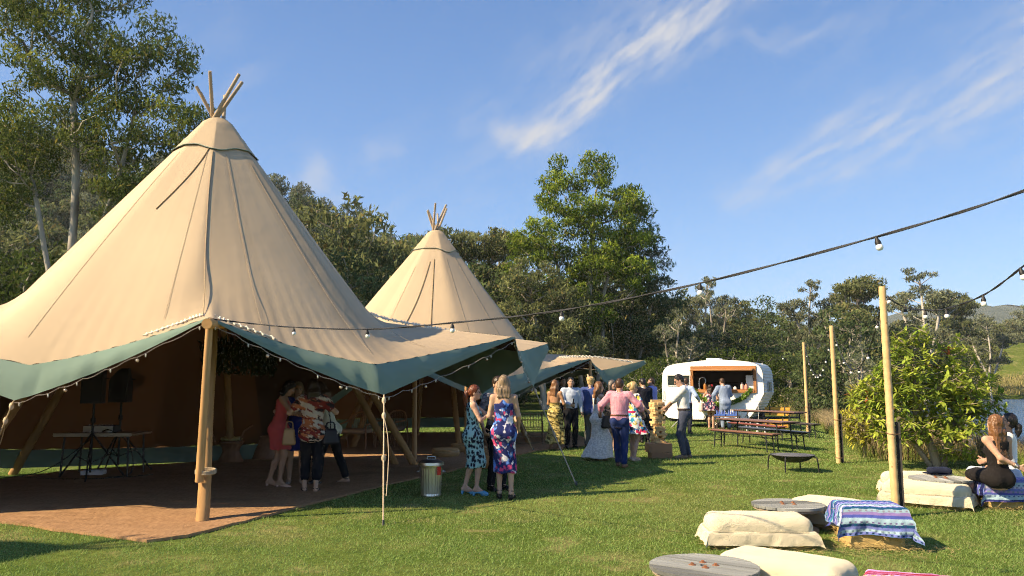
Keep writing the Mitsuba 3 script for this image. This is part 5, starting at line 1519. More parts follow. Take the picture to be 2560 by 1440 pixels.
# greenery hung inside under the front peak
t = thing('hanging_greenery', 'dark greenery hanging under the canvas behind the front pole', 'plant decoration')
hq = away(600, 868, 12.2)
ring = np.array([hq + V(.45 * math.cos(q), .45 * math.sin(q), 0) for q in np.linspace(0, 2 * PI, 24)])
put(t, 'hoop', tube(ring, .014, 5), 'm_matte', (.06, .04, .03))
for k in range(3):
    q = k * 2 * PI / 3
    put(t, 'cord', tube([hq + V(.45 * math.cos(q), .45 * math.sin(q), 0), V(O1[0], O1[1], 4.4)], .006, 4), 'm_matte', (.1, .08, .06))
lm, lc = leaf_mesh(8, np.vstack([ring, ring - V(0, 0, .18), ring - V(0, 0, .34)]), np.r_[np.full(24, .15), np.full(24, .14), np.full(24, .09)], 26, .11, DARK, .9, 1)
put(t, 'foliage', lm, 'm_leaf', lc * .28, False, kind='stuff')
# ---------------------------------------------------------------- people
class Field:
    """A distance field on a grid, built up from smooth unions, turned into a mesh by surface nets."""

    def __init__(s, lo, hi, h):
        s.lo, s.h = np.asarray(lo, float), h
        s.n = np.ceil((np.asarray(hi) - lo) / h).astype(int) + 1
        s.D = np.full(s.n, .3, np.float32)
        s.ax = [s.lo[k] + h * np.arange(s.n[k]) for k in range(3)]

    def sub(s, lo, hi, pad):
        i0 = np.clip(np.floor((np.asarray(lo) - pad - s.lo) / s.h).astype(int), 0, s.n - 1)
        i1 = np.clip(np.ceil((np.asarray(hi) + pad - s.lo) / s.h).astype(int) + 1, 1, s.n)
        sl = tuple(slice(a, max(b, a + 1)) for a, b in zip(i0, i1))
        X, Y, Z = np.meshgrid(*[s.ax[k][sl[k]] for k in range(3)], indexing='ij')
        return sl, np.stack([X, Y, Z], -1)

    def add(s, sl, d, k):
        D = s.D[sl]
        q = np.clip(.5 + .5 * (D - d) / k, 0, 1)
        s.D[sl] = D * (1 - q) + d * q - k * q * (1 - q)

    def cone(s, a, b, ra, rb, k=.02, flat=None):
        """A limb from a to b; flat = (unit direction, factor): thinner along that direction."""
        a, b = np.asarray(a, float), np.asarray(b, float)
        R = max(ra, rb)
        sl, P = s.sub(np.minimum(a, b) - R, np.maximum(a, b) + R, .03)
        if P.size == 0:
            return
        ab = b - a
        t = np.clip(((P - a) @ ab) / (ab @ ab + 1e-9), 0, 1)
        q = P - a - t[..., None] * ab
        if flat is not None:
            u = q @ flat[0]
            q = q + (u * (1 / flat[1] - 1))[..., None] * flat[0]
        d = np.linalg.norm(q, axis=-1) - (ra + (rb - ra) * t)
        s.add(sl, d if flat is None else d * flat[1] ** .5, k)

    def ell(s, c, r, k=.015, F=None):
        r = np.asarray(r, float)
        sl, P = s.sub(c - r.max(), c + r.max(), .03)
        q = P - c
        if F is not None:
            q = q @ F
        n = np.linalg.norm(q / r, axis=-1)
        s.add(sl, (n - 1) * r.min(), k)

    def cut(s, p, n, k=.012):
        """Keeps what lies behind the plane at p with outward normal n."""
        X, Y, Z = np.meshgrid(*s.ax, indexing='ij', sparse=True)
        d = (X - p[0]) * n[0] + (Y - p[1]) * n[1] + (Z - p[2]) * n[2]
        s.D = np.maximum(s.D, d.astype(np.float32))

    def mesh(s, smooth=1):
        D = np.pad(s.D, 1, constant_values=.3)
        lo = s.lo - s.h
        N = np.array(D.shape)
        neg = D < 0
        c = [neg[i:N[0] - 1 + i, j:N[1] - 1 + j, k:N[2] - 1 + k] for i in (0, 1) for j in (0, 1) for k in (0, 1)]
        cnt = sum(x.astype(np.int8) for x in c)
        cells = np.argwhere((cnt > 0) & (cnt < 8))
        if not len(cells):
            return None
        off = np.array([(i, j, k) for i in (0, 1) for j in (0, 1) for k in (0, 1)])
        vals = np.stack([D[tuple((cells + o).T)] for o in off], 1)
        acc, num = np.zeros((len(cells), 3)), np.zeros(len(cells))
        for i in range(8):
            for j in range(i + 1, 8):
                if np.abs(off[i] - off[j]).sum() == 1:
                    a, b = vals[:, i], vals[:, j]
                    m = (a < 0) != (b < 0)
                    t = np.where(m, a / np.where(m, a - b, 1), 0)
                    acc += np.where(m[:, None], off[i] + t[:, None] * (off[j] - off[i]), 0)
                    num += m
        v = lo + s.h * (cells + acc / num[:, None])
        idx = np.full(N - 1, -1)
        idx[tuple(cells.T)] = np.arange(len(cells))
        faces = []
        for ax in range(3):
            o = [0, 0, 0]
            o[ax] = 1
            A = neg[tuple(slice(1, N[k] - 1) for k in range(3))]
            sl = tuple(slice(1 + o[k], N[k] - 1 + o[k]) for k in range(3))
            B = neg[sl]
            p = np.argwhere(A != B) + 1
            u, w = [(1, 2), (2, 0), (0, 1)][ax]
            e = np.eye(3, dtype=int)
            q = [idx[tuple((p - a * e[u] - b * e[w]).T)] for a, b in ((1, 1), (0, 1), (0, 0), (1, 0))]
            q = np.stack(q, 1)
            fl = neg[tuple(p.T)]
            q = np.where(fl[:, None], q, q[:, ::-1])
            faces.append(q[(q >= 0).all(1)])
        q = np.vstack(faces)
        f = np.vstack([q[:, [0, 1, 2]], q[:, [0, 2, 3]]])
        m = trimesh.Trimesh(v, f, process=False)
        if smooth:
            trimesh.smoothing.filter_taubin(m, iterations=smooth * 4)
        return m


TORSO = np.array([.80, .87, .95, 1.06, 1.18, 1.30, 1.39, 1.45, 1.50]) / 1.75
TM = np.array([[.10, .09], [.158, .112], [.165, .115], [.150, .105], [.158, .112], [.176, .120], [.165, .105], [.09, .07], [.05, .052]]) / 1.75
TF = np.array([[.10, .09], [.162, .112], [.170, .115], [.120, .090], [.128, .095], [.145, .102], [.140, .088], [.075, .06], [.042, .045]]) / 1.75


def rotx(a): return np.array([[1, 0, 0], [0, math.cos(a), -math.sin(a)], [0, math.sin(a), math.cos(a)]])
def roty(a): return np.array([[math.cos(a), 0, math.sin(a)], [0, 1, 0], [-math.sin(a), 0, math.cos(a)]])
def rotz(a): return np.array([[math.cos(a), -math.sin(a), 0], [math.sin(a), math.cos(a), 0], [0, 0, 1]])


def ik(a, b, l1, l2, hint):
    d = b - a
    L = min(np.linalg.norm(d), (l1 + l2) * .998)
    d = d / (np.linalg.norm(d) + 1e-9)
    x = (l1 * l1 - l2 * l2 + L * L) / (2 * L)
    h = math.sqrt(max(l1 * l1 - x * x, 0))
    n = hint - d * (hint @ d)
    n /= np.linalg.norm(n) + 1e-9
    return a + d * x + n * h, a + d * L


class Body:
    def __init__(s, H=1.72, fem=False, lean=0.0, side=0.0, twist=0.0, head=(0, 0), hands=None, feet=None, pelvis=None, elbows=(None, None), knees=None, heel=0.0, build=1.0):
        s.H, s.fem, s.k = H, fem, H / 1.75
        k = s.k
        s.R = rotx(-lean) @ roty(side) @ rotz(twist)
        s.p0 = V(*pelvis) if pelvis is not None else V(0, 0, .958 * k + heel)
        up = lambda x, y, z: s.p0 + s.R @ (V(x, y, z - .93) * k)
        s.up = up
        sw = .158 if fem else .185
        s.sh = [up(-sw, 0, 1.415), up(sw, 0, 1.415)]
        s.neck, s.chest, s.waist = up(0, -.005, 1.47), up(0, 0, 1.28), up(0, 0, 1.06)
        hp = .09
        s.hip = [s.p0 + V(-hp, 0, -.03) * k, s.p0 + V(hp, 0, -.03) * k]
        s.HR = s.R @ rotz(head[0]) @ rotx(head[1])
        s.head = s.neck + s.R @ V(0, .015, .065) * k + s.HR @ V(0, .02, .085) * k
        ft = feet or ((-.10, 0, 0), (.10, 0, 0))
        s.ankle, s.knee, s.ft = [], [], []
        for i in (0, 1):
            a = V(*ft[i][:3]) + V(0, -.03 * k, .085 * k + heel)
            kn, an = ik(s.hip[i], a, .44 * k, .425 * k, V(*(knees[i] if knees else (0, 1, .1))))
            s.knee.append(kn)
            s.ankle.append(an)
            s.ft.append(ft[i][3] if len(ft[i]) > 3 else (-.15 if i == 0 else .15))
        hd = hands or ((-.26, .05, .80), (.26, .05, .80))
        s.el, s.wr = [], []
        for i in (0, 1):
            hint = V(*(elbows[i] if elbows[i] is not None else ((-.5 if i == 0 else .5), -.7, -.4)))
            e, w = ik(s.sh[i], V(*hd[i]) * 1.0, .285 * k, .255 * k, hint)
            s.el.append(e)
            s.wr.append(w)
        s.b = build * (.90 if fem else 1.0)

    def bounds(s, pad=.14):
        P = np.array([*s.sh, s.head, s.p0, *s.hip, *s.knee, *s.ankle, *s.el, *s.wr])
        return P.min(0) - pad - V(.06, .06, .05), P.max(0) + pad + V(.06, .06, .06)

    def torso(s, F, off=0.0, z0=.75, z1=1.55, k=.03):
        kk = s.k
        T_ = TF if s.fem else TM
        lo, hi = F.lo, F.lo + F.h * (F.n - 1)
        c = np.array([s.up(x, y, z) for x in (-.25, .25) for y in (-.2, .2) for z in (.7, 1.58)])
        sl, P = F.sub(c.min(0), c.max(0), .02)
        q = (P - s.p0) @ s.R / kk + V(0, 0, .93)
        z = np.clip(q[..., 2], .80, 1.50) / 1.75
        rx, ry = (np.interp(z, TORSO, T_[:, i]) * 1.75 * (s.b / (.9 if s.fem else 1)) for i in (0, 1))
        yo = np.interp(z * 1.75, [.8, .92, 1.06, 1.28, 1.45], [-.015, -.022, -.002, .008, -.012])
        rx, ry = rx + off / kk, ry + off / kk
        d = (np.sqrt((q[..., 0] / rx)**2 + ((q[..., 1] - yo) / ry)**2) - 1) * np.minimum(rx, ry)
        d = np.maximum(d, np.maximum(z0 - q[..., 2], q[..., 2] - z1))
        F.add(sl, d * kk, k)
        if s.fem and z1 > 1.3:
            for x in (-.065, .065):
                F.ell(s.up(x, .085, 1.265), np.full(3, .058 * kk + off), .03)
        if z0 < .9:
            for x in (-.075, .075):
                F.ell(s.up(x, -.065, .885), np.full(3, .088 * kk * (1.05 if s.fem else .98) + off), .04)

    def arm(s, F, i, off=0.0, t=2.0, k=.025):
        """Shoulder to t: 1 = elbow, 2 = wrist."""
        b, kk = s.b, s.k
        F.cone(s.up(*((-.09, .09)[i], 0, 1.42)), s.sh[i], .055 * kk * b + off, .056 * kk * b + off, k)
        u = min(t, 1)
        F.cone(s.sh[i], s.sh[i] + (s.el[i] - s.sh[i]) * u, .055 * kk * b + off, (.055 - .013 * u) * kk * b + off, k)
        if t > 1:
            w = t - 1
            F.cone(s.el[i], s.el[i] + (s.wr[i] - s.el[i]) * w, .042 * kk * b + off, (.042 - .014 * w) * kk * b + off, k)

    def leg(s, F, i, off=0.0, t=2.0, k=.03, cuff=0.0):
        b, kk = s.b * (1.06 if s.fem else 1), s.k
        u = min(t, 1)
        F.cone(s.hip[i], s.hip[i] + (s.knee[i] - s.hip[i]) * u, .092 * kk * b + off, (.092 - .034 * u) * kk * b + off, k)
        if t > 1:
            w = t - 1
            m = s.knee[i] + (s.ankle[i] - s.knee[i]) * .35 + (V(0, -.012, 0) if abs(s.knee[i][2] - s.ankle[i][2]) > .2 else 0)
            F.cone(s.knee[i], m, .056 * kk * b + off, .055 * kk * b + off, .02)
            F.cone(m, s.knee[i] + (s.ankle[i] - s.knee[i]) * w, .055 * kk * b + off, (.055 - .021 * w) * kk * b + off + cuff, .02)

    def foot(s, F, i, off=0.0, k=.015):
        kk = s.k
        d = rotz(-s.ft[i]) @ V(0, 1, 0)
        a = s.ankle[i]
        toe = V(a[0], a[1], 0) + d * .17 * kk + V(0, 0, .028)
        heel = V(a[0], a[1], a[2] - .05 * kk) - d * .035
        F.cone(a, heel, .034 * kk + off, .03 * kk + off, k)
        F.cone(a, toe - d * .03, .034 * kk + off, .03 * kk + off, k)
        F.cone(heel, toe, .03 * kk + off, .026 * kk + off, k)
        return d, toe, heel


def hand_mesh(wrist, elbow, i, grip, k, palm=None):
    """A hand with a palm, four fingers of unequal length and a thumb at the palm's side."""
    f = wrist - elbow
    f /= np.linalg.norm(f)
    pn = V(1 if i == 0 else -1, 0, 0) if palm is None else V(*palm)     # the way the palm faces
    pn = pn - f * (pn @ f)
    pn /= np.linalg.norm(pn) + 1e-9
    sd = np.cross(f, pn) * (1 if i == 0 else -1)
    if sd @ V(0, 1, .3) < 0:
        sd = -sd
    F = Field(wrist - .17 * k, wrist + .17 * k, .0052)
    c = wrist + f * .045 * k
    F.cone(wrist - f * .02, wrist + f * .03 * k, .026 * k, .03 * k, .012, (pn, .7))
    for q in (-.026, -.009, .009, .026):
        F.cone(wrist + f * .02 * k + sd * q * .6 * k, wrist + f * .085 * k + sd * q * k, .017 * k, .0135 * k, .012, (pn, .8))
    for q, L in ((.028, .070), (.0095, .080), (-.0095, .075), (-.027, .058)):
        p = wrist + f * .088 * k + sd * q * k
        d = f.copy()
        for j, (sg_, r) in enumerate(((.45, .0098), (.32, .0092), (.25, .0080))):
            ang = grip * (.9, 1.25, .8)[j] + .12
            d = d * math.cos(ang) + pn * math.sin(ang) * 1.0 if j == 0 else d * math.cos(ang) + np.cross(np.cross(f, pn), d) * math.sin(ang)
            d /= np.linalg.norm(d)
            e = p + d * L * sg_ * k
            F.cone(p, e, r * k, r * .93 * k, .004)
            p = e
    p = wrist + f * .025 * k + sd * .024 * k
    d = f * .6 + sd * .75 + pn * (.25 + .3 * grip)
    for L, r in ((.040, .0125), (.032, .0105), (.024, .0092)):
        d /= np.linalg.norm(d)
        e = p + d * L * k
        F.cone(p, e, r * k, r * .92 * k, .006)
        p = e
        d = d + f * .35 + pn * grip * .35 - sd * .25 * grip
    return F.mesh(1), wrist + f * .075 * k + pn * .03 * k


def head_mesh(B):
    k, R, c = B.k * (.97 if B.fem else 1.0), B.HR, B.head
    F = Field(c - .19 * k, c + .17 * k, .0075)
    g = lambda x, y, z: c + R @ V(x, y, z) * k
    F.ell(g(0, -.012, .03), V(.074, .094, .098) * k, .02, R)
    F.ell(g(0, .022, -.045), V(.058, .068, .072) * k, .03, R)
    F.cone(g(-.014, .066, -.092), g(.014, .066, -.092), .02 * k, .02 * k, .025)
    F.cone(g(0, .088, .012), g(0, .108, -.024), .009 * k, .0145 * k, .012)
    F.cone(g(-.03, .083, .03), g(.03, .083, .03), .012 * k, .012 * k, .015)
    F.cone(g(-.014, .09, -.056), g(.014, .09, -.056), .010 * k, .010 * k, .01)
    for x in (-1, 1):
        F.ell(g(.077 * x, -.008, -.012), V(.012, .02, .032) * k, .008, R)
        F.ell(g(.036 * x, .062, -.02), V(.022, .022, .02) * k, .02, R)
    F.cone(g(0, -.025, -.06), B.neck - V(0, 0, .03) * k, .052 * k * (.88 if B.fem else 1.05), .058 * k * (.9 if B.fem else 1.1), .03)
    return F.mesh(1), g


def face_color(B, skin):
    c, R, k = B.head, B.HR, B.k
    def fn(v):
        q = (v - c) @ R / k
        col = V(*skin) * (.92 + .16 * wob(v, 18, 3))[:, None]
        def spot(x, y, z, rx, rz, cc, a=1.0):
            d = ((np.abs(q[:, 0]) - x) / rx)**2 + ((q[:, 2] - z) / rz)**2
            m = np.clip(1.6 - d, 0, 1) * (q[:, 1] > y) * a
            return col * (1 - m[:, None]) + V(*cc) * m[:, None]
        col = spot(.031, .05, .008, .017, .009, (.50, .46, .42))
        col = spot(.031, .05, .008, .008, .009, (.035, .022, .015))
        col = spot(.033, .05, .032, .021, .006, (.06, .04, .025), .8)
        col = spot(.0, .06, -.055, .023, .010, (V(*skin) * V(.85, .5, .5)), .9)
        col = spot(.045, .04, -.025, .02, .018, V(*skin) * V(1.08, .88, .85), .4)
        return col
    return fn


HAIR = {'black': (.014, .011, .010), 'brown': (.055, .028, .014), 'dark': (.028, .016, .010), 'auburn': (.115, .030, .010), 'blond': (.48, .34, .15), 'ash': (.19, .135, .08), 'honey': (.16, .075, .03), 'grey': (.10, .085, .075)}


def hair_mesh(B, style, length=.3, curl=0.0):
    k, R, c = B.k * (.97 if B.fem else 1.0), B.HR, B.head
    g = lambda x, y, z: c + R @ V(x, y, z) * k
    lo = c - (.20 + length) * k
    lo[:2] = c[:2] - .22 * k
    F = Field(lo, c + .20 * k, .009)
    thick = .012 if style != 'short' else .008
    F.ell(g(0, -.016, .034), V(.076 + thick, .094 + thick, .098 + thick * 1.2) * k, .01, R)
    F.cut(g(0, .036, .034), R @ V(0, .80, -.60))
    if style in ('short', 'curly'):
        F.ell(g(0, -.055, -.02), V(.066, .05, .06) * k, .02, R)
        if style == 'curly':
            for a in range(16):
                q = a * 2.4
                F.ell(g(.066 * math.cos(q), -.03 + .07 * math.sin(q), .06 + .03 * math.sin(a * 1.7) - .02 * math.sin(q)), np.full(3, .036 * k), .02)
    if style == 'long':
        dn = V(0, 0, -1)
        for x in (-.062, -.02, .02, .062):
            a = g(x, -.045, 0)
            b_ = g(x * 1.05, -.075, -.10)
            e = b_ + dn * length * .62 * k + R @ V(x * .25, -.035, 0)
            F.cone(a, b_, .044 * k, .044 * k, .03)
            F.cone(b_, e, .044 * k, .024 * k, .03)
        for x in (-.076, .076):
            F.cone(g(x, .0, .02), g(x * 1.08, -.01, -.12), .022 * k, .026 * k, .02)
            F.cone(g(x * 1.08, -.01, -.12), g(x, -.02, -.12) + dn * length * .4 * k, .026 * k, .014 * k, .02)
    if style == 'bob':
        for x in (-.078, -.04, 0, .04, .078):
            F.cone(g(x * .9, -.03 - .03 * (abs(x) < .05), .0), g(x * 1.05, -.035 - .035 * (abs(x) < .05), -.15), .034 * k, .030 * k, .03)
    if style in ('bun', 'pony'):
        F.ell(g(0, -.05, -.01), V(.07, .055, .07) * k, .02, R)
        if style == 'bun':
            F.ell(g(0, -.125, .03), V(.055, .05, .055) * k, .012, R)
        else:
            p = [g(0, -.10, .02), g(0, -.15, -.01), g(0, -.165, -.07), g(0, -.155, -.07) + V(0, 0, -length * .7 * k)]
            for a, b_, r0, r1 in zip(p[:-1], p[1:], (.03, .042, .044), (.042, .044, .016)):
                F.cone(a, b_, r0 * k, r1 * k, .015)
    m = F.mesh(1)
    v = m.vertices
    n = m.vertex_normals
    q = (v - c)
    st = wob(np.stack([q[:, 0] * 70, q[:, 1] * 70, q[:, 2] * 7 + 8 * curl * wob(q, 12, 2)], -1), 1, 4) - .5
    m.vertices = v + n * (st * .020 + curl * (wob(v, 38, 6) - .5) * .05)[:, None]
    return m, st


def swatch(base, kind_='plain', cols=(), f=10.0, seed=0):
    """Colours of a cloth by position on the body (x right, y forward, z up, metres)."""
    b = V(*base)
    def fn(v):
        q = np.asarray(v)
        fold = .86 + .28 * wob(q * V(7, 7, 2.2), 1, seed + 40)
        c = np.repeat(b[None], len(q), 0)
        if kind_ == 'spots':
            w = q + .012 * (np.stack([wob(q, 40, 1), wob(q, 40, 2), wob(q, 40, 3)], -1) - .5)
            cell = np.stack([w[:, 0] * 24, w[:, 1] * 24, w[:, 2] * 15], -1)
            i = np.floor(cell)
            best = np.full(len(q), 9.0)
            for ox in (-1, 0, 1):
                for oy in (-1, 0, 1):
                    for oz in (-1, 0, 1):
                        j = i + V(ox, oy, oz)
                        h = np.sin(j @ V(12.9, 78.2, 37.7)) * 43758.5
                        r = np.stack([h % 1, (h * 7.1) % 1, (h * 3.7) % 1], -1)
                        best = np.minimum(best, np.linalg.norm(j + .2 + .6 * r - cell, axis=1))
            c = np.where((best < .47)[:, None], V(*cols[0]), c)
        elif kind_ == 'floral':
            for a, cc in enumerate(cols):
                n_ = wob(q * V(1, 1, .75), f * (1 + .15 * a), seed + 11 * a, 2) + .18 * (wob(q * V(1, 1, .5), f * 6, seed + a, 2) - .5)
                m = n_ > (.60 + .015 * a)
                c = np.where(m[:, None], V(*cc) * (.75 + .5 * wob(q, f * 5, a))[:, None], c)
        elif kind_ == 'check':
            s_ = (np.sin(q[:, 2] * 260) > .2).astype(float) + (np.sin(np.arctan2(q[:, 1], q[:, 0]) * 40) > .2)
            c = c * (1 - .22 * s_[:, None]) + V(*cols[0]) * .22 * s_[:, None]
        elif kind_ == 'lace':
            n_ = wob(q, 55, seed, 2)
            c = c * (.80 + .36 * (n_ > .5))[:, None]
        elif kind_ == 'camo':
            for a, cc in enumerate(cols):
                n_ = wob(q @ np.array([[1, 0, .35], [0, 1, 0], [-.3, 0, 1]]) * V(1, 1, 2.3), f, seed + 7 * a, 3)
                c = np.where((n_ > .565)[:, None], V(*cc), c)
        return c * fold[:, None]
    return fn


def person(label, px_, py_, face, skin=(.42, .26, .17), hair=('short', 'dark'), top=None, bottom=None, dress=None, shoes=('shoe', (.06, .03, .02)), glasses=False, grip=(.5, .5), palms=(None, None), loc=None, hlen=.3, curl=0.0, belt=None, group=None, scale_z=None, collar=None, cutout=False, **body):
    t = thing('person', label, 'person', group)
    B = Body(**body)
    L = at(px_, py_) if loc is None else V(*loc)
    rz = math.radians(face - 90)
    M = T().translate([float(L[0]), float(L[1]), float(L[2])]).rotate([0, 0, 1], face - 90)
    k = B.k
    def pput(base, mesh, mat, col, smooth=True, lab=None):
        if mesh is None or not len(mesh.faces):
            return None
        key = new(f'{t}__{base}')
        scene[key] = {**shape(mesh, mat, col, smooth), 'to_world': M}
        if lab:
            labels[key] = {'label': lab}
        return key
    lo, hi = B.bounds()
    lo[2] = min(lo[2], -.01)
    if dress and not dress.get('seated'):
        lo[:2] = np.minimum(lo[:2], [-dress['wx'] * 1.25, -dress['wy'] * 1.3 - .05])
        hi[:2] = np.maximum(hi[:2], [dress['wx'] * 1.25, dress['wy'] * 1.3 + .05])
    hs = .0135
    # the body: arms, legs, trunk, with head and hands
    F = Field(lo, hi, hs)
    B.torso(F)
    sand = shoes[0] in ('sandal', 'heel', 'wedge')
    for i in (0, 1):
        B.arm(F, i)
        B.leg(F, i)
        B.foot(F, i)
    skinm = F.mesh(1)
    hm, g = head_mesh(B)
    hands = [hand_mesh(B.wr[i], B.el[i], i, grip[i], k * (.92 if B.fem else 1.0), palms[i]) for i in (0, 1)]
    parts = [(skinm, tone(skin, 9, .16)), (hm, face_color(B, skin))] + [(h[0], tone(V(*skin) * 1.04, 20, .16)) for h in hands]
    cols = np.vstack([c(np.asarray(m.vertices)) for m, c in parts])
    pput('body', join([m for m, _ in parts]), 'm_skin', cols)
    # hair
    hr, st = hair_mesh(B, hair[0], hlen, curl)
    hc = V(*HAIR[hair[1]])
    pput('hair', hr, 'm_hair', hc * (1 + 1.1 * st)[:, None] * (.85 + .3 * wob(hr.vertices, 14, 2))[:, None])
    if glasses:
        gk = B.k * (.97 if B.fem else 1)
        ms = [tube(spline([g(x * .006, .098, .012), g(x * .036, .098, .014), g(x * .068, .078, .014), g(x * .082, .0, .008)], 5), .0028 * gk, 5) for x in (-1, 1)]
        for x in (-1, 1):
            lens = lathe([(0, .004), (.021, .003), (.0235, 0), (.021, -.003), (0, -.004)], 14)
            lens.apply_transform(trimesh.transformations.rotation_matrix(PI / 2, [1, 0, 0]))
            lens.apply_scale([1.15 * gk, gk, .95 * gk])
            Mx = np.eye(4)
            Mx[:3, :3], Mx[:3, 3] = B.HR, g(.033 * x, .094, .006)
            lens.apply_transform(Mx)
            ms.append(lens)
        pput('sunglasses', join(ms), 'm_gloss', (.012, .011, .011))
    wave = lambda m, a: setattr(m, 'vertices', m.vertices + m.vertex_normals * ((wob(m.vertices * V(1, 1, .45), 16, 5) - .5) * a)[:, None])
    if bottom:
        F = Field(lo, hi, hs)
        B.torso(F, .010, .76, bottom.get('top', 1.04))
        for i in (0, 1):
            B.leg(F, i, bottom.get('off', .016), bottom.get('len', 1.94), .03, bottom.get('cuff', .012))
        m = F.mesh(1)
        wave(m, .016)
        pput('trousers' if bottom.get('len', 2) > 1.4 else 'shorts', m, 'm_cloth', bottom['c'])
    if top:
        F = Field(lo, hi, hs)
        o = top.get('off', .016)
        B.torso(F, o, top.get('hem', .90), top.get('neck', 1.46))
        if top.get('skirt'):
            z0_ = top['hem']
        sl_ = top.get('sleeve', 1.95)
        for i in (0, 1):
            if sl_ > 0:
                B.arm(F, i, o * .95, sl_)
        if top.get('jacket'):
            F.cone(B.up(0, 0, .98), B.up(0, -.01, .78), .165 * k, .175 * k, .05, (B.R @ V(0, 1, 0), .68))
        m = F.mesh(1)
        wave(m, .020)
        pput(top.get('name', 'shirt'), m, 'm_cloth', top['c'], lab=top.get('lab'))
        if sl_ > 0 and collar is not None:
            a = np.linspace(-2.6, 2.6, 22)
            ring = np.array([[B.neck + B.R @ (V(math.sin(q) * (.063 + .012 * u), math.cos(q) * (.068 + .012 * u) - .005, .028 - .035 * u + .012 * (math.cos(q) < 0)) * k) for q in a] for u in (0, .5, 1)])
            pput('collar', sheet(ring), 'm_cloth', collar)
    if belt is not None:
        bz = 1.0 if not dress else 1.07
        a = np.linspace(0, 2 * PI, 34)
        rr = (TF if B.fem else TM)[3 if dress else 2] * 1.75 + .022
        ring = np.array([[B.up(rr[0] * math.cos(q), rr[1] * math.sin(q) - .012, bz + dz) for q in a] for dz in (-.02, .022)])
        pput('belt', sheet(ring), 'm_satin', belt)
    if dress:
        F = Field(lo, hi, .0125)
        o = dress.get('off', .012)
        B.torso(F, o, .78, dress.get('neck', 1.40))
        if dress.get('sleeve', 0) > 0:
            for i in (0, 1):
                B.arm(F, i, o, dress['sleeve'])
        hem, wx, wy, fold = dress['hem'], dress['wx'], dress['wy'], dress.get('fold', 0)
        if dress.get('seated'):
            for i in (0, 1):
                B.leg(F, i, .018, .97, .05)
            F.cone((B.hip[0] + B.hip[1]) / 2, (B.knee[0] + B.knee[1]) / 2, .12, .09, .04)
        else:
            sl, P = F.sub(V(-.6, -.5, hem), V(.6, .5, B.p0[2] + .16), .0)
            ks = [np.interp(P[..., 2], [q[2] for q in (B.ankle[i], B.knee[i], B.hip[i])], [q[a] for q in (B.ankle[i], B.knee[i], B.hip[i])]) for i in (0, 1) for a in (0, 1)]
            cx, cy = (ks[0] + ks[2]) / 2, (ks[1] + ks[3]) / 2
            u = np.clip((B.p0[2] + .10 - P[..., 2]) / (B.p0[2] + .10 - hem), 0, 1)
            w0x, w0y = (.135, .10) if B.fem else (.15, .11)
            e = dress.get('pow', 1.0)
            hipb = .055 * np.exp(-((P[..., 2] - B.p0[2] + .03) / .11)**2) * k
            ax_, ay_ = w0x * k + (wx - w0x * k) * u**e + hipb, w0y * k + (wy - w0y * k) * u**e + hipb * .8
            an = np.arctan2(P[..., 1] - cy, P[..., 0] - cx)
            fl = 1 + fold * u * (np.sin(an * 9 + 3 * u) * .6 + np.sin(an * 5 + 1.3) * .4)
            d = (np.sqrt(((P[..., 0] - cx) / (ax_ * fl))**2 + ((P[..., 1] - cy) / (ay_ * fl))**2) - 1) * np.minimum(ax_, ay_)
            F.add(sl, np.maximum(d, hem + .01 * np.sin(an * 4) - P[..., 2]), .02)
        if dress.get('halter'):
            F.cone(B.up(-.03, .07, 1.36), B.up(-.035, -.01, 1.475), .02, .016, .015)
            F.cone(B.up(.03, .07, 1.36), B.up(.035, -.01, 1.475), .02, .016, .015)
            F.cone(B.up(0, -.065, 1.30), B.up(0, -.02, 1.475), .055, .034, .02)
        elif dress.get('straps', True) and dress.get('sleeve', 0) == 0:
            for x in (-.085, .085):
                F.cone(B.up(x, .075, 1.36), B.up(x * .95, 0, 1.452), .022, .02, .01)
                F.cone(B.up(x * .95, 0, 1.452), B.up(x, -.07, 1.36), .02, .022, .01)
        m = F.mesh(1)
        wave(m, .014)
        pput('dress', m, 'm_cloth', dress['c'])
        if cutout:
            c0 = B.up(.0, -.118, 1.13)
            e_ = rounded(.17, .03, .055, .014, 14)
            Mx = np.eye(4)
            Mx[:3, :3], Mx[:3, 3] = B.R, c0
            e_.apply_transform(Mx)
            pput('bare_back', e_, 'm_skin', tone(V(*skin) * 1.1, 9, .1))
    # shoes
    for i in (0, 1):
        a = B.ankle[i]
        F = Field(V(a[0], a[1], -.02) - V(.2, .24, 0), V(a[0], a[1], a[2]) + V(.2, .26, .08), .008)
        d, toe, heel = B.foot(F, i, .010 if shoes[0] == 'shoe' else .006)
        if shoes[0] == 'shoe':
            F.cut(V(0, 0, a[2] - .004), V(0, 0, 1))
            F.cone(heel + V(0, 0, -.02), toe + V(0, 0, -.012), .03 * k, .03 * k, .01)
        else:
            F.cut(V(0, 0, .045) + V(0, 0, max(0, a[2] - .14)), V(*(V(0, 0, 1) - d * .18)))
            F.cone(toe - d * .045 + V(0, 0, -.016), toe + V(0, 0, -.016), .036 * k, .03 * k, .01)
            if shoes[0] == 'heel':
                F.cone(V(heel[0], heel[1], heel[2] - .02), V(heel[0], heel[1], .008) - d * .004, .022, .017, .01)
            if shoes[0] == 'wedge':
                F.cone(V(heel[0], heel[1], .03), V(toe[0], toe[1], .015), .034, .028, .01)
                F.cone(V(heel[0], heel[1], heel[2] - .02), V(heel[0], heel[1], .02), .032, .03, .01)
        F.cut(V(0, 0, .001), V(0, 0, -1))
        m = F.mesh(1)
        if m is not None:
            pput('shoe', m, 'm_satin', shoes[1])
        if sand and shoes[0] != 'heel':
            ring = np.array([a + V(.04 * k * math.cos(q), .042 * k * math.sin(q), -.012) for q in np.linspace(0, 2 * PI, 18)])
            pput('ankle_strap', tube(ring, .007, 5), 'm_satin', shoes[1])
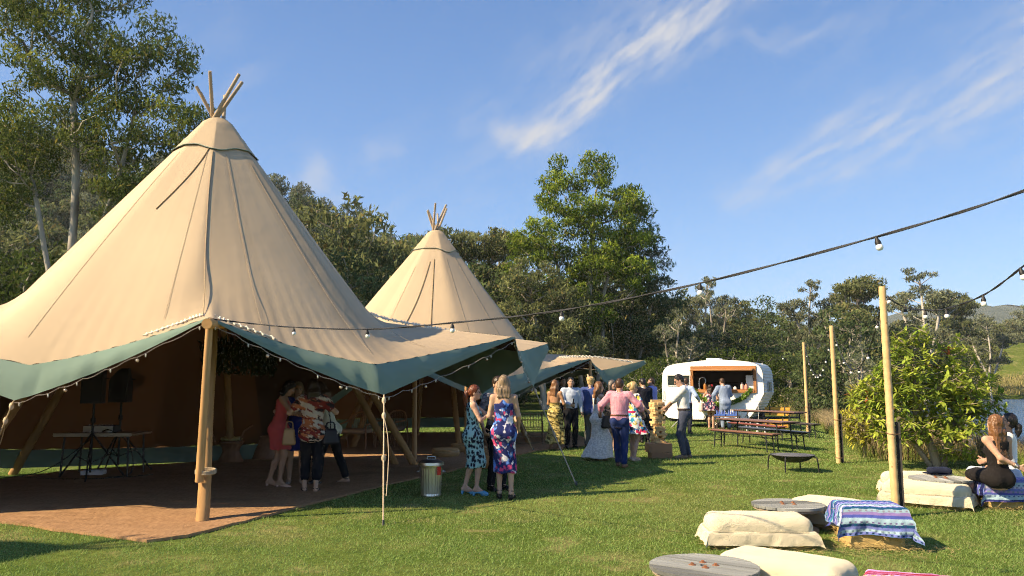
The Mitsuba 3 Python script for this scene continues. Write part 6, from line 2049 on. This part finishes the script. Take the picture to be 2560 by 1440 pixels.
    return t, B, M, [h[1] for h in hands]


def world(M, p): return np.array((np.array(M.matrix, float).reshape(4, 4) @ np.r_[np.asarray(p, float), 1])[:3])


def bottle(label, c, tilt=(0, 0), col=(.035, .016, .006), h=.23):
    t = thing('bottle', label, 'bottle')
    m = lathe([(0, 0), (.028, 0), (.031, .006), (.031, .11), (.026, .14), (.013, .165), (.0125, .215), (.014, .218), (.014, .226), (0, .226)], 16)
    l = lathe([(.0318, .035), (.0318, .095)], 16)
    R = trimesh.transformations.euler_matrix(tilt[0], tilt[1], 0)
    for base, q, mt, cc in (('body', m, 'm_gloss', col), ('paper_label', l, 'm_satin', (.35, .28, .16))):
        q.apply_scale(h / .226)
        q.apply_transform(R)
        q.apply_translation(c - V(0, 0, .09))
        put(t, base, q, mt, cc)


def bag(label, c, yaw, w, d, h, col, strap=None, base='handbag'):
    t = thing(base, label, 'bag')
    m = rounded(w, d, h, min(d, h) * .42, 14)
    m.vertices[:, :2] *= (1.12 - .35 * (m.vertices[:, 2:] / h + .5))
    put(t, 'body', moved(m, c, yaw), 'm_satin', tone(col, 12, .3))
    for s in (-1, 1):
        q = spline([V(-w * .28, s * d * .3, h * .42), V(-w * .2, s * d * .25, h * .85), V(w * .2, s * d * .25, h * .85), V(w * .28, s * d * .3, h * .42)], 7)
        put(t, 'handle', moved(tube(q, .008, 6), c, yaw), 'm_satin', V(*col) * .85)
    if strap is not None:
        put(t, 'strap', tube(spline([c + V(0, 0, h * .4), *strap], 8), .008, 5), 'm_satin', V(*col) * .7)


# --- four women talking inside the front tipi
S1, S2, S3 = (.46, .29, .19), (.38, .22, .14), (.52, .34, .24)
person('woman in a coral shift dress, head bowed, leftmost of the four', 692, 1221, 8, S2, ('bob', 'black'), H=1.60, fem=True, lean=.13, head=(.25, -.45), hands=((-.10, .42, 1.12), (.08, .42, 1.10)), feet=((-.09, -.10, 0), (.09, .08, 0)), heel=.06,
       dress=dict(c=swatch((.50, .085, .085), seed=1), hem=.60, wx=.20, wy=.165, neck=1.40, pow=.6), shoes=('heel', tone((.52, .33, .24), 9, .2)))
person('woman in a royal blue dress facing out from the middle of the four', 738, 1212, -75, S1, ('bob', 'ash'), H=1.62, fem=True, head=(.1, -.15), hands=((-.34, .22, 1.18), (.34, .18, 1.16)),
       dress=dict(c=swatch((.025, .035, .20), seed=2), hem=.56, wx=.2, wy=.16, sleeve=.5, neck=1.43, pow=.7), shoes=('sandal', tone((.4, .34, .28), 9, .2)))
_, B, M, hh = person('long dark haired woman in a red, black and cream patterned top', 776, 1231, 100, S1, ('long', 'dark'), H=1.66, fem=True, hlen=.42, build=1.08, head=(.2, -.15), hands=((-.30, .20, 1.17), (.30, .22, 1.2)), feet=((-.09, .03, 0), (.08, -.05, 0)),
       top=dict(c=swatch((.22, .035, .03), 'camo', ((.60, .52, .42), (.03, .025, .03), (.45, .16, .07), (.55, .50, .45)), 7, 3), hem=.80, sleeve=.55, off=.03, name='top'), bottom=dict(c=swatch((.012, .013, .018)), len=1.62, cuff=.012), shoes=('sandal', tone((.03, .02, .02), 9, .2)))
bag('black shoulder bag hanging at the side of the woman in the patterned top', world(M, (.27, -.02, .82)), .4, .24, .11, .24, (.018, .02, .028), [world(M, (.26, -.03, 1.1)), world(M, (.17, -.03, 1.42))])
person('woman in a sleeveless white top and black trousers, rightmost of the four', 822, 1212, 172, S1, ('long', 'brown'), H=1.64, fem=True, hlen=.22, lean=.22, head=(-.2, -.2), hands=((-.05, .46, 1.2), (.16, .46, 1.22)), feet=((-.12, .18, 0), (.14, -.22, 0)),
       top=dict(c=swatch((.62, .62, .50), seed=4), hem=.88, sleeve=0, neck=1.40, name='top'), bottom=dict(c=swatch((.012, .013, .016)), len=1.86), shoes=('sandal', tone((.02, .018, .018), 9, .2)))
bag('small tan handbag held by the woman in royal blue', away(723, 1092, 12.1), .2, .19, .09, .25, (.40, .26, .13))
# --- by the bin
_, B, M, hh = person('red haired woman in sunglasses and a pale blue dress with dark spots, drinking', 1181, 1238, 6, (.50, .31, .22), ('pony', 'auburn'), H=1.52, fem=True, hlen=.34, curl=.25, glasses=True, head=(-.1, -.05), hands=((-.03, .40, 1.10), (.07, .25, 1.19)), elbows=(None, (.3, .2, -1)), feet=((-.08, -.08, 0), (.08, .08, 0)), heel=.05, grip=(.5, .75), palms=((0, 0, 1), (-1, .1, 0)),
       dress=dict(c=swatch((.30, .52, .55), 'spots', ((.012, .018, .035),)), hem=.40, wx=.165, wy=.15, neck=1.46, pow=.5), shoes=('heel', tone((.12, .34, .55), 9, .4)))
t = thing('cup', 'clear cup at the lips of the red haired woman', 'cup')
put(t, 'body', lathe([(0, 0), (.026, 0), (.034, .09), (.031, .09), (.024, .006), (0, .006)], 14, world(M, (.0, .27, 1.225))), 'm_gloss', (.55, .56, .55))
put(t, 'drink', lathe([(0, .004), (.024, .005), (.029, .05), (0, .05)], 12, world(M, (.0, .27, 1.227))), 'm_gloss', (.35, .22, .10))
person('man in a grey patterned shirt standing behind the woman in the blue floral dress', 1243, 1226, -60, S1, ('short', 'dark'), H=1.70, hands=((-.20, .25, 1.05), (.30, .10, .95)), top=dict(c=swatch((.13, .14, .17), 'camo', ((.25, .26, .30), (.07, .07, .09)), 16, 2), hem=.86, sleeve=1.2), bottom=dict(c=swatch((.012, .013, .018))), shoes=('shoe', (.012, .012, .012)))
person('woman seen from behind in a navy halter dress with white, blue and pink flowers', 1259, 1247, 86, (.48, .30, .20), ('long', 'ash'), H=1.66, fem=True, hlen=.17, head=(.05, -.05), hands=((-.16, .22, 1.08), (.20, .20, .98)), elbows=((-.35, -.5, -1), (.45, -.5, -1)), feet=((-.06, .05, 0), (.11, -.03, 0)), heel=.05,
       dress=dict(c=swatch((.018, .025, .115), 'floral', ((.10, .22, .60), (.62, .62, .70), (.04, .05, .16), (.50, .06, .16)), 11, 5), hem=.36, wx=.17, wy=.14, neck=1.33, halter=True, pow=.6), shoes=('wedge', tone((.014, .012, .012), 9, .2)))
t = thing('leather_bag', 'tan leather bag standing on the mat edge by the red haired woman', 'bag')
lb = at(1208, 1175)
m = rounded(.34, .2, .26, .09, 14)
m.apply_translation(lb + V(0, .1, .14))
put(t, 'body', m, 'm_satin', tone((.32, .15, .05), 10, .4))
put(t, 'handle', tube(spline([lb + V(-.1, .1, .25), lb + V(-.05, .1, .5), lb + V(.05, .1, .5), lb + V(.1, .1, .25)], 8), .01, 6), 'm_satin', (.25, .11, .04))
# --- the group at the tower of blocks
person('woman with long hair in a backless gold and black patterned long dress', 1388, 1125, 62, (.40, .22, .12), ('long', 'honey'), H=1.66, fem=True, hlen=.28, head=(-.3, 0), hands=((-.12, .25, 1.0), (.16, .24, 1.02)),
       dress=dict(c=swatch((.42, .33, .10), 'camo', ((.06, .05, .02), (.55, .46, .20), (.10, .08, .03)), 9, 6), hem=.16, wx=.26, wy=.23, neck=1.18, fold=.06, straps=False), shoes=('sandal', tone((.25, .15, .08), 9, .2)))
_, B, M, hh = person('dark haired man in a pale blue shirt facing out, holding a brown bottle', 1428, 1121, -82, S1, ('short', 'black'), H=1.73, head=(-.1, 0), hands=((-.28, .04, .82), (.07, .26, 1.08)), elbows=(None, (.8, -.2, -.6)), grip=(.4, .85), palms=(None, (-1, 0, 0)), collar=(.50, .56, .66),
       top=dict(c=swatch((.46, .53, .64), seed=7), hem=.97), bottom=dict(c=swatch((.012, .013, .018))), shoes=('shoe', (.012, .012, .012)))
bottle('brown bottle held by the dark haired man in the pale blue shirt', world(M, hh[1] + V(0, .012, .03)))
person('dark haired man in a black jacket standing in the shade behind the gold dress', 1407, 1106, -70, S2, ('short', 'black'), H=1.74, hands=((-.22, .2, 1.0), (.22, .18, .98)), top=dict(c=swatch((.02, .02, .024), seed=15), hem=.86, off=.024, jacket=True, name='jacket'), bottom=dict(c=swatch((.012, .013, .018))), shoes=('shoe', (.012, .012, .012)), collar=(.5, .5, .5))
person('curly blond man seen from behind in a rolled up dark blue shirt', 1478, 1119, 72, (.48, .30, .21), ('curly', 'blond'), H=1.74, curl=.5, hands=((-.25, .06, .86), (.24, .15, .95)), top=dict(c=swatch((.055, .085, .24), seed=8), hem=.86, sleeve=1.25, off=.022), bottom=dict(c=swatch((.12, .125, .12))), shoes=('shoe', (.05, .03, .02)), collar=(.06, .09, .25))
_, B, M, hh = person('long haired woman in a long white lace dress flaring to the grass', 1497, 1150, 25, (.50, .32, .22), ('long', 'honey'), H=1.62, fem=True, hlen=.45, curl=.12, head=(-.2, -.05), hands=((-.02, .26, 1.02), (.06, .24, 1.30)), elbows=(None, (.4, -.2, -.9)),
       dress=dict(c=swatch((.66, .63, .58), 'lace', seed=3), hem=.06, wx=.37, wy=.33, neck=1.37, fold=.05, pow=1.15), shoes=('sandal', tone((.3, .2, .12), 9, .2)))
bag('black shoulder bag hanging from the woman in the white lace dress', world(M, (.25, .04, .80)), .5, .22, .1, .26, (.016, .015, .016), [world(M, (.24, .03, 1.1)), world(M, (.13, .02, 1.41))])
person('woman in black half hidden between the lace dress and the pink checked shirt', 1531, 1126, -40, (.42, .26, .18), ('bob', 'grey'), H=1.66, fem=True, hands=((-.2, .2, .95), (.2, .2, 1.0)), dress=dict(c=swatch((.012, .012, .014)), hem=.42, wx=.21, wy=.18, sleeve=.6, neck=1.43), shoes=('sandal', tone((.3, .22, .16), 9, .2)))
_, B, M, hh = person('man in a pink checked shirt and navy trousers, seen from behind with arms spread', 1551, 1168, 74, (.44, .25, .17), ('short', 'brown'), H=1.68, lean=.05, head=(-.15, -.05), hands=((-.40, .10, 1.02), (.44, .22, 1.03)), elbows=((-.6, -.6, -.5), (.8, -.5, -.4)), feet=((-.06, .14, 0), (.09, -.10, 0)), grip=(.8, .5), palms=((0, 1, 0), None), collar=(.62, .38, .44),
       top=dict(c=swatch((.58, .20, .28), 'check', ((.75, .68, .70),)), hem=.90, sleeve=1.55, off=.024), bottom=dict(c=swatch((.022, .038, .125)), len=1.92), belt=(.10, .045, .02), shoes=('shoe', (.20, .10, .05)))
bottle('brown bottle in the left hand of the man in the pink checked shirt', world(M, hh[0] + V(0, .0, .03)))
person('blonde woman in sunglasses and a bright floral dress with a pink belt', 1583, 1152, 48, (.50, .31, .22), ('bun', 'blond'), H=1.62, fem=True, glasses=True, curl=.1, head=(-.55, -.15), hands=((-.10, .28, 1.08), (.26, .20, 1.02)), feet=((-.08, .1, 0), (.09, -.06, 0)),
       dress=dict(c=swatch((.60, .64, .66), 'floral', ((.55, .03, .10), (.03, .16, .40), (.015, .02, .05), (.03, .25, .42), (.60, .48, .06)), 11, 8), hem=.56, wx=.34, wy=.29, sleeve=.42, neck=1.41, fold=.07, pow=1.0), belt=(.50, .03, .14), shoes=('shoe', (.50, .36, .27)))
person('dark haired man in a black suit seen from behind', 1611, 1107, 108, S1, ('short', 'black'), H=1.72, hands=((-.12, .24, 1.05), (.15, .24, 1.02)), head=(.0, -.25), top=dict(c=swatch((.016, .018, .028), seed=9), hem=.84, off=.026, jacket=True, name='jacket'), bottom=dict(c=swatch((.012, .013, .018))), shoes=('shoe', (.012, .012, .012)), collar=(.6, .6, .6))
person('man in a violet blue shirt looking left, beside the caravan end', 1633, 1091, 150, (.46, .27, .19), ('short', 'dark'), H=1.74, build=1.08, hands=((-.12, .28, 1.05), (.18, .26, 1.0)), head=(.35, 0), top=dict(c=swatch((.24, .27, .62), seed=10), hem=.88, sleeve=1.9, off=.022), bottom=dict(c=swatch((.02, .024, .04))), shoes=('shoe', (.03, .02, .02)), collar=(.3, .33, .66))
_, B, M, hh = person('man in a white shirt and sunglasses bending his head over the block tower', 1712, 1146, 172, (.44, .26, .18), ('short', 'black'), H=1.79, curl=.2, glasses=True, lean=.03, head=(.1, -.42), hands=((-.06, .40, 1.08), (.02, .36, 1.06)), elbows=((-.8, -.5, -.5), (.9, -.5, -.6)), feet=((-.10, .05, 0), (.10, -.06, 0)), grip=(.6, .85), palms=((1, 0, .3), (-1, 0, .2)),
       top=dict(c=swatch((.66, .66, .66), seed=11), hem=.97, sleeve=1.12, off=.022), bottom=dict(c=swatch((.055, .065, .10))), belt=(.03, .02, .02), shoes=('shoe', (.20, .14, .09)), collar=(.8, .8, .8))
bottle('brown bottle held upright by the man in the white shirt', world(M, hh[1] + V(0, .02, .04)))
# --- at the caravan
person('man in a light blue shirt at the hatch, behind the man in the white shirt', 1717, 1085, 58, (.46, .28, .2), ('short', 'brown'), H=1.74, lean=.06, hands=((-.2, .3, 1.05), (.36, .18, 1.08)), top=dict(c=swatch((.36, .46, .66), seed=12), hem=.9, sleeve=1.9, off=.02), bottom=dict(c=swatch((.03, .035, .05))), shoes=('shoe', (.03, .02, .02)), collar=(.4, .5, .68))
_, B, M, hh = person('dark curly haired woman in a short navy floral dress with a red hair flower', 1778, 1071, 66, (.48, .27, .18), ('long', 'dark'), H=1.53, fem=True, hlen=.22, curl=.45, hands=((-.24, .22, 1.02), (.22, .16, .95)), head=(-.3, 0), feet=((-.07, .04, 0), (.08, -.03, 0)),
       dress=dict(c=swatch((.022, .022, .06), 'floral', ((.52, .20, .28), (.5, .48, .5)), 20, 4), hem=.62, wx=.30, wy=.25, neck=1.36, fold=.08, pow=1.0), shoes=('wedge', tone((.45, .28, .2), 9, .2)))
t = thing('hair_flower', 'red flower pinned in the dark curly hair', 'flower')
c = world(M, B.head + B.HR @ V(.075, -.02, .075))
for k in range(6):
    q = k * PI / 3
    m = trimesh.creation.icosphere(2, .022)
    m.apply_scale([1, 1, .6])
    m.apply_translation(c + V(.024 * math.cos(q), 0, .024 * math.sin(q)))
    put(t, 'petal', m, 'm_satin', (.55, .03, .05))
bag('pale pink handbag on the arm of the woman in the short navy floral dress', world(M, (-.30, -.02, .74)), 1.0, .36, .17, .30, (.62, .44, .38), [world(M, (-.28, .0, .95)), world(M, (-.22, .1, 1.03))])
person('man in a grey blue suit leaning to the caravan hatch', 1815, 1074, 92, (.46, .28, .2), ('short', 'brown'), H=1.76, lean=.14, side=-.06, hands=((-.34, .20, .98), (.16, .34, 1.1)), elbows=((-.8, -.5, -.3), None), head=(.35, -.05), feet=((-.09, .06, 0), (.1, -.05, 0)),
       top=dict(c=swatch((.22, .28, .40), seed=13), hem=.82, off=.028, jacket=True, name='jacket'), bottom=dict(c=swatch((.20, .26, .37))), shoes=('shoe', (.05, .03, .02)), collar=(.5, .52, .56))
# --- seated by the pond
_, B, M, hh = person('seated woman with long wavy auburn hair in a black dress, arm behind her back', 0, 0, 96, (.52, .31, .21), ('long', 'honey'), loc=(6.26, 10.46, -.06), H=1.66, fem=True, hlen=.62, curl=.3, lean=-.04, head=(.2, .05), pelvis=(0, 0, .50), hands=((.15, -.18, .63), (.14, .28, .62)), elbows=((-.7, -.6, -.7), (.6, -.2, -.6)), feet=((-.13, .50, 0), (.06, .52, 0)), grip=(.6, .4), palms=((0, -1, .2), (0, 0, -1)),
       dress=dict(c=swatch((.016, .014, .014), seed=3), hem=.3, wx=.2, wy=.2, neck=1.41, seated=True), shoes=('sandal', tone((.2, .12, .07), 9, .2)), cutout=True)
t = thing('bracelet', 'silver bracelets on the wrist of the seated woman in black', 'bracelet')
w, e = world(M, B.wr[0]), world(M, B.el[0])
f_ = (w - e) / np.linalg.norm(w - e)
a_ = np.cross(f_, V(0, 0, 1))
a_ /= np.linalg.norm(a_)
b_ = np.cross(f_, a_)
for k in range(3):
    put(t, 'band', tube([w - f_ * (.03 + .014 * k) + .031 * (a_ * math.cos(q) + b_ * math.sin(q)) for q in np.linspace(0, 2 * PI, 20)], .004, 5), 'm_metal', (.7, .7, .7))
person('seated woman with a dark ponytail, glasses and a white tee shirt, looking up', 0, 0, 150, (.42, .24, .16), ('pony', 'black'), loc=(6.66, 10.9, -.06), H=1.68, fem=True, hlen=.12, glasses=True, lean=-.05, head=(.1, .32), pelvis=(0, 0, .50), hands=((-.06, .26, .64), (.10, .26, .64)), feet=((-.10, .55, 0), (.10, .55, 0)),
       top=dict(c=swatch((.74, .75, .72), seed=14), hem=.90, sleeve=.6, off=.016, name='tee_shirt'), bottom=dict(c=swatch((.45, .50, .56)), len=1.9), shoes=('shoe', (.5, .5, .48)))
# ---------------------------------------------------------------- the leafy bush by the pond, tall grass, reeds, lawn blades
def lance_leaf(L, W):
    """A folded lance leaf of 6 vertices along +x."""
    v = np.array([(0, 0, 0), (L * .3, W * .5, .012), (L * .7, W * .42, .0), (L, 0, -.02), (L * .7, -W * .42, .0), (L * .3, -W * .5, .012), (L * .35, 0, -.006), (L * .7, 0, -.012)])
    f = np.array([(0, 6, 1), (1, 6, 7), (1, 7, 2), (2, 7, 3), (0, 5, 6), (5, 4, 7), (5, 7, 6), (4, 3, 7)])
    return v, f


def whorls(seed, tips, dirs, per, L, W, cols, redtips=0.08):
    g = np.random.default_rng(seed)
    VV, FF, CC, n = [], [], [], 0
    lv, lf = lance_leaf(1.0, 1.0)
    for p, d in zip(tips, dirs):
        d = d / np.linalg.norm(d)
        a = np.cross(d, V(.3, .2, .9))
        a /= np.linalg.norm(a)
        b_ = np.cross(d, a)
        red = g.random() < redtips
        hue = g.random()
        for k in range(per):
            q = k * 2.4 + g.uniform(-.4, .4)
            back = g.uniform(0, .16)
            out = math.cos(q) * a + math.sin(q) * b_
            lean = g.uniform(.15, .7) + (.9 if k < 4 else 0)
            x = out + d * lean + V(0, 0, -g.uniform(.0, .55) * (k >= 4))
            x /= np.linalg.norm(x)
            y = np.cross(V(0, 0, 1) * .7 + out * .3 + d * .2, x)
            y /= np.linalg.norm(y) + 1e-9
            z = np.cross(x, y)
            s = L * g.uniform(.65, 1.2) * (.6 if k < 4 else 1)
            vv = p - d * back + lv[:, :1] * x * s + lv[:, 1:2] * y * W * g.uniform(.8, 1.2) + lv[:, 2:] * z * 2.0 * s
            VV.append(vv)
            FF.append(lf + n)
            n += len(lv)
            c = V(*cols[0]) * (1 - hue) + V(*cols[1]) * hue
            if k < 5:
                c = c * .5 + V(*cols[2]) * .6
            if red and k < 7:
                c = V(.42, .10, .04) * g.uniform(.7, 1.2)
            CC.append(np.repeat((c * g.uniform(.75, 1.25))[None], len(lv), 0))
    return trimesh.Trimesh(np.vstack(VV), np.vstack(FF), process=False), np.vstack(CC)


def leafy_bush(label, loc, seed, env, n, gap, trunks, per, L, W, cols, red, group=None, wide=1.0, singles=300):
    t = thing('bush', label, 'bush', group)
    cl = spread(seed, n, env, gap)
    pos, par, r = skeleton(seed, trunks, cl, .007)
    wm, wc = wood_mesh(pos, par, r, 6, (.30, .25, .19), seed=seed)
    ctr = V(0, 0, 1.0)
    dirs = (cl - ctr) * V(1, 1, .6) + V(0, 0, .55) + np.random.default_rng(seed + 4).normal(0, .3, cl.shape)
    lm, lc = whorls(seed + 1, cl, dirs, per, L, W, cols, red)
    M = T().translate([float(q) for q in loc]).scale([wide, wide, 1.0])
    scene[t + '__trunk'] = {**shape(wm, 'm_matte', wc), 'to_world': M}
    # the nearest 300 leaves one by one, the others as one part
    lv = lm.vertices.reshape(-1, 8, 3)
    near_ = np.argsort(lv.mean(1)[:, 1] + .25 * np.abs(lv.mean(1)[:, 0]))[:singles]
    rest = np.ones(len(lv), bool)
    rest[near_] = False
    lf = lance_leaf(1, 1)[1]
    for q in near_:
        scene[new(t + '__leaf')] = {**shape(trimesh.Trimesh(lv[q], lf, process=False), 'm_leaf', lc.reshape(-1, 8, 3)[q], False), 'to_world': M}
    nr = int(rest.sum())
    scene[t + '__foliage'] = {**shape(trimesh.Trimesh(lv[rest].reshape(-1, 3), (lf[None] + 8 * np.arange(nr)[:, None, None]).reshape(-1, 3), process=False), 'm_leaf', lc.reshape(-1, 8, 3)[rest].reshape(-1, 3), False), 'to_world': M}
    labels[t + '__foliage'] = {'kind': 'stuff'}


b = at(2342, 1170)
leafy_bush('big lance leaved bush with red tips beside the pond', V(b[0], b[1], -.05), 301,
           blobs([(-.25, 0, 2.35, .36, .4, .45), (-.4, 0, 1.75, .62, .6, .5), (.42, 0, 2.05, .30, .35, .6), (.15, 0, 1.5, .85, .7, .5), (-.85, 0, 1.35, .55, .5, .45), (.62, 0, 1.25, .52, .5, .45), (-.75, -.1, .85, .42, .45, .35), (.1, -.1, .85, .7, .55, .3), (.85, 0, 1.65, .25, .3, .35), (.2, -.2, .45, .35, .3, .25)]),
           330, .135, [[(0, 0, 0), (-.05, 0, .4), (-.2, .05, .9), (-.3, 0, 1.6), (-.25, 0, 2.3)], [(.1, .05, 0), (.2, 0, .5), (.4, .05, 1.1), (.45, 0, 1.9)], [(-.1, 0, .1), (-.4, 0, .6), (-.8, .05, 1.1)]], 17, .185, .042,
           ((.19, .29, .045), (.40, .46, .07), (.55, .55, .12)), .03, None, 1.22)
b = at(2190, 1150)
leafy_bush('small yellowish bush against the left side of the lance leaved bush', V(b[0], b[1] + .5, -.05), 307,
           blobs([(0, 0, 1.25, .4, .4, .5), (-.1, 0, .8, .45, .4, .45), (.3, 0, 1.6, .3, .3, .35)]), 80, .14, [[(0, 0, 0), (.0, 0, .6), (.05, 0, 1.2)]], 16, .18, .038, ((.26, .28, .04), (.46, .43, .07), (.55, .5, .1)), .05, None, 1.0, 80)


def blades(pos, h, w, lean, cols, seed, segs=2, dirn=None):
    """Grass blades as bent slim triangles: pos (n, 3), heights, widths, lean, colours (n, 3)."""
    g = np.random.default_rng(seed)
    n = len(pos)
    a = g.uniform(0, 2 * PI, n)
    side = np.stack([np.cos(a), np.sin(a), 0 * a], -1)
    fa = g.uniform(0, 2 * PI, n) if dirn is None else dirn
    fwd = np.stack([np.cos(fa), np.sin(fa), 0 * a], -1)
    h, w, lean = (np.broadcast_to(q, (n,))[:, None] for q in (h, w, lean))
    up = V(0, 0, 1)
    base_l, base_r = pos - side * w / 2, pos + side * w / 2
    m_ = pos + up * h * .62 + fwd * lean * h * .30
    tip = pos + up * h * np.clip(1 - lean * .35, .2, 1) + fwd * lean * h
    if segs == 1:
        v = np.stack([base_l, base_r, tip], 1).reshape(-1, 3)
        f = np.arange(n * 3).reshape(-1, 3)
        return trimesh.Trimesh(v, f, process=False), np.repeat(cols, 3, 0)
    ml, mr = m_ - side * w * .36, m_ + side * w * .36
    v = np.stack([base_l, base_r, ml, mr, tip], 1).reshape(-1, 3)
    b = np.arange(n)[:, None] * 5
    f = np.vstack([b + [0, 1, 3], b + [0, 3, 2], b + [2, 3, 4]])
    return trimesh.Trimesh(v, f, process=False), np.repeat(cols, 5, 0)


def patch(base, label, poly, n, h, w, lean, c0, c1, seed, dirn=None):
    g = np.random.default_rng(seed)
    x0, y0, x1, y1 = poly.bounds
    p = np.stack([g.uniform(x0, x1, n * 4), g.uniform(y0, y1, n * 4)], -1)
    p = p[in_poly(poly, p[:, 0], p[:, 1])][:n]
    clump = wob(np.c_[p, p[:, 0] * 0], 1.3, seed)
    p = p[clump + g.random(len(p)) * .35 > .5]
    z = land(p[:, 0], p[:, 1])
    hh = h * g.uniform(.45, 1.15, len(p)) * (.55 + .9 * wob(np.c_[p, 0 * p[:, 0]], .9, seed + 1))
    k = g.random((len(p), 1)) ** 1.2
    c = (V(*c0) * (1 - k) + V(*c1) * k) * g.uniform(.7, 1.25, (len(p), 1))
    m, cc = blades(np.c_[p, z - .02], hh, w, g.uniform(.1, lean, len(p)), c, seed + 2)
    put(None, base, m, 'm_grass', cc, False, label=label, category='grass', kind='stuff')


TG = sg.Polygon([tuple(at(*p)[:2]) for p in ((2068, 1042), (2130, 1105), (2200, 1150), (2300, 1152), (2380, 1150))] + [(10.4, 18.0), (11.4, 24), (12.2, 31), (14.5, 38), (13.0, 38)])
patch('tall_grass', 'tall dry straw coloured grass left of the lance leaved bush', TG, 36000, .95, .011, .75, (.30, .235, .13), (.52, .43, .25), 401)
patch('tall_grass', 'fresh green grass at the foot of the dry tall grass', TG.buffer(.35), 9000, .42, .012, .6, (.10, .15, .03), (.26, .28, .08), 405)
FAR = sg.Polygon([(3.5, 66), (14, 50), (18.5, 44), (24, 56), (32, 71), (39, 85), (30, 88), (8, 80)])
patch('field_grass', 'pale long grass at the edge of the wood behind the caravan', FAR, 30000, .75, .05, .5, (.20, .22, .07), (.42, .36, .17), 411)
RD = sg.Polygon([(8.2, 12.6), (9.4, 13.2), (11.8, 16.5), (12.2, 19.5), (11.2, 19.5), (9.0, 15.6)])
patch('reeds', 'brown reeds and rushes at the pond edge behind the seated women', RD, 8000, .72, .011, .6, (.17, .14, .075), (.38, .30, .16), 421)
RB = sg.Polygon([(7.6, 12.2), (9.0, 12.6), (9.6, 14.2), (8.4, 14.0)])
patch('reeds', 'green strappy rushes right behind the seated women', RB, 1500, .7, .014, .8, (.10, .15, .03), (.28, .30, .07), 425)
BANK = sg.Polygon([(40, 86), (58, 99.5), (92, 106.5), (120, 101), (122, 118), (60, 120), (34, 92)])
patch('bank_grass', 'straw coloured grass along the far bank of the pond', BANK, 22000, 1.0, .10, .6, (.24, .24, .08), (.46, .38, .18), 431)


def lawn_blades():
    g = np.random.default_rng(77)
    P_, H_, W_, D_ = [], [], [], []
    for y0, y1, dens, h, w in ((5.9, 8.5, 3000, .040, .0060), (8.5, 11.5, 2200, .042, .0070), (11.5, 16, 1150, .045, .0085), (16, 24, 500, .055, .013), (24, 40, 150, .075, .024)):
        area = (y1 - y0) * (y0 + y1) / 2 * 1.36
        n = int(area * dens)
        y = np.sqrt(g.uniform(y0 * y0, y1 * y1, n))
        x = y * g.uniform(-.68, .68, n)
        P_.append(np.stack([x, y], -1))
        H_.append(np.full(n, h))
        W_.append(np.full(n, w))
    p, h, w = np.vstack(P_), np.concatenate(H_), np.concatenate(W_)
    ok = ~in_poly(mat.buffer(-.05), p[:, 0], p[:, 1]) & ~in_poly(POND.buffer(.6), p[:, 0], p[:, 1])
    p, h, w = p[ok], h[ok], w[ok]
    q = np.c_[p, 0 * p[:, 0]]
    big, mid_ = wob(q, .35, 3), wob(q, 2.2, 5)
    thin = wob(q, 1.6, 8)
    trod = np.clip((wob(q * V(1, .6, 1), .55, 14) - .60) * 6, 0, 1)
    keep = (thin + g.random(len(p)) * .5 - .16 * trod) > .52
    p, h, w, big, mid_, q = p[keep], h[keep], w[keep], big[keep], mid_[keep], q[keep]
    n = len(p)
    # dry spots and the blades' own colours
    dry = np.clip((mid_ - .57) * 5, 0, 1) * .6 + (g.random(n) < .09) * .75 + .3 * trod[keep]
    k = np.clip(big * .5 + g.random(n) * .55, 0, 1)[:, None]
    c = V(.14, .25, .058) * (1 - k) + V(.32, .43, .14) * k
    dry = np.clip(dry, 0, .9)
    c = c * (1 - dry[:, None]) + V(.40, .34, .17) * dry[:, None]
    c *= g.uniform(.72, 1.28, (n, 1))
    z = land(p[:, 0], p[:, 1])
    hh = h * g.uniform(.45, 1.35, n) * (.7 + .6 * wob(q, 3.1, 9))
    dirn = wob(q, .8, 12) * 12 + g.normal(0, 2.2, n)
    m, cc = blades(np.c_[p, z - .004], hh, w, g.uniform(.25, 1.25, n), c, 91, 1, dirn)
    put(None, 'grass', m, 'm_grass', cc, False, label='short green lawn grass with dry blades', category='grass', kind='stuff')


lawn_blades()
